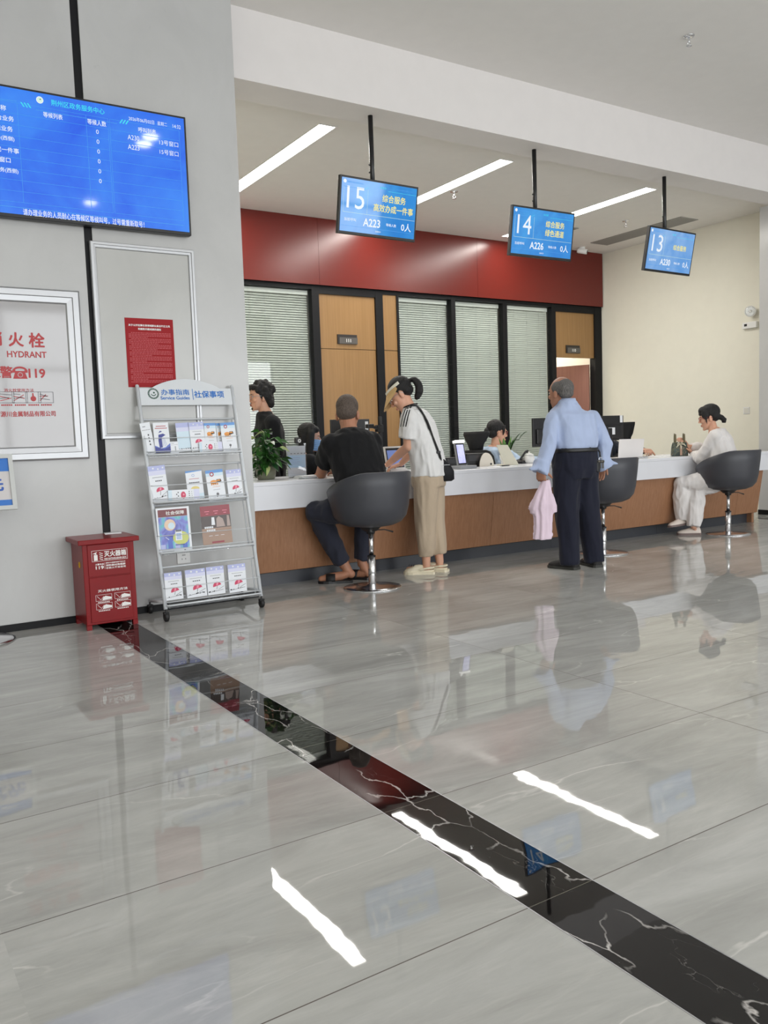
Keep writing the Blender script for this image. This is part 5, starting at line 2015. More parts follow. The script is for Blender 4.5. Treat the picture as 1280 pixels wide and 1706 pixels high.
class Head:
    """a head looking along face; c is the point between the ears"""
    def __init__(s, c, face, up=(0, 0, 1), k=1.0, female=False):
        s.c, s.R, s.k, s.f = V(c), frame(face, up), k, female

    def p(s, x, y, z):
        return s.c + s.R @ (V((x, y, z)) * s.k)

    def ball(s, mb, c, r, m=None, seg=18, rings=12, tilt=None):
        R = s.R if tilt is None else s.R @ tilt
        mb.ball(s.p(*c), tuple(q * s.k for q in r), m, seg, rings, R)

    def skin(s, neck_to, nr=.052, voxel=.004, ears=True):
        mb = MB()
        fm = s.f
        s.ball(mb, (0, .018, .048), (.073, .092, .082))
        s.ball(mb, (0, -.02, .035), (.066, .066, .07))
        fx = [(.05, .064, -.078), (.02, .066, -.083), (-.015, .065, -.083), (-.045, .058 if fm else .061, -.083), (-.075, .046 if fm else .052, -.081), (-.098, .03 if fm else .038, -.076), (-.11, .014 if fm else .02, -.068)]
        rings = []
        for z, w, fy in fx:
            by = .03 if z > -.05 else .03 + (z + .05) * .9
            cy, hd = (fy + by) / 2, (by - fy) / 2
            rings.append([s.p(w * math.cos(a), cy + hd * math.sin(a) * (1.0), z) for a in [2 * PI * q / 24 for q in range(24)]])
        mb.loft(rings)
        s.ball(mb, (0, -.068, -.1), (.02, .016, .014))
        # nose
        mb.tube([s.p(0, -.078, .026), s.p(0, -.09, .006), s.p(0, -.103, -.018), s.p(0, -.1, -.026)], [.007 * s.k, .008 * s.k, .0105 * s.k, .009 * s.k], None, 10)
        for sg in (-1, 1):
            s.ball(mb, (sg * .011, -.09, -.024), (.008, .01, .007))
            s.ball(mb, (sg * .03, -.078, .034), (.02, .01, .008))      # brow
            s.ball(mb, (sg * .038, -.066, -.02), (.022, .018, .02))    # cheek
            if ears:
                s.ball(mb, (sg * .074, .012, -.006), (.008, .018, .03), None, 14, 10, Matrix.Rotation(sg * .35, 3, 'Z'))
                s.ball(mb, (sg * .071, .004, -.026), (.008, .01, .011))
        s.ball(mb, (0, -.086, -.053), (.021, .009, .006))
        s.ball(mb, (0, -.084, -.065), (.018, .010, .007))
        a, b = s.p(0, .012, -.012), V(neck_to)
        mb.ball(a, nr * .9 * s.k)
        mb.tube([a, a.lerp(b, .35), a.lerp(b, .65), b, b + (b - a).normalized() * .05], [nr * .88 * s.k, nr * .95 * s.k, nr * .97 * s.k, nr * 1.12 * s.k, nr * 1.4 * s.k], None, 16)
        return remesh(mb, voxel, 3)

    def face_parts(s, parent, brow=(30, 24, 22), lip=(168, 92, 84), eyes=True, mouth=True):
        if eyes:
            for sg in (-1, 1):
                e = MB()
                s.ball(e, (sg * .031, -.0768, .013), (.0135, .006, .0062), mat('eye_white', (228, 222, 214), .2))
                s.ball(e, (sg * .031, -.0798, .013), (.006, .0045, .0058), mat('dark_iris', (26, 18, 15), .15))
                e.build('eye', None, parent)
                b = MB()
                b.tube([s.p(sg * .014, -.0865, .030), s.p(sg * .031, -.087, .035), s.p(sg * .05, -.078, .031)], [.0028 * s.k, .0036 * s.k, .002 * s.k], mat('dark_brow_%d' % brow[0], brow, .7), 8)
                b.build('eyebrow', None, parent)
        if mouth:
            l = MB()
            s.ball(l, (0, -.0905, -.0545), (.021, .006, .0042), mat('lip_%d' % lip[0], lip, .4))
            s.ball(l, (0, -.0895, -.0635), (.018, .0065, .005), mat('lip_%d' % lip[0], lip, .4))
            l.build('lips', None, parent)

    def glasses(s, parent, m, rx=.024, rz=.019):
        g = MB()
        for sg in (-1, 1):
            pts = [s.p(sg * .033 + rx * math.cos(a), -.1 + .012 * abs(math.cos(a)) * (1 if sg * math.cos(a) > 0 else .2), .010 + rz * math.sin(a)) for a in [2 * PI * k / 18 for k in range(19)]]
            g.tube(pts, .0019 * s.k, m, 6)
            g.tube([s.p(sg * .057, -.088, .014), s.p(sg * .077, -.04, .016), s.p(sg * .079, .012, .012), s.p(sg * .076, .03, -.008)], .0018 * s.k, m, 6)
        g.tube([s.p(-.009, -.1, .014), s.p(0, -.103, .017), s.p(.009, -.1, .014)], .0018 * s.k, m, 6)
        g.build('glasses', None, parent)


m_hairk = None


def hair_mat(name, c, hi, rough=.62):
    if name in MC:
        return MC[name]
    t = NT(name)
    f = t.noise(t.coord((110, 110, 14)), 2.5, 5, .7)
    t.l(t.ramp(f, [(.35, lin(c)), (.7, lin(hi))]), t.b.inputs['Base Color'])
    t.b.inputs['Roughness'].default_value = rough
    t.bump(f, .8, .006)
    MC[name] = t.m
    return t.m


def skin_mat(name, c):
    if name in MC:
        return MC[name]
    t = NT(name)
    v = t.coord()
    f = t.noise(v, 14, 4)
    c0 = lin(c)
    t.l(t.ramp(f, [(.3, tuple(x * .92 for x in c0[:3]) + (1,)), (.7, (min(1, c0[0] * 1.07), c0[1] * 1.0, c0[2] * .97, 1))]), t.b.inputs['Base Color'])
    t.b.inputs['Roughness'].default_value = .5
    setin(t.b, 'Subsurface Weight', .08)
    setin(t.b, 'Subsurface Radius', (.02, .008, .004))
    t.bump(t.noise(v, 160, 2), .08, .002)
    MC[name] = t.m
    return t.m


def cloth(name, c, rough=.85, weave=420, var=.05):
    if name in MC:
        return MC[name]
    t = NT(name)
    v = t.coord()
    c0 = lin(c)
    f = t.noise(v, 6, 3)
    t.l(t.ramp(f, [(.3, tuple(x * (1 - var) for x in c0[:3]) + (1,)), (.7, tuple(min(1, x * (1 + var)) for x in c0[:3]) + (1,))]), t.b.inputs['Base Color'])
    t.b.inputs['Roughness'].default_value = rough
    setin(t.b, 'Specular IOR Level', .25)
    setin(t.b, 'Sheen Weight', .08)
    n1 = t.n('ShaderNodeBump')
    n1.inputs['Strength'].default_value = .34
    n1.inputs['Distance'].default_value = .012
    t.l(t.noise(t.coord((1, 1, .45), rot=(.3, .2, 0)), 12, 2, .45, 1.2), n1.inputs['Height'])
    n2 = t.n('ShaderNodeBump')
    n2.inputs['Strength'].default_value = .12
    n2.inputs['Distance'].default_value = .001
    t.l(t.noise(v, weave, 2), n2.inputs['Height'])
    t.l(n1.outputs[0], n2.inputs['Normal'])
    t.l(n2.outputs[0], t.b.inputs['Normal'])
    MC[name] = t.m
    return t.m


def hand(wrist, dirn, palm, side, curl=.5, k=1.0, spread=.12):
    """five separate fingers on a palm: dirn wrist to knuckles, palm the way the palm faces, side +1 when the
    thumb lies along dirn x palm"""
    d = V(dirn).normalized()
    n = V(palm)
    n = (n - d * n.dot(d)).normalized()
    t = d.cross(n).normalized() * side
    w = V(wrist)
    mb = MB()
    rings = []
    for u, hw, hd in ((-.025, .024, .019), (0, .026, .018), (.03, .036, .016), (.06, .041, .014), (.085, .040, .012), (.095, .034, .009)):
        rings.append(ring(w + d * (u * k), t, n, hw * k, hd * k, 14, .8))
    mb.loft(rings)
    for i, (off, L, r) in enumerate(((.029, .068, .0085), (.010, .076, .009), (-.010, .071, .0085), (-.028, .056, .0075))):
        p = w + d * (.082 * k) + t * (off * k)
        pts = [p - d * .012 * k, p]
        a = 0
        dd = (d + t * (off * spread * 12)).normalized()
        for q, fr in enumerate((.45, .32, .23)):
            a += curl * (.7, .95, .7)[q]
            seg = dd * math.cos(a) + n * math.sin(a)
            p = p + seg * (L * fr * k)
            pts.append(p)
        mb.tube(pts, [r * k, r * k, r * .95 * k, r * .88 * k, r * .7 * k], None, 9)
        mb.ball(pts[-1], r * .7 * k, None, 9, 6)
    p = w + d * (.022 * k) + t * (.028 * k)
    td = (d * .62 + t * .68 + n * .3).normalized()
    p1 = p + td * .034 * k
    p2 = p1 + (td * .75 + d * .4 + n * .35 * (1 + curl)).normalized() * .03 * k
    p3 = p2 + (td * .45 + d * .6 + n * .5 * curl).normalized() * .024 * k
    mb.tube([p - td * .012 * k, p, p1, p2, p3], [.012 * k, .013 * k, .0115 * k, .0098 * k, .0075 * k], None, 9)
    mb.ball(p3, .0075 * k, None, 9, 6)
    return remesh(mb, .0032, 2)


def hair_obj(h, blobs, m, parent, voxel=.006, wr=.004, wf=38, extra=None, name='hair', aniso=(1, 1, .3), soft=2):
    mb = MB()
    for c, r in blobs:
        h.ball(mb, c, r)
    if extra:
        extra(mb)
    return MeshBag().add(remesh(mb, voxel, soft, wr, wf, 1.7, aniso)).build(name, m, parent)


SK_A = skin_mat('tanned_skin', (176, 126, 100))
SK_B = skin_mat('light_skin', (214, 166, 140))
SK_C = skin_mat('weathered_skin', (166, 120, 96))
HAIR_K = hair_mat('black_hair', (9, 8, 9), (24, 21, 21))
HAIR_G = hair_mat('grey_cropped_hair', (62, 52, 46), (112, 98, 88), .7)
HAIR_S = hair_mat('greying_hair', (58, 56, 56), (128, 124, 120), .6)
UPZ = V((0, 0, 1))


def shoe(heel, toe, m, m_sole, w=.045, h=.07, z0=0.0, up=None, strap=False):
    """closed shoe between heel and toe points on the ground"""
    a, b = V(heel), V(toe)
    d = (b - a)
    L = d.length
    d.normalize()
    u = V(up).normalized() if up is not None else UPZ
    s = d.cross(u).normalized()
    u = s.cross(d).normalized()
    up_, so = MB(), MB()
    R = []
    for t_, ww, hh in ((-.02, .55, .55), (.03, .8, .95), (.2, .88, 1.0), (.42, .92, .95), (.62, 1.0, .72), (.82, .95, .55), (.94, .7, .42), (1.0, .35, .3)):
        c = a + d * (L * t_)
        R.append([c + s * (w * ww * math.cos(q)) + u * (.012 + max(0, math.sin(q)) * h * hh * .92 + min(0, math.sin(q)) * .004) for q in [2 * PI * k / 16 for k in range(16)]])
    up_.loft(R, m)
    S = []
    for t_, ww in ((-.03, .6), (.03, .86), (.25, .86), (.5, .9), (.7, 1.04), (.86, .95), (.97, .68), (1.03, .3)):
        c = a + d * (L * t_)
        S.append([c - s * w * ww * 1.06, c + s * w * ww * 1.06, c + s * w * ww * 1.06 + u * .02, c - s * w * ww * 1.06 + u * .02])
    so.loft(S, m_sole, True, True, False)
    return up_, so


# ------------------------------------------------------------------ the man in the black t-shirt
def person_black_tee():
    t = thing('person', 'seated man in black t-shirt and dark trousers with cropped hair, seen from behind', 'person', (3.205, 5.26, 0))
    right, fwd = V((1, -.06, 0)).normalized(), V((.06, 1, 0)).normalized()
    hip = V((3.20, 5.25, .585))
    lean = V((-.01, .36, 1)).normalized()
    sh = V((3.185, 5.415, 1.10))
    neck = V((3.18, 5.455, 1.165))
    hd = Head(at(579.5, 692, 5.49), (.62, .76, -.25), (0, 0, 1), 1.1)
    eL, eR = V((3.055, 5.675, .842)), V((3.375, 5.66, .848))
    sL, sR = V((3.022, 5.425, 1.07)), V((3.345, 5.385, 1.07))
    wL, wR = V((3.17, 5.86, .835)), V((3.36, 5.87, .84))
    kL, kR = V((2.955, 5.585, .555)), V((3.40, 5.585, .57))
    aL, aR = V((3.178, 5.60, .125)), V((3.345, 5.61, .12))
    ftf = (fwd - lean * .3).normalized()
    # continuous body
    b = MB()
    torso(b, [(hip + UPZ * -.06, right, fwd, .15, .1), (hip + UPZ * .06, right, fwd, .165, .12), (hip.lerp(sh, .45), right, ftf, .16, .11), (hip.lerp(sh, .8), right, ftf, .185, .115), (sh + lean * .01, right, ftf, .16, .085), (neck, right, ftf, .07, .06)])
    for s_, e_, w_ in ((sL, eL, wL), (sR, eR, wR)):
        limb(b, [s_, s_.lerp(e_, .5), e_, e_.lerp(w_, .4), w_], [.055, .05, .042, .042, .028])
    for k_, a_, o in ((kL, aL, -1), (kR, aR, 1)):
        h_ = hip + right * (.09 * o) + UPZ * -.0
        limb(b, [h_, h_.lerp(k_, .5), k_, k_.lerp(a_, .35), a_], [.085, .078, .058, .056, .034])
    bag = MeshBag().add(remesh(b, .008, 3)).add(hd.skin(neck + V((0, -.02, -.03)), .058))
    bag.add(hand(wL, (wR - wL) * .4 + V((.02, .2, 0)), (0, 0, -1), 1, .35))
    bag.add(hand(wR, V((-.1, .2, 0)), (0, 0, -1), -1, .35))
    # bare heels and feet
    for (heel, toe) in (((3.215, 5.555, .062), (3.02, 5.672, .03)), ((3.375, 5.565, .05), (3.29, 5.70, .028))):
        f = MB()
        heel, toe = V(heel), V(toe)
        an = aL if toe.x < 3.2 else aR
        limb(f, [an + V((0, 0, .03)), heel.lerp(an, .5), heel, heel.lerp(toe, .35), heel.lerp(toe, .7), toe], [.036, .037, .033, .034, .036, .026])
        bag.add(remesh(f, .005, 4))
    bag.build('body', SK_A, t)
    hd.face_parts(t, (40, 32, 28))
    hair_obj(hd, [((0, .026, .056), (.0775, .093, .082)), ((0, .052, .012), (.071, .066, .062))], HAIR_G, t, .005, .0015, 60)
    # t-shirt
    c = MB()
    torso(c, [(hip + UPZ * -.02 + V((0, -.01, 0)), right, fwd, .19, .135), (hip + UPZ * .1, right, fwd, .195, .145), (hip.lerp(sh, .5), right, ftf, .2, .14), (hip.lerp(sh, .8), right, ftf, .21, .14), (sh + lean * .0, right, ftf, .19, .115), (sh + lean * .05, right, ftf, .125, .085), (neck + lean * -.005, right, ftf, .078, .068)])
    for s_, e_ in ((sL, eL), (sR, eR)):
        limb(c, [s_ + V((0, 0, -.01)), s_.lerp(e_, .35), s_.lerp(e_, .66)], [.085, .083, .08], hem=True)
    MeshBag().add(remesh(c, .009, 5, .008, 11, 2)).build('t_shirt', cloth('black_cotton', (20, 20, 22)), t)
    # trousers
    c = MB()
    torso(c, [(hip + UPZ * -.075, right, fwd, .16, .13), (hip, right, fwd, .185, .14), (hip + UPZ * .1, right, fwd, .175, .13)])
    limb(c, [hip + right * -.09, (hip + right * -.09).lerp(kL, .6), kL + V((0, 0, .0)), kL.lerp(aL, .25), kL.lerp(aL, .6), aL + V((-.01, 0, .03))], [.105, .098, .086, .084, .076, .068], hem=True)
    limb(c, [hip + right * .09, (hip + right * .09).lerp(kR, .6), kR, kR.lerp(aR, .25), kR.lerp(aR, .6), aR + V((0, 0, .03))], [.105, .098, .084, .082, .074, .064], hem=True)
    MeshBag().add(remesh(c, .009, 4, .009, 9, 5)).build('trousers', cloth('dark_navy_twill', (44, 46, 58)), t)
    for heel, toe in (((3.215, 5.545, 0), (3.0, 5.675, 0)), ((3.385, 5.55, 0), (3.285, 5.715, 0))):
        u, so = shoe(V(heel), V(toe), m_bplast, m_bplast, .05, .05)
        u.bm.free()
        a, bq = V(heel), V(toe)
        d = (bq - a).normalized()
        s_ = d.cross(UPZ)
        L = (bq - a).length
        so.loft([[a + d * (L * q) + s_ * (.052 * math.cos(w)) + UPZ * (.016 + .058 * math.sin(w)) for w in [PI * k / 10 for k in range(11)]] + [a + d * (L * q) + s_ * (.046 * math.cos(w)) + UPZ * (.016 + .05 * math.sin(w)) for w in [PI * k / 10 for k in range(10, -1, -1)]] for q in (.5, .62, .78)], mat('black_slipper_strap', (20, 20, 22), .6))
        so.build('slipper', None, t)
    return t


person_black_tee()


# ------------------------------------------------------------------ the woman with the visor
def person_visor():
    t = thing('person', 'woman with tan sun visor and ponytail leaning over the counter in a white striped t-shirt', 'person', (3.90, 5.475, 0))
    fwd = V((-.62, .78, 0)).normalized()
    right = fwd.cross(UPZ)
    left = -right
    hip = V((3.905, 5.455, .80))
    waist = V((3.895, 5.46, .95))
    chest = V((3.85, 5.505, 1.17))
    neck = V((3.80, 5.545, 1.345))
    up_t = (neck - waist).normalized()
    ft = (fwd - up_t * fwd.dot(up_t)).normalized()
    hd = Head(at(669, 659, 5.58), (fwd.x * .78 - .12, fwd.y * .78 - .1, -.62), (fwd.x * .4, fwd.y * .4, 1), 1.06, True)
    sL = at(683, 694, 5.42)
    sL = V((sL.x, 5.42, sL.z))
    sR = sL + right * .34
    eL = at(679.5, 744, 5.455)
    wL = at(646, 774, 5.74)
    eR = eL + right * .33 + V((0, .02, 0))
    wR = V((3.90, 5.84, .875))
    b = MB()
    torso(b, [(hip + UPZ * -.06, right, fwd, .14, .105), (hip, right, fwd, .155, .115), (waist, right, fwd, .13, .095), (chest, right, ft, .155, .1), (chest + up_t * .1, right, ft, .14, .08), (neck - up_t * .02, right, ft, .06, .052)])
    for s_, e_, w_ in ((sL, eL, wL), (sR, eR, wR)):
        limb(b, [s_, s_.lerp(e_, .5), e_, e_.lerp(w_, .35), w_], [.046, .044, .038, .037, .024])
    aL, aR = V((3.865, 5.468, .085)), V((4.00, 5.472, .085))
    hL, hR = hip + left * .075 + UPZ * -.05, hip + right * .075 + UPZ * -.05
    for h_, a_ in ((hL, aL), (hR, aR)):
        k_ = h_.lerp(a_, .48) + fwd * .015
        limb(b, [h_, h_.lerp(k_, .5), k_, k_.lerp(a_, .35), a_], [.08, .072, .052, .05, .032])
    for a_ in (aL, aR):
        limb(b, [a_, a_ + V((0, 0, -.045)), a_ + fwd * .08 + V((0, 0, -.05)), a_ + fwd * .15 + V((0, 0, -.055))], [.033, .03, .03, .024])
    bag = MeshBag().add(remesh(b, .007, 3)).add(hd.skin(neck + V((0, 0, -.03)), .05))
    bag.add(hand(wL, V((-.55, .5, -.25)), (0, .1, -1), 1, .45, .95))
    bag.add(hand(wR, V((-.6, .35, -.2)), (0, .1, -1), -1, .45, .95))
    bag.build('body', SK_B, t)
    hd.face_parts(t)

    def tail(mb):
        q = hd.p(0, .1, .05)
        bk = -fwd
        p = [q, q + bk * .03 + UPZ * .012, q + bk * .062 + UPZ * .008, q + bk * .09 + UPZ * -.03, q + bk * .094 + UPZ * -.08, q + bk * .075 + UPZ * -.125, q + bk * .06 + UPZ * -.14]
        r_ = [.013, .018, .026, .031, .032, .024, .008]
        pp, rr = [], []
        for i in range(len(p) - 1):
            p0, p1, p2, p3 = p[max(i - 1, 0)], p[i], p[i + 1], p[min(i + 2, len(p) - 1)]
            for k in range(4):
                u = k / 4
                pp.append(.5 * ((2 * p1) + (p2 - p0) * u + (2 * p0 - 5 * p1 + 4 * p2 - p3) * u * u + (3 * p1 - p0 - 3 * p2 + p3) * u ** 3))
                rr.append(r_[i] + (r_[i + 1] - r_[i]) * u)
        mb.tube(pp + [p[-1]], rr + [r_[-1]], None, 14)
        mb.ball(hd.p(0, .088, .05), .022)
    hair_obj(hd, [((0, .027, .058), (.079, .094, .083)), ((0, .055, .008), (.066, .055, .05))], HAIR_K, t, .005, .002, 50, tail)
    tie = MB()
    tie.tube([hd.p(.018 * math.cos(a), .106, .052 + .018 * math.sin(a)) for a in [2 * PI * k / 12 for k in range(13)]], .006, mat('grey_hair_tie', (150, 148, 150), .6), 8)
    tie.build('hair_tie', None, t)
    # visor: band and brim
    m_v = cloth('tan_straw_visor', (204, 170, 118), .8, 200)
    m_vb = cloth('pale_visor_band', (216, 212, 196), .8, 200)
    vb = MB()
    la, lb = [], []
    for k in range(25):
        a = -PI * .62 + PI * 1.24 * k / 24
        la.append(hd.p(.086 * math.sin(a), .012 - .100 * math.cos(a), .062))
        lb.append(hd.p(.085 * math.sin(a), .014 - .097 * math.cos(a), .084))
    vb.strip(la, lb, m_vb, .003)
    vb.build('visor_band', None, t)
    vm = MB()
    n0, n1 = [], []
    rows = []
    for j in range(6):
        u = j / 5
        row = []
        for k in range(21):
            a = -PI * .54 + PI * 1.08 * k / 20
            ext = .112 * u * max(0, math.cos(a * .86)) ** .5
            row.append(hd.p((.088 + .022 * u) * math.sin(a), .012 - (.101 + ext * .80) * math.cos(a * .93), .066 - ext * .66))
        rows.append(row)
    for ra, rb in zip(rows, rows[1:]):
        vm.strip(ra, rb, m_v, .0022)
    vm.build('visor_brim', None, t)
    hd.glasses(t, m_alu, .02, .016)
    # t-shirt
    c = MB()
    torso(c, [(hip + UPZ * -.02, right, fwd, .175, .135), (hip + UPZ * .06, right, fwd, .175, .135), (waist, right, fwd, .168, .128), (waist.lerp(chest, .5), right, ft, .175, .13), (chest, right, ft, .19, .13), (chest + up_t * .1, right, ft, .17, .10), (neck + up_t * -.05, right, ft, .095, .075), (neck + up_t * -.01, right, ft, .062, .058)])
    for s_, e_ in ((sL, eL), (sR, eR)):
        limb(c, [s_ + V((0, 0, -.01)), s_.lerp(e_, .4), s_.lerp(e_, .72)], [.072, .076, .078], hem=True)
    me = remesh(c, .008, 5, .008, 12, 9)
    tee = MeshBag().add(me).build('t_shirt', cloth('white_jersey', (224, 223, 222)), t)
    # three dark stripes over the shoulder and sleeve
    bm = bmesh.new()
    bm.from_mesh(tee.data)
    from mathutils.bvhtree import BVHTree
    W = wmat(t)
    Wi = W.inverted()
    bm.transform(W)
    bvh = BVHTree.FromBMesh(bm)
    sm = MB()
    m_k = cloth('black_knit_trim', (18, 18, 20))

    def surf(p, lift=.0025):
        q, n, i, d = bvh.find_nearest(p)
        return q + n * lift, n
    def onshirt(px, py, bv, lift):
        d = _ray(px, py).normalized()
        h, n, i, ds = bv.ray_cast(EYE, d)
        if h is None:
            h, n, i, ds = bv.find_nearest(at(px, py, 5.45))
        return h + n * lift, n
    for (ax, ay), (mx, my), (ex, ey) in (((679, 675), (671, 691), (668, 711)), ((682.5, 674.5), (675.5, 691), (672.2, 711)), ((686, 674.5), (680, 691), (676.5, 711))):
        pts = []
        for k in range(13):
            u = k / 12
            x = (1 - u) ** 2 * ax + 2 * u * (1 - u) * mx + u * u * ex
            y = (1 - u) ** 2 * ay + 2 * u * (1 - u) * my + u * u * ey
            pts.append(onshirt(x, y, bvh, .0022))
        pa, pb = [], []
        for k, (q, n) in enumerate(pts):
            tv = (pts[min(k + 1, 12)][0] - pts[max(k - 1, 0)][0]).normalized()
            w = n.cross(tv).normalized() * .0042
            pa.append(q - w)
            pb.append(q + w)
        sm.strip(pa, pb, m_k)
    sm.build('sleeve_stripes', None, t)
    cl = MB()
    cl.tube([neck + right * (.066 * math.cos(a)) + ft * (.062 * math.sin(a)) + up_t * -.01 for a in [2 * PI * k / 20 for k in range(21)]], .006, m_k, 8)
    cl.build('collar', None, t)
    bm.free()
    # trousers
    c = MB()
    torso(c, [(hip + UPZ * -.1, right, fwd, .155, .125), (hip + UPZ * -.03, right, fwd, .168, .13), (hip + UPZ * .06, right, fwd, .15, .115)])
    for h_, a_ in ((hL, aL), (hR, aR)):
        k_ = h_.lerp(a_, .5) + fwd * .01
        limb(c, [h_, k_, h_.lerp(a_, .8), a_ + V((0, 0, .06))], [.105, .085, .07, .06], hem=True)
    MeshBag().add(remesh(c, .009, 4, .010, 10, 4, (1, 1, .16))).build('trousers', cloth('beige_linen', (186, 168, 146)), t)
    m_clog = mat('cream_foam_clog', (226, 216, 190), .6)
    for a_ in (aL, aR):
        h_ = V((a_.x, a_.y, 0)) - fwd * .05
        tt = h_ + (fwd * 1 + left * (.22 if a_ is aL else -.1)).normalized() * .225
        d = (tt - h_).normalized()
        s_ = d.cross(UPZ)
        u, _x = shoe(h_ + d * .075, tt, m_clog, m_clog, .05, .07)
        _x.bm.free()
        _y, so = shoe(h_ - d * .012, tt, m_clog, m_clog, .05, .07)
        _y.bm.free()
        u.tube([h_ + d * .1 + s_ * .044 + UPZ * .04, h_ + d * .04 + s_ * .042 + UPZ * .05, h_ - d * .0 + s_ * .026 + UPZ * .052, h_ - d * .008 + UPZ * .052, h_ - d * .0 - s_ * .026 + UPZ * .052, h_ + d * .04 - s_ * .042 + UPZ * .05, h_ + d * .1 - s_ * .044 + UPZ * .04], .008, m_clog, 8)
        u.loft([[h_ + d * (.07 + .03 * q) + s_ * (.044 * math.cos(w)) + UPZ * (.02 + .03 * math.sin(w)) for w in [2 * PI * k / 12 for k in range(12)]] for q in (0, 1)], m_clog)
        # low rim round the heel
        u.strip([h_ + d * (.09 - .1 * math.sin(PI * k / 12)) + s_ * (.043 * math.cos(PI * k / 12)) + UPZ * .018 for k in range(13)], [h_ + d * (.09 - .105 * math.sin(PI * k / 12)) + s_ * (.045 * math.cos(PI * k / 12)) + UPZ * .034 for k in range(13)], m_clog, .004)
        so.join_mesh(bpy.data.meshes.new('tmp'), None, None)
        me_ = bpy.data.meshes.new('u')
        u.bm.to_mesh(me_)
        u.bm.free()
        so.join_mesh(me_, None, m_clog)
        for k in range(6):
            so.cyl(h_ + d * (.15 + .018 * (k % 3)) + s_ * (.02 * (1 if k < 3 else -1)) + UPZ * .066, h_ + d * (.15 + .018 * (k % 3)) + s_ * (.022 * (1 if k < 3 else -1)) + UPZ * .074, .004, m_ink_black, 8)
        so.build('clog', None, t)
    # crossbody bag: its own thing
    bgc = at(737, 781, 5.37)
    g = thing('crossbody_bag', 'small black crossbody bag hanging at the hip of the woman with the visor', 'bag', (bgc.x, bgc.y, bgc.z - .09))
    bl = MB()
    bR = (right * .55 - fwd * .84).normalized()     # along the bag
    bN = UPZ.cross(bR)
    for z, w, d in ():
        pass
    rings = []
    for z, w, d in ((-.1, .05, .014), (-.085, .075, .03), (-.02, .09, .036), (.04, .07, .03), (.075, .035, .014)):
        rings.append(ring(bgc + UPZ * z + bR * (z * -.25), bR, bN, w, d, 20, .6))
    bl.loft(rings, cloth('black_nylon', (20, 20, 24), .6))
    bl.build('pouch', None, g)
    MB().tube([bgc + bN * .034 + bR * -.05 + UPZ * .03, bgc + bN * .036 + bR * .05 + UPZ * .03], .003, m_alu, 6).tube([bgc - bN * .036 + bR * -.05 + UPZ * .03, bgc - bN * .038 + bR * .05 + UPZ * .03], .003, m_alu, 6).build('zip', None, g)
    bm = bmesh.new()
    bm.from_mesh(tee.data)
    bm.transform(W)
    bvh2 = BVHTree.FromBMesh(bm)
    def dense_px(L, n=4):
        out = []
        for (xa, ya), (xb, yb) in zip(L, L[1:]):
            out += [(xa + (xb - xa) * k / n, ya + (yb - ya) * k / n) for k in range(n)]
        return out + [L[-1]]
    near = [(734, 766), (731, 757), (726, 744), (721, 731), (716, 717), (711, 704), (705, 692), (698, 681), (691, 673), (687, 669.5)]
    pts = [onshirt(x, y, bvh2, .0075) for x, y in dense_px(near)]
    pts[0] = (bgc + UPZ * .07, pts[0][1])
    front = [neck + left * .03 + ft * .075 + up_t * -.01, chest + ft * .17 + right * .02, waist + ft * .17 + right * .12, hip + right * .2 + UPZ * .08, hip + right * .1 - fwd * .2, bgc + UPZ * .07 + bR * .05]
    for i, p in enumerate(front):
        q, n, _, dist = bvh2.find_nearest(p)
        if i < len(front) - 1:
            pts.append((q + n * .006, n))
        else:
            pts.append((p, n))
    pa, pb = [], []
    for i, (p, n) in enumerate(pts):
        tv = (pts[min(i + 1, len(pts) - 1)][0] - pts[max(i - 1, 0)][0]).normalized()
        w = n.cross(tv)
        w = w.normalized() * .0125 if w.length > 1e-4 else V((.0125, 0, 0))
        pa.append(p - w)
        pb.append(p + w)
    MB().strip(pa, pb, cloth('black_strap_webbing', (16, 16, 18), .6), .0025).build('strap', None, g)
    b1 = pa[5].lerp(pb[5], .5)
    MB().box(b1 + left * .004, (.035, .012, .02), m_bplast, None, .003).build('buckle', None, g)
    bm.free()
    return t


person_visor()


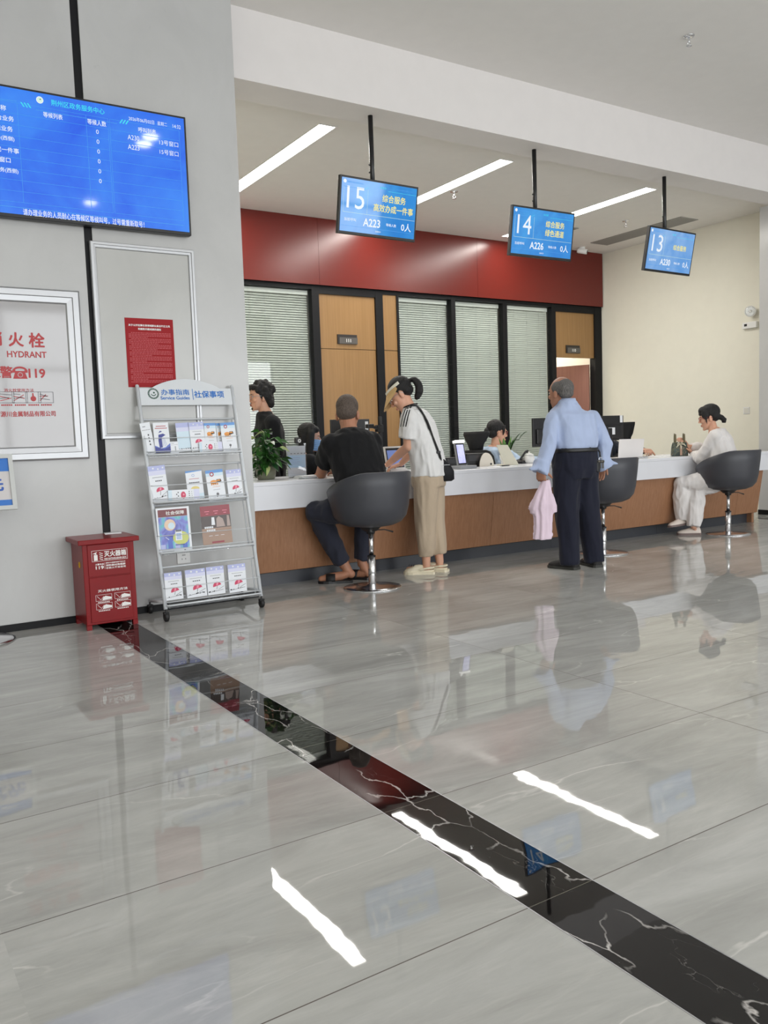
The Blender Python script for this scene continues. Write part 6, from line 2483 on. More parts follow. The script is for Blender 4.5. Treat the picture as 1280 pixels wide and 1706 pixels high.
# ------------------------------------------------------------------ the older man standing in a pale blue shirt
def person_blue():
    t = thing('person', 'older balding man in pale blue shirt and navy trousers standing with his back turned', 'person', (4.95, 4.86, 0))
    fwd = V((.16, .99, 0)).normalized()
    right = fwd.cross(UPZ)
    left = -right
    hip = V((4.93, 4.87, .84))
    waist = V((4.935, 4.88, .96))
    chest = V((4.93, 4.89, 1.16))
    neck = V((4.895, 4.915, 1.335))
    hd = Head(at(933.5, 656, 4.955), (-.10, 1, -.05), (0, 0, 1), 1.0)
    sL, sR = V((4.745, 4.925, 1.205)), V((5.115, 4.86, 1.205))
    eL, eR = V((4.665, 4.885, .99)), V((5.20, 4.80, .98))
    wL, wR = at(901, 780, 4.86), at(1001, 772, 4.83)
    aL, aR = V((4.82, 4.845, .08)), V((5.05, 4.80, .08))
    hL, hR = hip + left * .085 + UPZ * -.04, hip + right * .085 + UPZ * -.04
    b = MB()
    torso(b, [(hip + UPZ * -.06, right, fwd, .15, .11), (waist, right, fwd, .155, .115), (chest, right, fwd, .16, .1), (chest + UPZ * .07, right, fwd, .14, .08), (neck + UPZ * -.05, right, fwd, .06, .05)])
    for s_, e_, w_ in ((sL, eL, wL), (sR, eR, wR)):
        limb(b, [s_, s_.lerp(e_, .5), e_, e_.lerp(w_, .35), w_], [.05, .045, .04, .038, .027])
    for h_, a_ in ((hL, aL), (hR, aR)):
        k_ = h_.lerp(a_, .48) + fwd * .02
        limb(b, [h_, h_.lerp(k_, .5), k_, k_.lerp(a_, .35), a_], [.085, .075, .056, .053, .035])
        limb(b, [a_, a_ + V((0, 0, -.03)), a_ + fwd * .1 + V((0, 0, -.045))], [.036, .034, .03])
    bag = MeshBag().add(remesh(b, .008, 3)).add(hd.skin(neck + V((0, 0, -.03)), .054))
    bag.add(hand(wL, V((.1, .05, -1)), V((.7, .3, 0)), 1, .95))
    bag.add(hand(wR, V((.06, .05, -1)), V((-.8, -.3, 0)), -1, .55))
    bag.build('body', SK_C, t)
    hd.face_parts(t, (90, 86, 84))
    hair_obj(hd, [((0, .052, .042), (.077, .068, .074)), ((.042, .022, .045), (.038, .07, .055)), ((-.042, .022, .045), (.038, .07, .055)), ((0, .06, -.0), (.068, .052, .05))], HAIR_S, t, .005, .002, 55)
    # shirt
    c = MB()
    torso(c, [(waist + UPZ * -.035, right, fwd, .162, .125), (waist + UPZ * .0, right, fwd, .178, .14), (waist + UPZ * .02, right, fwd, .187, .147), (waist + UPZ * .07, right, fwd, .19, .148), (chest, right, fwd, .19, .135), (chest + UPZ * .07, right, fwd, .188, .12), (neck + UPZ * -.075, right, fwd, .15, .098), (neck + UPZ * -.035, right, fwd, .09, .08), (neck + UPZ * -.0, right, fwd, .068, .068)])
    for s_, e_, w_, o in ((sL, eL, wL, -1), (sR, eR, wR, 1)):
        w2 = e_.lerp(w_, .82)
        limb(c, [s_ + V((0, 0, -.005)), s_.lerp(e_, .5), e_, e_.lerp(w_, .5), w2], [.06, .06, .057, .056, .055])
        out = right * o
        # loose turned-back cuff
        c.tube([w2 + V((0, 0, .02)), w2 + out * .02 + V((0, 0, -.035)), w2 + out * .035 + V((0, 0, -.06))], [.06, .07, .076], None, 14)
        c.tube([w2 + out * .03 + V((0, 0, .01)), w2 + out * .09 - fwd * .02 + V((0, 0, -.03)), w2 + out * .14 - fwd * .03 + V((0, 0, -.035))], [.04, .03, .007], None, 12, True, True, .5)
    me = remesh(c, .009, 4, .010, 10, 3, (1, 1, .3))
    m_sh = cloth('pale_blue_poplin', (172, 186, 216), .75, 500)
    MeshBag().add(me).build('shirt', m_sh, t)
    co = MB()
    la, lb = [], []
    for k in range(17):
        a = -PI * .95 + PI * 1.9 * k / 16 - PI / 2
        la.append(neck + right * (.068 * math.cos(a)) + fwd * (.066 * math.sin(a)) + UPZ * .022)
        lb.append(neck + right * (.083 * math.cos(a)) + fwd * (.08 * math.sin(a)) + UPZ * -.03)
    co.strip(la, lb, m_sh, .004)
    co.build('collar', None, t)
    # back pleats
    # trousers
    c = MB()
    torso(c, [(hip + UPZ * -.12, right, fwd, .16, .13), (hip + UPZ * -.03, right, fwd, .185, .15), (waist + UPZ * -.05, right, fwd, .186, .149), (waist + UPZ * .002, right, fwd, .184, .147)])
    for h_, a_ in ((hL, aL), (hR, aR)):
        k_ = h_.lerp(a_, .5) + fwd * .015
        limb(c, [h_, k_, h_.lerp(a_, .8), a_ + V((0, 0, -.045)) - fwd * .005], [.112, .096, .088, .08], hem=True)
    MeshBag().add(remesh(c, .009, 4, .009, 9, 6, (1, 1, .3))).build('trousers', cloth('navy_wool', (30, 32, 46)), t)
    bt = MB()
    bt.tube([waist + right * (.186 * math.copysign(abs(math.cos(a)) ** .82, math.cos(a))) + fwd * (.15 * math.copysign(abs(math.sin(a)) ** .82, math.sin(a))) + UPZ * -.015 for a in [2 * PI * k / 28 for k in range(29)]], [(.016, .004)] * 29, mat('black_leather', (18, 17, 18), .4), 8)
    bt.build('belt', None, t)
    for a_, tw in ((aL, -.45), (aR, .12)):
        d = (fwd + right * tw).normalized()
        h_ = V((a_.x, a_.y, 0)) - d * .075
        u, so = shoe(h_, h_ + d * .26, mat('black_suede', (26, 25, 25), .7), mat('dark_grey_rubber', (58, 58, 54), .6), .05, .085)
        u.build('shoe', None, t).data
        so.build('sole', None, t)
    # keys at the belt: a thing of its own
    kp = at(984, 768, 4.72)
    kp = waist + right * .165 - fwd * .085 + UPZ * -.03
    g = thing('key_bunch', 'bunch of metal keys with dark fobs hanging at the belt of the man in blue', 'keys', (kp.x, kp.y, kp.z - .12))
    MB().tube([kp + V((0, 0, .015)), kp - fwd * .02 + V((0, 0, -.01)), kp - fwd * .025 + V((0, 0, -.05))], .006, m_blackmetal, 8).build('belt_clip', None, g)
    kc = kp - fwd * .028 + V((0, 0, -.065))
    MB().tube([kc + right * (.016 * math.cos(a)) + V((0, 0, .016 * math.sin(a))) for a in [2 * PI * k / 14 for k in range(15)]], .0025, m_chrome, 6).build('key_ring', None, g)
    m_key = mat('dull_key_metal', (110, 106, 100), .4, .8)
    for k in range(5):
        o = right * (.014 * (k - 2)) - fwd * (.004 * (k % 2))
        q = kc + V((0, 0, -.018)) + o
        kb = MB()
        kb.lathe([(.002, -.0015), (.012, -.0015), (.012, .0015), (.002, .0015)], q, m_key, 12, 'y').bx(q.x - .004, q.x + .004, q.y - .0015, q.y + .0015, q.z - .055, q.z - .008, m_key)
        kb.build('key', None, g)
    fbb = MB()
    fbb.box(kc + V((0, 0, -.06)) - right * .03 - fwd * .008, (.035, .016, .08), m_bplast, None, .006)
    fbb.build('fob', None, g)
    # pale pink jacket held in the left hand: a thing of its own
    top = at(910, 800, 4.86)
    bot = at(904, 899, 4.86)
    g = thing('pink_jacket', 'pale pink folded jacket hanging from the left hand of the man in blue', 'jacket', (bot.x, bot.y, bot.z))
    c = MB()
    vw = V((.84, -.54, 0)).normalized()
    dv = V((.54, .84, 0))
    H_ = top.z - bot.z
    rings = []
    for u, w, d, o in ((0, .03, .03, .0), (.06, .042, .038, -.002), (.2, .062, .042, -.01), (.4, .085, .045, -.018), (.47, .088, .04, -.022), (.6, .066, .035, -.006), (.8, .064, .03, .0), (.97, .066, .026, .0), (1.0, .064, .022, 0)):
        p = top.lerp(bot, u) + vw * o
        rg = []
        for k in range(40):
            a = 2 * PI * k / 40
            f = 1 + (.16 * math.sin(7 * a + 1.2 * u) + .08 * math.sin(11 * a + 2)) * min(1, u * 3)
            rg.append(p + vw * (w * f * math.cos(a)) + dv * (d * f * math.sin(a)))
        rings.append(rg)
    c.loft(rings)
    # a sleeve end slipping out at the left
    q = top.lerp(bot, .3) + vw * -.05
    c.tube([q, q + vw * -.045 + V((0, 0, -.07)), q + vw * -.05 + V((0, 0, -.12))], [.03, .034, .03], None, 12, True, True, .6)
    q = top.lerp(bot, .25) + vw * .04
    c.tube([q, q + vw * .03 + V((0, 0, -.09)), q + vw * .035 + V((0, 0, -.14))], [.03, .03, .022], None, 12, True, True, .6)
    MeshBag().add(remesh(c, .006, 2, .006, 16, 2, (1, 1, .15))).build('cloth', cloth('pale_pink_cotton', (226, 206, 220), .8), g)
    return t


person_blue()


# ------------------------------------------------------------------ the woman in white on the far stool
def person_white():
    t = thing('person', 'seated woman in loose white shirt and trousers with glasses at the far stool', 'person', (7.53, 5.36, 0))
    fwd = V((-.42, .91, 0)).normalized()
    right = fwd.cross(UPZ)
    left = -right
    hip = V((7.53, 5.33, .575))
    neck = at(1189, 713, 5.49)
    sh = neck + V((.02, -.045, -.075))
    lean = (sh - hip).normalized()
    ft = (fwd - lean * fwd.dot(lean)).normalized()
    hd = Head(at(1182, 697, 5.54), (fwd.x - .25, fwd.y * .92, -.22), (0, 0, 1), 1.0, True)
    sL, sR = sh + left * .165, sh + right * .165
    eL = at(1170, 764, 5.53)
    wL = at(1153, 757, 5.70)
    eR = V((7.66, 5.66, .855))
    wR = V((7.47, 5.76, .90))
    k1, a1 = at(1136, 807, 5.64), at(1137, 866, 5.64)
    k2, a2 = at(1162, 816, 5.54), at(1156, 877, 5.52)
    b = MB()
    torso(b, [(hip + UPZ * -.06, right, fwd, .14, .1), (hip + UPZ * .05, right, fwd, .15, .11), (hip.lerp(sh, .5), right, ft, .13, .09), (hip.lerp(sh, .85), right, ft, .15, .085), (sh + lean * .03, right, ft, .12, .06), (neck, right, ft, .055, .05)])
    for s_, e_, w_ in ((sL, eL, wL), (sR, eR, wR)):
        limb(b, [s_, s_.lerp(e_, .5), e_, e_.lerp(w_, .4), w_], [.045, .042, .037, .034, .023])
    for h_, k_, a_ in ((hip + left * .08, k1, a1), (hip + right * .08, k2, a2)):
        limb(b, [h_, h_.lerp(k_, .5), k_, k_.lerp(a_, .4), a_], [.078, .068, .052, .05, .03])
    f1h, f1t = at(1144, 874, 5.62), at(1115, 879, 5.66)
    f2h, f2t = atz(1164, 889), atz(1126, 892)
    f2h, f2t = V((7.33, 5.50, 0)), V((7.17, 5.66, 0))
    limb(b, [a1, f1h + V((0, 0, .035)), f1h.lerp(f1t, .5) + V((0, 0, .03))], [.03, .026, .016])
    limb(b, [a2, f2h.lerp(f2t, .2) + V((0, 0, .04)), f2h.lerp(f2t, .5) + V((0, 0, .03))], [.028, .02, .014])
    bag = MeshBag().add(remesh(b, .007, 3)).add(hd.skin(neck + V((0, 0, -.02)), .044))
    bag.add(hand(wL, V((-.3, .35, .8)), V((-.6, .4, 0)), 1, .5, .95))
    bag.add(hand(wR, V((-.5, .2, .6)), V((-.3, .7, 0)), -1, .6, .95))
    bag.build('body', SK_B, t)
    hd.face_parts(t)

    def bun(mb):
        mb.tube([hd.p(0, .085, .0), hd.p(0, .115, -.02), hd.p(0, .135, -.05), hd.p(0, .128, -.078)], [.03, .028, .027, .018], None, 12)
        hd.ball(mb, (0, -.04, .088), (.066, .05, .046))      # fringe
        hd.ball(mb, (0, -.066, .06), (.052, .026, .024))
        for sg in (-1, 1):
            hd.ball(mb, (sg * .064, -.03, .045), (.018, .04, .05))
            mb.tube([hd.p(sg * .074, -.032, .03), hd.p(sg * .075, -.034, -.02), hd.p(sg * .072, -.034, -.055)], [.01, .008, .003], None, 8)
    hair_obj(hd, [((0, .022, .062), (.083, .1, .086)), ((0, .05, .01), (.072, .06, .055))], HAIR_K, t, .005, .002, 50, bun)
    hd.glasses(t, mat('thin_red_frame', (150, 70, 60), .3), .022, .018)
    c = MB()
    torso(c, [(hip + UPZ * -.03, right, fwd, .185, .14), (hip + UPZ * .1, right, fwd, .185, .14), (hip.lerp(sh, .5), right, ft, .18, .135), (hip.lerp(sh, .85), right, ft, .18, .12), (sh + lean * .02, right, ft, .155, .09), (sh + lean * .055, right, ft, .09, .068), (neck + lean * -.015, right, ft, .058, .052)])
    for s_, e_, w_ in ((sL, eL, wL), (sR, eR, wR)):
        limb(c, [s_, s_.lerp(e_, .5), e_ + V((0, 0, .0)), e_.lerp(w_, .5), e_.lerp(w_, .85)], [.06, .066, .072, .064, .046], hem=True)
    MeshBag().add(remesh(c, .008, 4, .010, 12, 8, (1, 1, .5))).build('shirt', cloth('white_linen', (226, 222, 220)), t)
    c = MB()
    torso(c, [(hip + UPZ * -.06, right, fwd, .15, .12), (hip + UPZ * .02, right, fwd, .17, .13), (hip + UPZ * .09, right, fwd, .155, .12)])
    for h_, k_, a_ in ((hip + left * .08, k1, a1), (hip + right * .08, k2, a2)):
        limb(c, [h_, h_.lerp(k_, .6), k_, k_.lerp(a_, .3), k_.lerp(a_, .7), a_ + V((0, 0, .0))], [.1, .096, .086, .09, .082, .066], hem=True)
    MeshBag().add(remesh(c, .008, 4, .011, 12, 1, (1, 1, .4))).build('trousers', cloth('white_linen', (226, 222, 220)), t)
    m_sn, m_sol = mat('cream_leather', (224, 212, 202), .5), mat('pinkish_sole', (120, 104, 100), .6)
    for h_, tt, upv in ((f1h, f1t, (0, .1, 1)), (f2h, f2t, (0, 0, 1))):
        u, so = shoe(h_, h_ + (tt - h_).normalized() * .225, m_sn, m_sol, .044, .075, 0, upv)
        u.build('shoe', None, t)
        so.build('sole', None, t)
    # camouflage handbag on the counter: a thing of its own
    bc = at(1132.5, 757, 5.78)
    g = thing('camouflage_handbag', 'small camouflage print handbag with two upright handles on the counter', 'handbag', (bc.x, bc.y, CT))
    bt = NT('camouflage_print')
    n = bt.noise(bt.coord(), 22, 2, .5, .6)
    cr = bt.n('ShaderNodeValToRGB')
    cr.color_ramp.interpolation = 'CONSTANT'
    e = cr.color_ramp.elements
    e[0].position, e[0].color = 0, lin((56, 66, 62))
    e[1].position, e[1].color = .44, lin((96, 98, 80))
    for p_, q in ((.54, (62, 80, 82)), (.62, (126, 112, 92))):
        z = e.new(p_)
        z.color = lin(q)
    bt.l(n, cr.inputs[0])
    bt.l(cr.outputs[0], bt.b.inputs['Base Color'])
    bt.b.inputs['Roughness'].default_value = .6
    bR, bN = V((.8, -.6, 0)), V((.6, .8, 0))
    base = V((bc.x, bc.y, CT))
    pb = MB()
    pb.loft([ring(base + UPZ * z, bR, bN, w, d, 20, .45) for z, w, d in ((.0, .078, .042), (.01, .085, .048), (.09, .08, .045), (.135, .072, .03), (.145, .066, .02))], bt.m)
    pb.build('pouch', None, g)
    m_tan = mat('tan_strap', (172, 138, 116), .5)
    st = MB()
    st.box(base + UPZ * .065 - bN * .048, (.002, .02, .002), m_tan)
    for o in (.0,):
        st.prism([base + bR * -.008 - bN * .050 + UPZ * .01, base + bR * .014 - bN * .050 + UPZ * .01, base + bR * .014 - bN * .048 + UPZ * .11, base + bR * -.008 - bN * .048 + UPZ * .11], -bN * .004, m_tan)
    st.build('front_strap', None, g)
    for o in (-1, 1):
        q = base + bR * (o * .045)
        MB().tube([q - bN * .022 + UPZ * .12, q - bN * .026 + UPZ * .18, q - bN * .02 + UPZ * .225, q + bN * .02 + UPZ * .232, q + bN * .03 + UPZ * .18, q + bN * .022 + UPZ * .12], .0075, mat('olive_handle', (112, 104, 78), .5), 8).build('handle', None, g)
    sc_ = MB()
    for k in range(5):
        a = k * 1.2
        q = base + UPZ * .125 - bN * .03
        sc_.tube([q, q + bR * (.03 * math.cos(a)) - bN * .02 + UPZ * (.02 * math.sin(a)), q + bR * (.05 * math.cos(a)) - bN * .022 + UPZ * (.03 * math.sin(a) - .02)], [.006, .008, .004], mat('pale_ribbon', (206, 200, 178), .6), 6)
    sc_.build('ribbon_bow', None, g)
    return t


person_white()


# ------------------------------------------------------------------ clerks
def seated_clerk(label, pos, fwd, head_c, face, skin, hair, top_m, k=1.0, female=True, glasses=None, mask=False, hands=None, lean=.04, brow=(30, 24, 22), curl=.5):
    fwd = V(fwd).normalized()
    right = fwd.cross(UPZ)
    left = -right
    x, y = pos
    hip = V((x, y, .50))
    hd = Head(head_c, face, (0, 0, 1), k, female)
    neck = hd.c + V((-fwd.x * .035, -fwd.y * .035, -.115))
    sh = neck + V((-fwd.x * .03, -fwd.y * .03, -.07))
    t = thing('person', label, 'person', (x, y, 0))
    lean_ = (sh - hip).normalized()
    ft = (fwd - lean_ * fwd.dot(lean_)).normalized()
    sL, sR = sh + left * .165 + UPZ * -.01, sh + right * .165 + UPZ * -.01
    if hands is None:
        hands = (V((x, y, .78)) + fwd * .42 + left * .14, V((x, y, .78)) + fwd * .42 + right * .14)
    wL, wR = V(hands[0]), V(hands[1])

    def elbow(s_, w_, o):
        return s_.lerp(w_, .42) + UPZ * -.09 + right * (o * .05)
    eL, eR = elbow(sL, wL, -1), elbow(sR, wR, 1)
    k1, k2 = hip + fwd * .40 + left * .1, hip + fwd * .40 + right * .1
    a1, a2 = k1 + V((0, 0, -.40)), k2 + V((0, 0, -.40))
    b = MB()
    torso(b, [(hip + UPZ * -.05, right, fwd, .14, .1), (hip + UPZ * .06, right, fwd, .15, .11), (hip.lerp(sh, .5), right, ft, .13, .09), (hip.lerp(sh, .85), right, ft, .15, .09), (sh + lean_ * .03, right, ft, .13, .065), (neck, right, ft, .055, .052)])
    for s_, e_, w_ in ((sL, eL, wL), (sR, eR, wR)):
        limb(b, [s_, s_.lerp(e_, .5), e_, e_.lerp(w_, .4), w_], [.046, .043, .037, .035, .024])
    for h_, k_, a_ in ((hip + left * .08, k1, a1), (hip + right * .08, k2, a2)):
        limb(b, [h_, h_.lerp(k_, .5), k_, k_.lerp(a_, .4), a_, a_ + V((0, 0, -.06)) + fwd * .03, a_ + V((0, 0, -.07)) + fwd * .13], [.08, .07, .052, .05, .032, .03, .025])
    bag = MeshBag().add(remesh(b, .008, 3)).add(hd.skin(neck + V((0, 0, -.03)), .046))
    bag.add(hand(wL, (wL - eL).normalized() + UPZ * -.1, (0, 0, -1), 1, curl, 1.0 if curl < 1 else 1.15))
    bag.add(hand(wR, (wR - eR).normalized() + UPZ * -.1, (0, 0, -1), -1, .5))
    bag.build('body', skin, t)
    hd.face_parts(t, brow, (168, 92, 84), True, not mask)
    c = MB()
    torso(c, [(hip + UPZ * -.0, right, fwd, .17, .125), (hip + UPZ * .12, right, fwd, .168, .125), (hip.lerp(sh, .5), right, ft, .165, .12), (hip.lerp(sh, .85), right, ft, .178, .118), (sh + lean_ * .02, right, ft, .16, .09), (sh + lean_ * .05, right, ft, .1, .07), (neck + lean_ * -.012, right, ft, .06, .056)])
    for s_, e_, w_ in ((sL, eL, wL), (sR, eR, wR)):
        limb(c, [s_, s_.lerp(e_, .5), e_, e_.lerp(w_, .5), e_.lerp(w_, .9)], [.064, .06, .054, .048, .038])
    MeshBag().add(remesh(c, .009, 4, .007, 12, x)).build('top', top_m, t)
    c = MB()
    torso(c, [(hip + UPZ * -.06, right, fwd, .15, .12), (hip + UPZ * .05, right, fwd, .16, .12)])
    for h_, k_, a_ in ((hip + left * .08, k1, a1), (hip + right * .08, k2, a2)):
        limb(c, [h_, h_.lerp(k_, .6), k_, k_.lerp(a_, .5), a_], [.095, .085, .07, .065, .055])
    MeshBag().add(remesh(c, .01, 3, .005, 10, x)).build('trousers', cloth('black_cotton', (20, 20, 22)), t)
    for a_ in (a1, a2):
        h_ = V((a_.x, a_.y, 0)) - fwd * .05
        u, so = shoe(h_, h_ + fwd * .24, mat('black_leather', (18, 17, 18), .4), m_bplast, .045, .075)
        u.build('shoe', None, t)
        so.build('sole', None, t)
    if glasses:
        hd.glasses(t, glasses)
    return t, hd, neck, right, fwd


# masked clerk with long black hair
hc = at(516.5, 731, 6.72)
t, hd, nk, rr, ff = seated_clerk('clerk with long black hair and pale blue face mask behind the first window', (3.40, 6.72), (1, -.12, 0), hc, (.84, -.50, -.12), SK_B, None, cloth('black_knit', (24, 24, 27)), .99, True, None, True, None)


def long_hair(mb):
    for sg in (-1, 1):
        mb.tube([hd.p(sg * .04, .0, .125), hd.p(sg * .078, -.01, .05), hd.p(sg * .084, -.012, -.03), hd.p(sg * .086, -.012, -.13), hd.p(sg * .088, -.022, -.24)], [.03, .034, .034, .032, .014], None, 12)
    mb.loft([ring(hd.p(0, .045, z), hd.R @ V((1, 0, 0)), hd.R @ V((0, 1, 0)), w, d, 16) for z, w, d in ((.06, .075, .055), (-.05, .08, .055), (-.16, .085, .045), (-.25, .075, .03))])


hair_obj(hd, [((0, .024, .06), (.081, .097, .085)), ((.035, -.03, .085), (.04, .05, .035)), ((-.035, -.03, .085), (.04, .05, .035))], HAIR_K, t, .006, .003, 45, long_hair)
mk = MB()
rows = []
for j in range(7):
    z = -.002 - .1 * j / 6
    bulge = math.sin(PI * min(1, (j + .6) / 6.6)) * .022
    rows.append([hd.p(.0775 * math.sin(a), -.002 - (.098 + bulge * math.cos(a)) * math.cos(a), z + .012 * (1 - math.cos(a)) * (-1 if j < 3 else 1) * -.2) for a in [-1.25 + 2.5 * k / 14 for k in range(15)]])
m_mask = cloth('pale_blue_mask', (152, 190, 228), .8, 300)
for a, b in zip(rows, rows[1:]):
    mk.strip(a, b, m_mask, .002)
for sg in (-1, 1):
    mk.tube([hd.p(sg * .066, -.03, -.012), hd.p(sg * .078, .005, .015), hd.p(sg * .08, .02, -.005), hd.p(sg * .067, -.028, -.085)], .0016, m_wplast, 6)
mk.build('face_mask', None, t)
pr_ = MB()
m_pat = mat('white_print', (200, 202, 206), .6)
for k in range(7):
    q = nk + ff * (.115 + .004 * k) + rr * (.04 + .006 * k) + UPZ * (-.13 - .03 * k)
    pr_.tube([q, q + rr * .03 + UPZ * -.03], .006, m_pat, 6)
pr_.build('scarf_pattern', None, t)
office_chair(3.33, 6.73, -PI / 2 - .05, 'black office chair of the masked clerk, behind the pothos', 1.0)

# clerk in pale blue with glasses
hc = at(829, 722, 6.78)
t, hd, nk, rr, ff = seated_clerk('clerk in pale blue shirt with glasses and tied black hair, in profile', (5.70, 6.78), (1, .0, 0), hc, (.86, -.30, -.1), SK_B, None, cloth('pale_blue_blouse', (182, 200, 222), .75, 500), 1.0, True, mat('thin_red_frame', (150, 70, 60), .3), False, (at(868, 768, 6.3) + V((0, 0, .0)), V((6.15, 6.62, .82))))


def tied(mb):
    mb.tube([hd.p(0, .09, .03), hd.p(0, .12, .02), hd.p(0, .135, -.03), hd.p(0, .12, -.09)], [.028, .03, .024, .01], None, 12)
    for sg in (-1, 1):
        mb.tube([hd.p(sg * .06, -.045, .085), hd.p(sg * .075, -.04, .03), hd.p(sg * .074, -.035, -.02)], [.016, .014, .005], None, 8)


hair_obj(hd, [((0, .028, .06), (.08, .095, .084)), ((0, .055, .0), (.068, .055, .055))], HAIR_K, t, .005, .002, 50, tied)
vs = MB()
torso(vs, [(V((5.70, 6.78, .5)), rr, ff, .18, .137), (V((5.70, 6.78, .62)), rr, ff, .176, .135), (V((5.71, 6.78, .74)), rr, ff, .176, .132), (V((5.72, 6.78, .83)), rr, ff, .176, .13)])
MeshBag().add(remesh(vs, .009, 3, .004, 12, 3)).build('vest', cloth('slate_vest', (84, 94, 112)), t)
office_chair(5.56, 6.70, -PI / 2 + .25, 'black office chair with headrest behind the clerk in pale blue', 1.13)

# clerk hidden behind the black monitor; only the hand shows
fist = at(1083, 749, 6.26)
t, hd, nk, rr, ff = seated_clerk('clerk hidden behind the right black monitor with one loose fist resting on the counter', (7.36, 7.0), (.1, -1, 0), at(1018, 715, 6.93), (.1, -1, -.25), SK_B, None, cloth('dark_uniform', (40, 44, 54)), .95, True, None, False, (fist + V((-.05, .03, -.005)), V((6.95, 6.5, .83))), curl=1.25)
hair_obj(hd, [((0, .03, .06), (.08, .095, .084)), ((0, .055, .0), (.07, .055, .06))], HAIR_K, t, .006, .002, 50)
c_ = at(1042, 716, 7.62)
office_chair(c_.x, 7.37, PI + .1, 'black office chair standing right of the right black monitor', 1.2)


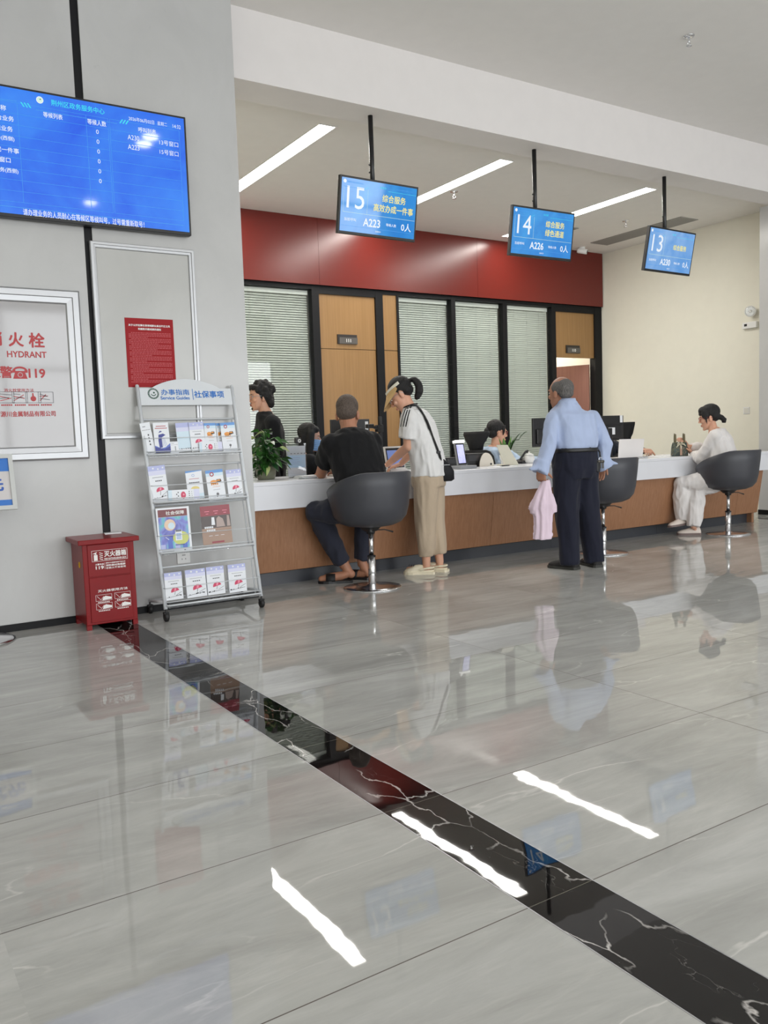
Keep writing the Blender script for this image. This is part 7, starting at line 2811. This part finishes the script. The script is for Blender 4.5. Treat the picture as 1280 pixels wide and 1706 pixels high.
# ------------------------------------------------------------------ man walking behind the counter
def person_walker():
    t = thing('person', 'man with bushy black hair and glasses in a black sweatshirt walking behind the counter', 'person', (3.30, 7.25, 0))
    fwd = V((-1, .18, 0)).normalized()
    right = fwd.cross(UPZ)
    left = -right
    hd = Head(at(432.5, 663, 7.25), (-.97, .05, -.05), (0, 0, 1), 1.03)
    neck = hd.c + V((.04, -.01, -.12))
    ch = neck + V((.035, 0, -.2))
    waist = V((neck.x + .05, neck.y, .95))
    hip = V((neck.x + .05, neck.y, .83))
    sL, sR = neck + left * .165 + V((.03, 0, -.115)), neck + right * .165 + V((.03, 0, -.115))
    eL, eR = sL + V((.03, 0, -.27)), sR + V((.03, 0, -.27))
    wL, wR = eL + V((-.1, 0, -.22)), eR + V((-.1, 0, -.22))
    hL, hR = hip + left * .085, hip + right * .085
    aL, aR = V((hip.x - .16, hL.y, .085)), V((hip.x + .16, hR.y, .085))
    b = MB()
    torso(b, [(hip + UPZ * -.06, right, fwd, .14, .1), (waist, right, fwd, .14, .1), (ch, right, fwd, .165, .105), (ch + UPZ * .1, right, fwd, .15, .08), (neck + UPZ * -.02, right, fwd, .06, .055)])
    for s_, e_, w_ in ((sL, eL, wL), (sR, eR, wR)):
        limb(b, [s_, s_.lerp(e_, .5), e_, e_.lerp(w_, .4), w_], [.05, .046, .04, .037, .026])
    for h_, a_ in ((hL, aL), (hR, aR)):
        k_ = h_.lerp(a_, .48) + fwd * .03
        limb(b, [h_, h_.lerp(k_, .5), k_, k_.lerp(a_, .35), a_, a_ + V((0, 0, -.05)) + fwd * .1], [.085, .075, .056, .053, .035, .03])
    bag = MeshBag().add(remesh(b, .008, 3)).add(hd.skin(neck + V((.01, 0, -.03)), .055))
    bag.add(hand(wL, V((-.1, 0, -1)), -left, 1, .5))
    bag.add(hand(wR, V((-.1, 0, -1)), -right, -1, .5))
    bag.build('body', SK_B, t)
    hd.face_parts(t, (24, 20, 18), (160, 96, 84))
    rnd = random.Random(4)

    def bushy(mb):
        for k in range(30):
            a, e = rnd.uniform(0, 2 * PI), rnd.uniform(-.1, 1.3)
            x, y, z = math.cos(e) * math.cos(a), math.cos(e) * math.sin(a), math.sin(e)
            if y < -.3 and z < .6:
                continue
            hd.ball(mb, (.076 * x, .035 + .096 * y, .058 + .088 * z), (.03, .03, .028), None, 8, 6)
        for sg in (-1, 1):
            hd.ball(mb, (sg * .066, .035, .03), (.026, .06, .06), None, 12, 8)
            hd.ball(mb, (sg * .045, .085, -.05), (.036, .034, .05), None, 12, 8)
            hd.ball(mb, (sg * .03, -.066, .098), (.034, .03, .028), None, 10, 8)
            hd.ball(mb, (sg * .066, -.035, .075), (.022, .03, .04), None, 10, 8)
    hair_obj(hd, [((0, .036, .062), (.088, .104, .092)), ((0, .08, -.015), (.075, .055, .075))], HAIR_K, t, .006, .0045, 62, bushy, aniso=(1, 1, .6), soft=9)
    hd.glasses(t, m_alu, .022, .018)
    g = MB()
    hd.ball(g, (0, -.0785, -.095), (.016, .007, .011), HAIR_K)
    for sg in (-1, 1):
        hd.ball(g, (sg * .012, -.0935, -.044), (.012, .004, .0035), HAIR_K)
    g.build('beard', None, t)
    c = MB()
    torso(c, [(hip + UPZ * .0, right, fwd, .17, .125), (waist, right, fwd, .175, .13), (ch, right, fwd, .195, .135), (ch + UPZ * .08, right, fwd, .18, .11), (neck + UPZ * -.05, right, fwd, .11, .08), (neck + UPZ * -.008, right, fwd, .064, .062)])
    for s_, e_, w_ in ((sL, eL, wL), (sR, eR, wR)):
        limb(c, [s_, s_.lerp(e_, .5), e_, e_.lerp(w_, .5), e_.lerp(w_, .95)], [.075, .072, .066, .06, .048])
    MeshBag().add(remesh(c, .009, 4, .008, 10, 2)).build('sweatshirt', cloth('black_sweatshirt', (24, 25, 28)), t)
    lg = MB()
    q = sL + left * .0 + V((-.04, 0, -.1))
    lg.box((q.x - .02, sL.y - .077, q.z), (.03, .003, .012), mat('grey_patch', (150, 150, 156), .6), Euler((0, .1, 0)))
    lg.build('chest_patch', None, t)
    c = MB()
    torso(c, [(hip + UPZ * -.1, right, fwd, .15, .12), (hip + UPZ * .05, right, fwd, .165, .125)])
    for h_, a_ in ((hL, aL), (hR, aR)):
        k_ = h_.lerp(a_, .5) + fwd * .03
        limb(c, [h_, k_, h_.lerp(a_, .8), a_], [.108, .09, .08, .072])
    MeshBag().add(remesh(c, .01, 4, .007, 10, 6)).build('trousers', cloth('black_cotton', (20, 20, 22)), t)
    for a_ in (aL, aR):
        h_ = V((a_.x, a_.y, 0)) - fwd * .06
        u, so = shoe(h_, h_ + fwd * .26, mat('black_suede', (26, 25, 25), .7), m_bplast, .048, .08)
        u.build('shoe', None, t)
        so.build('sole', None, t)


person_walker()
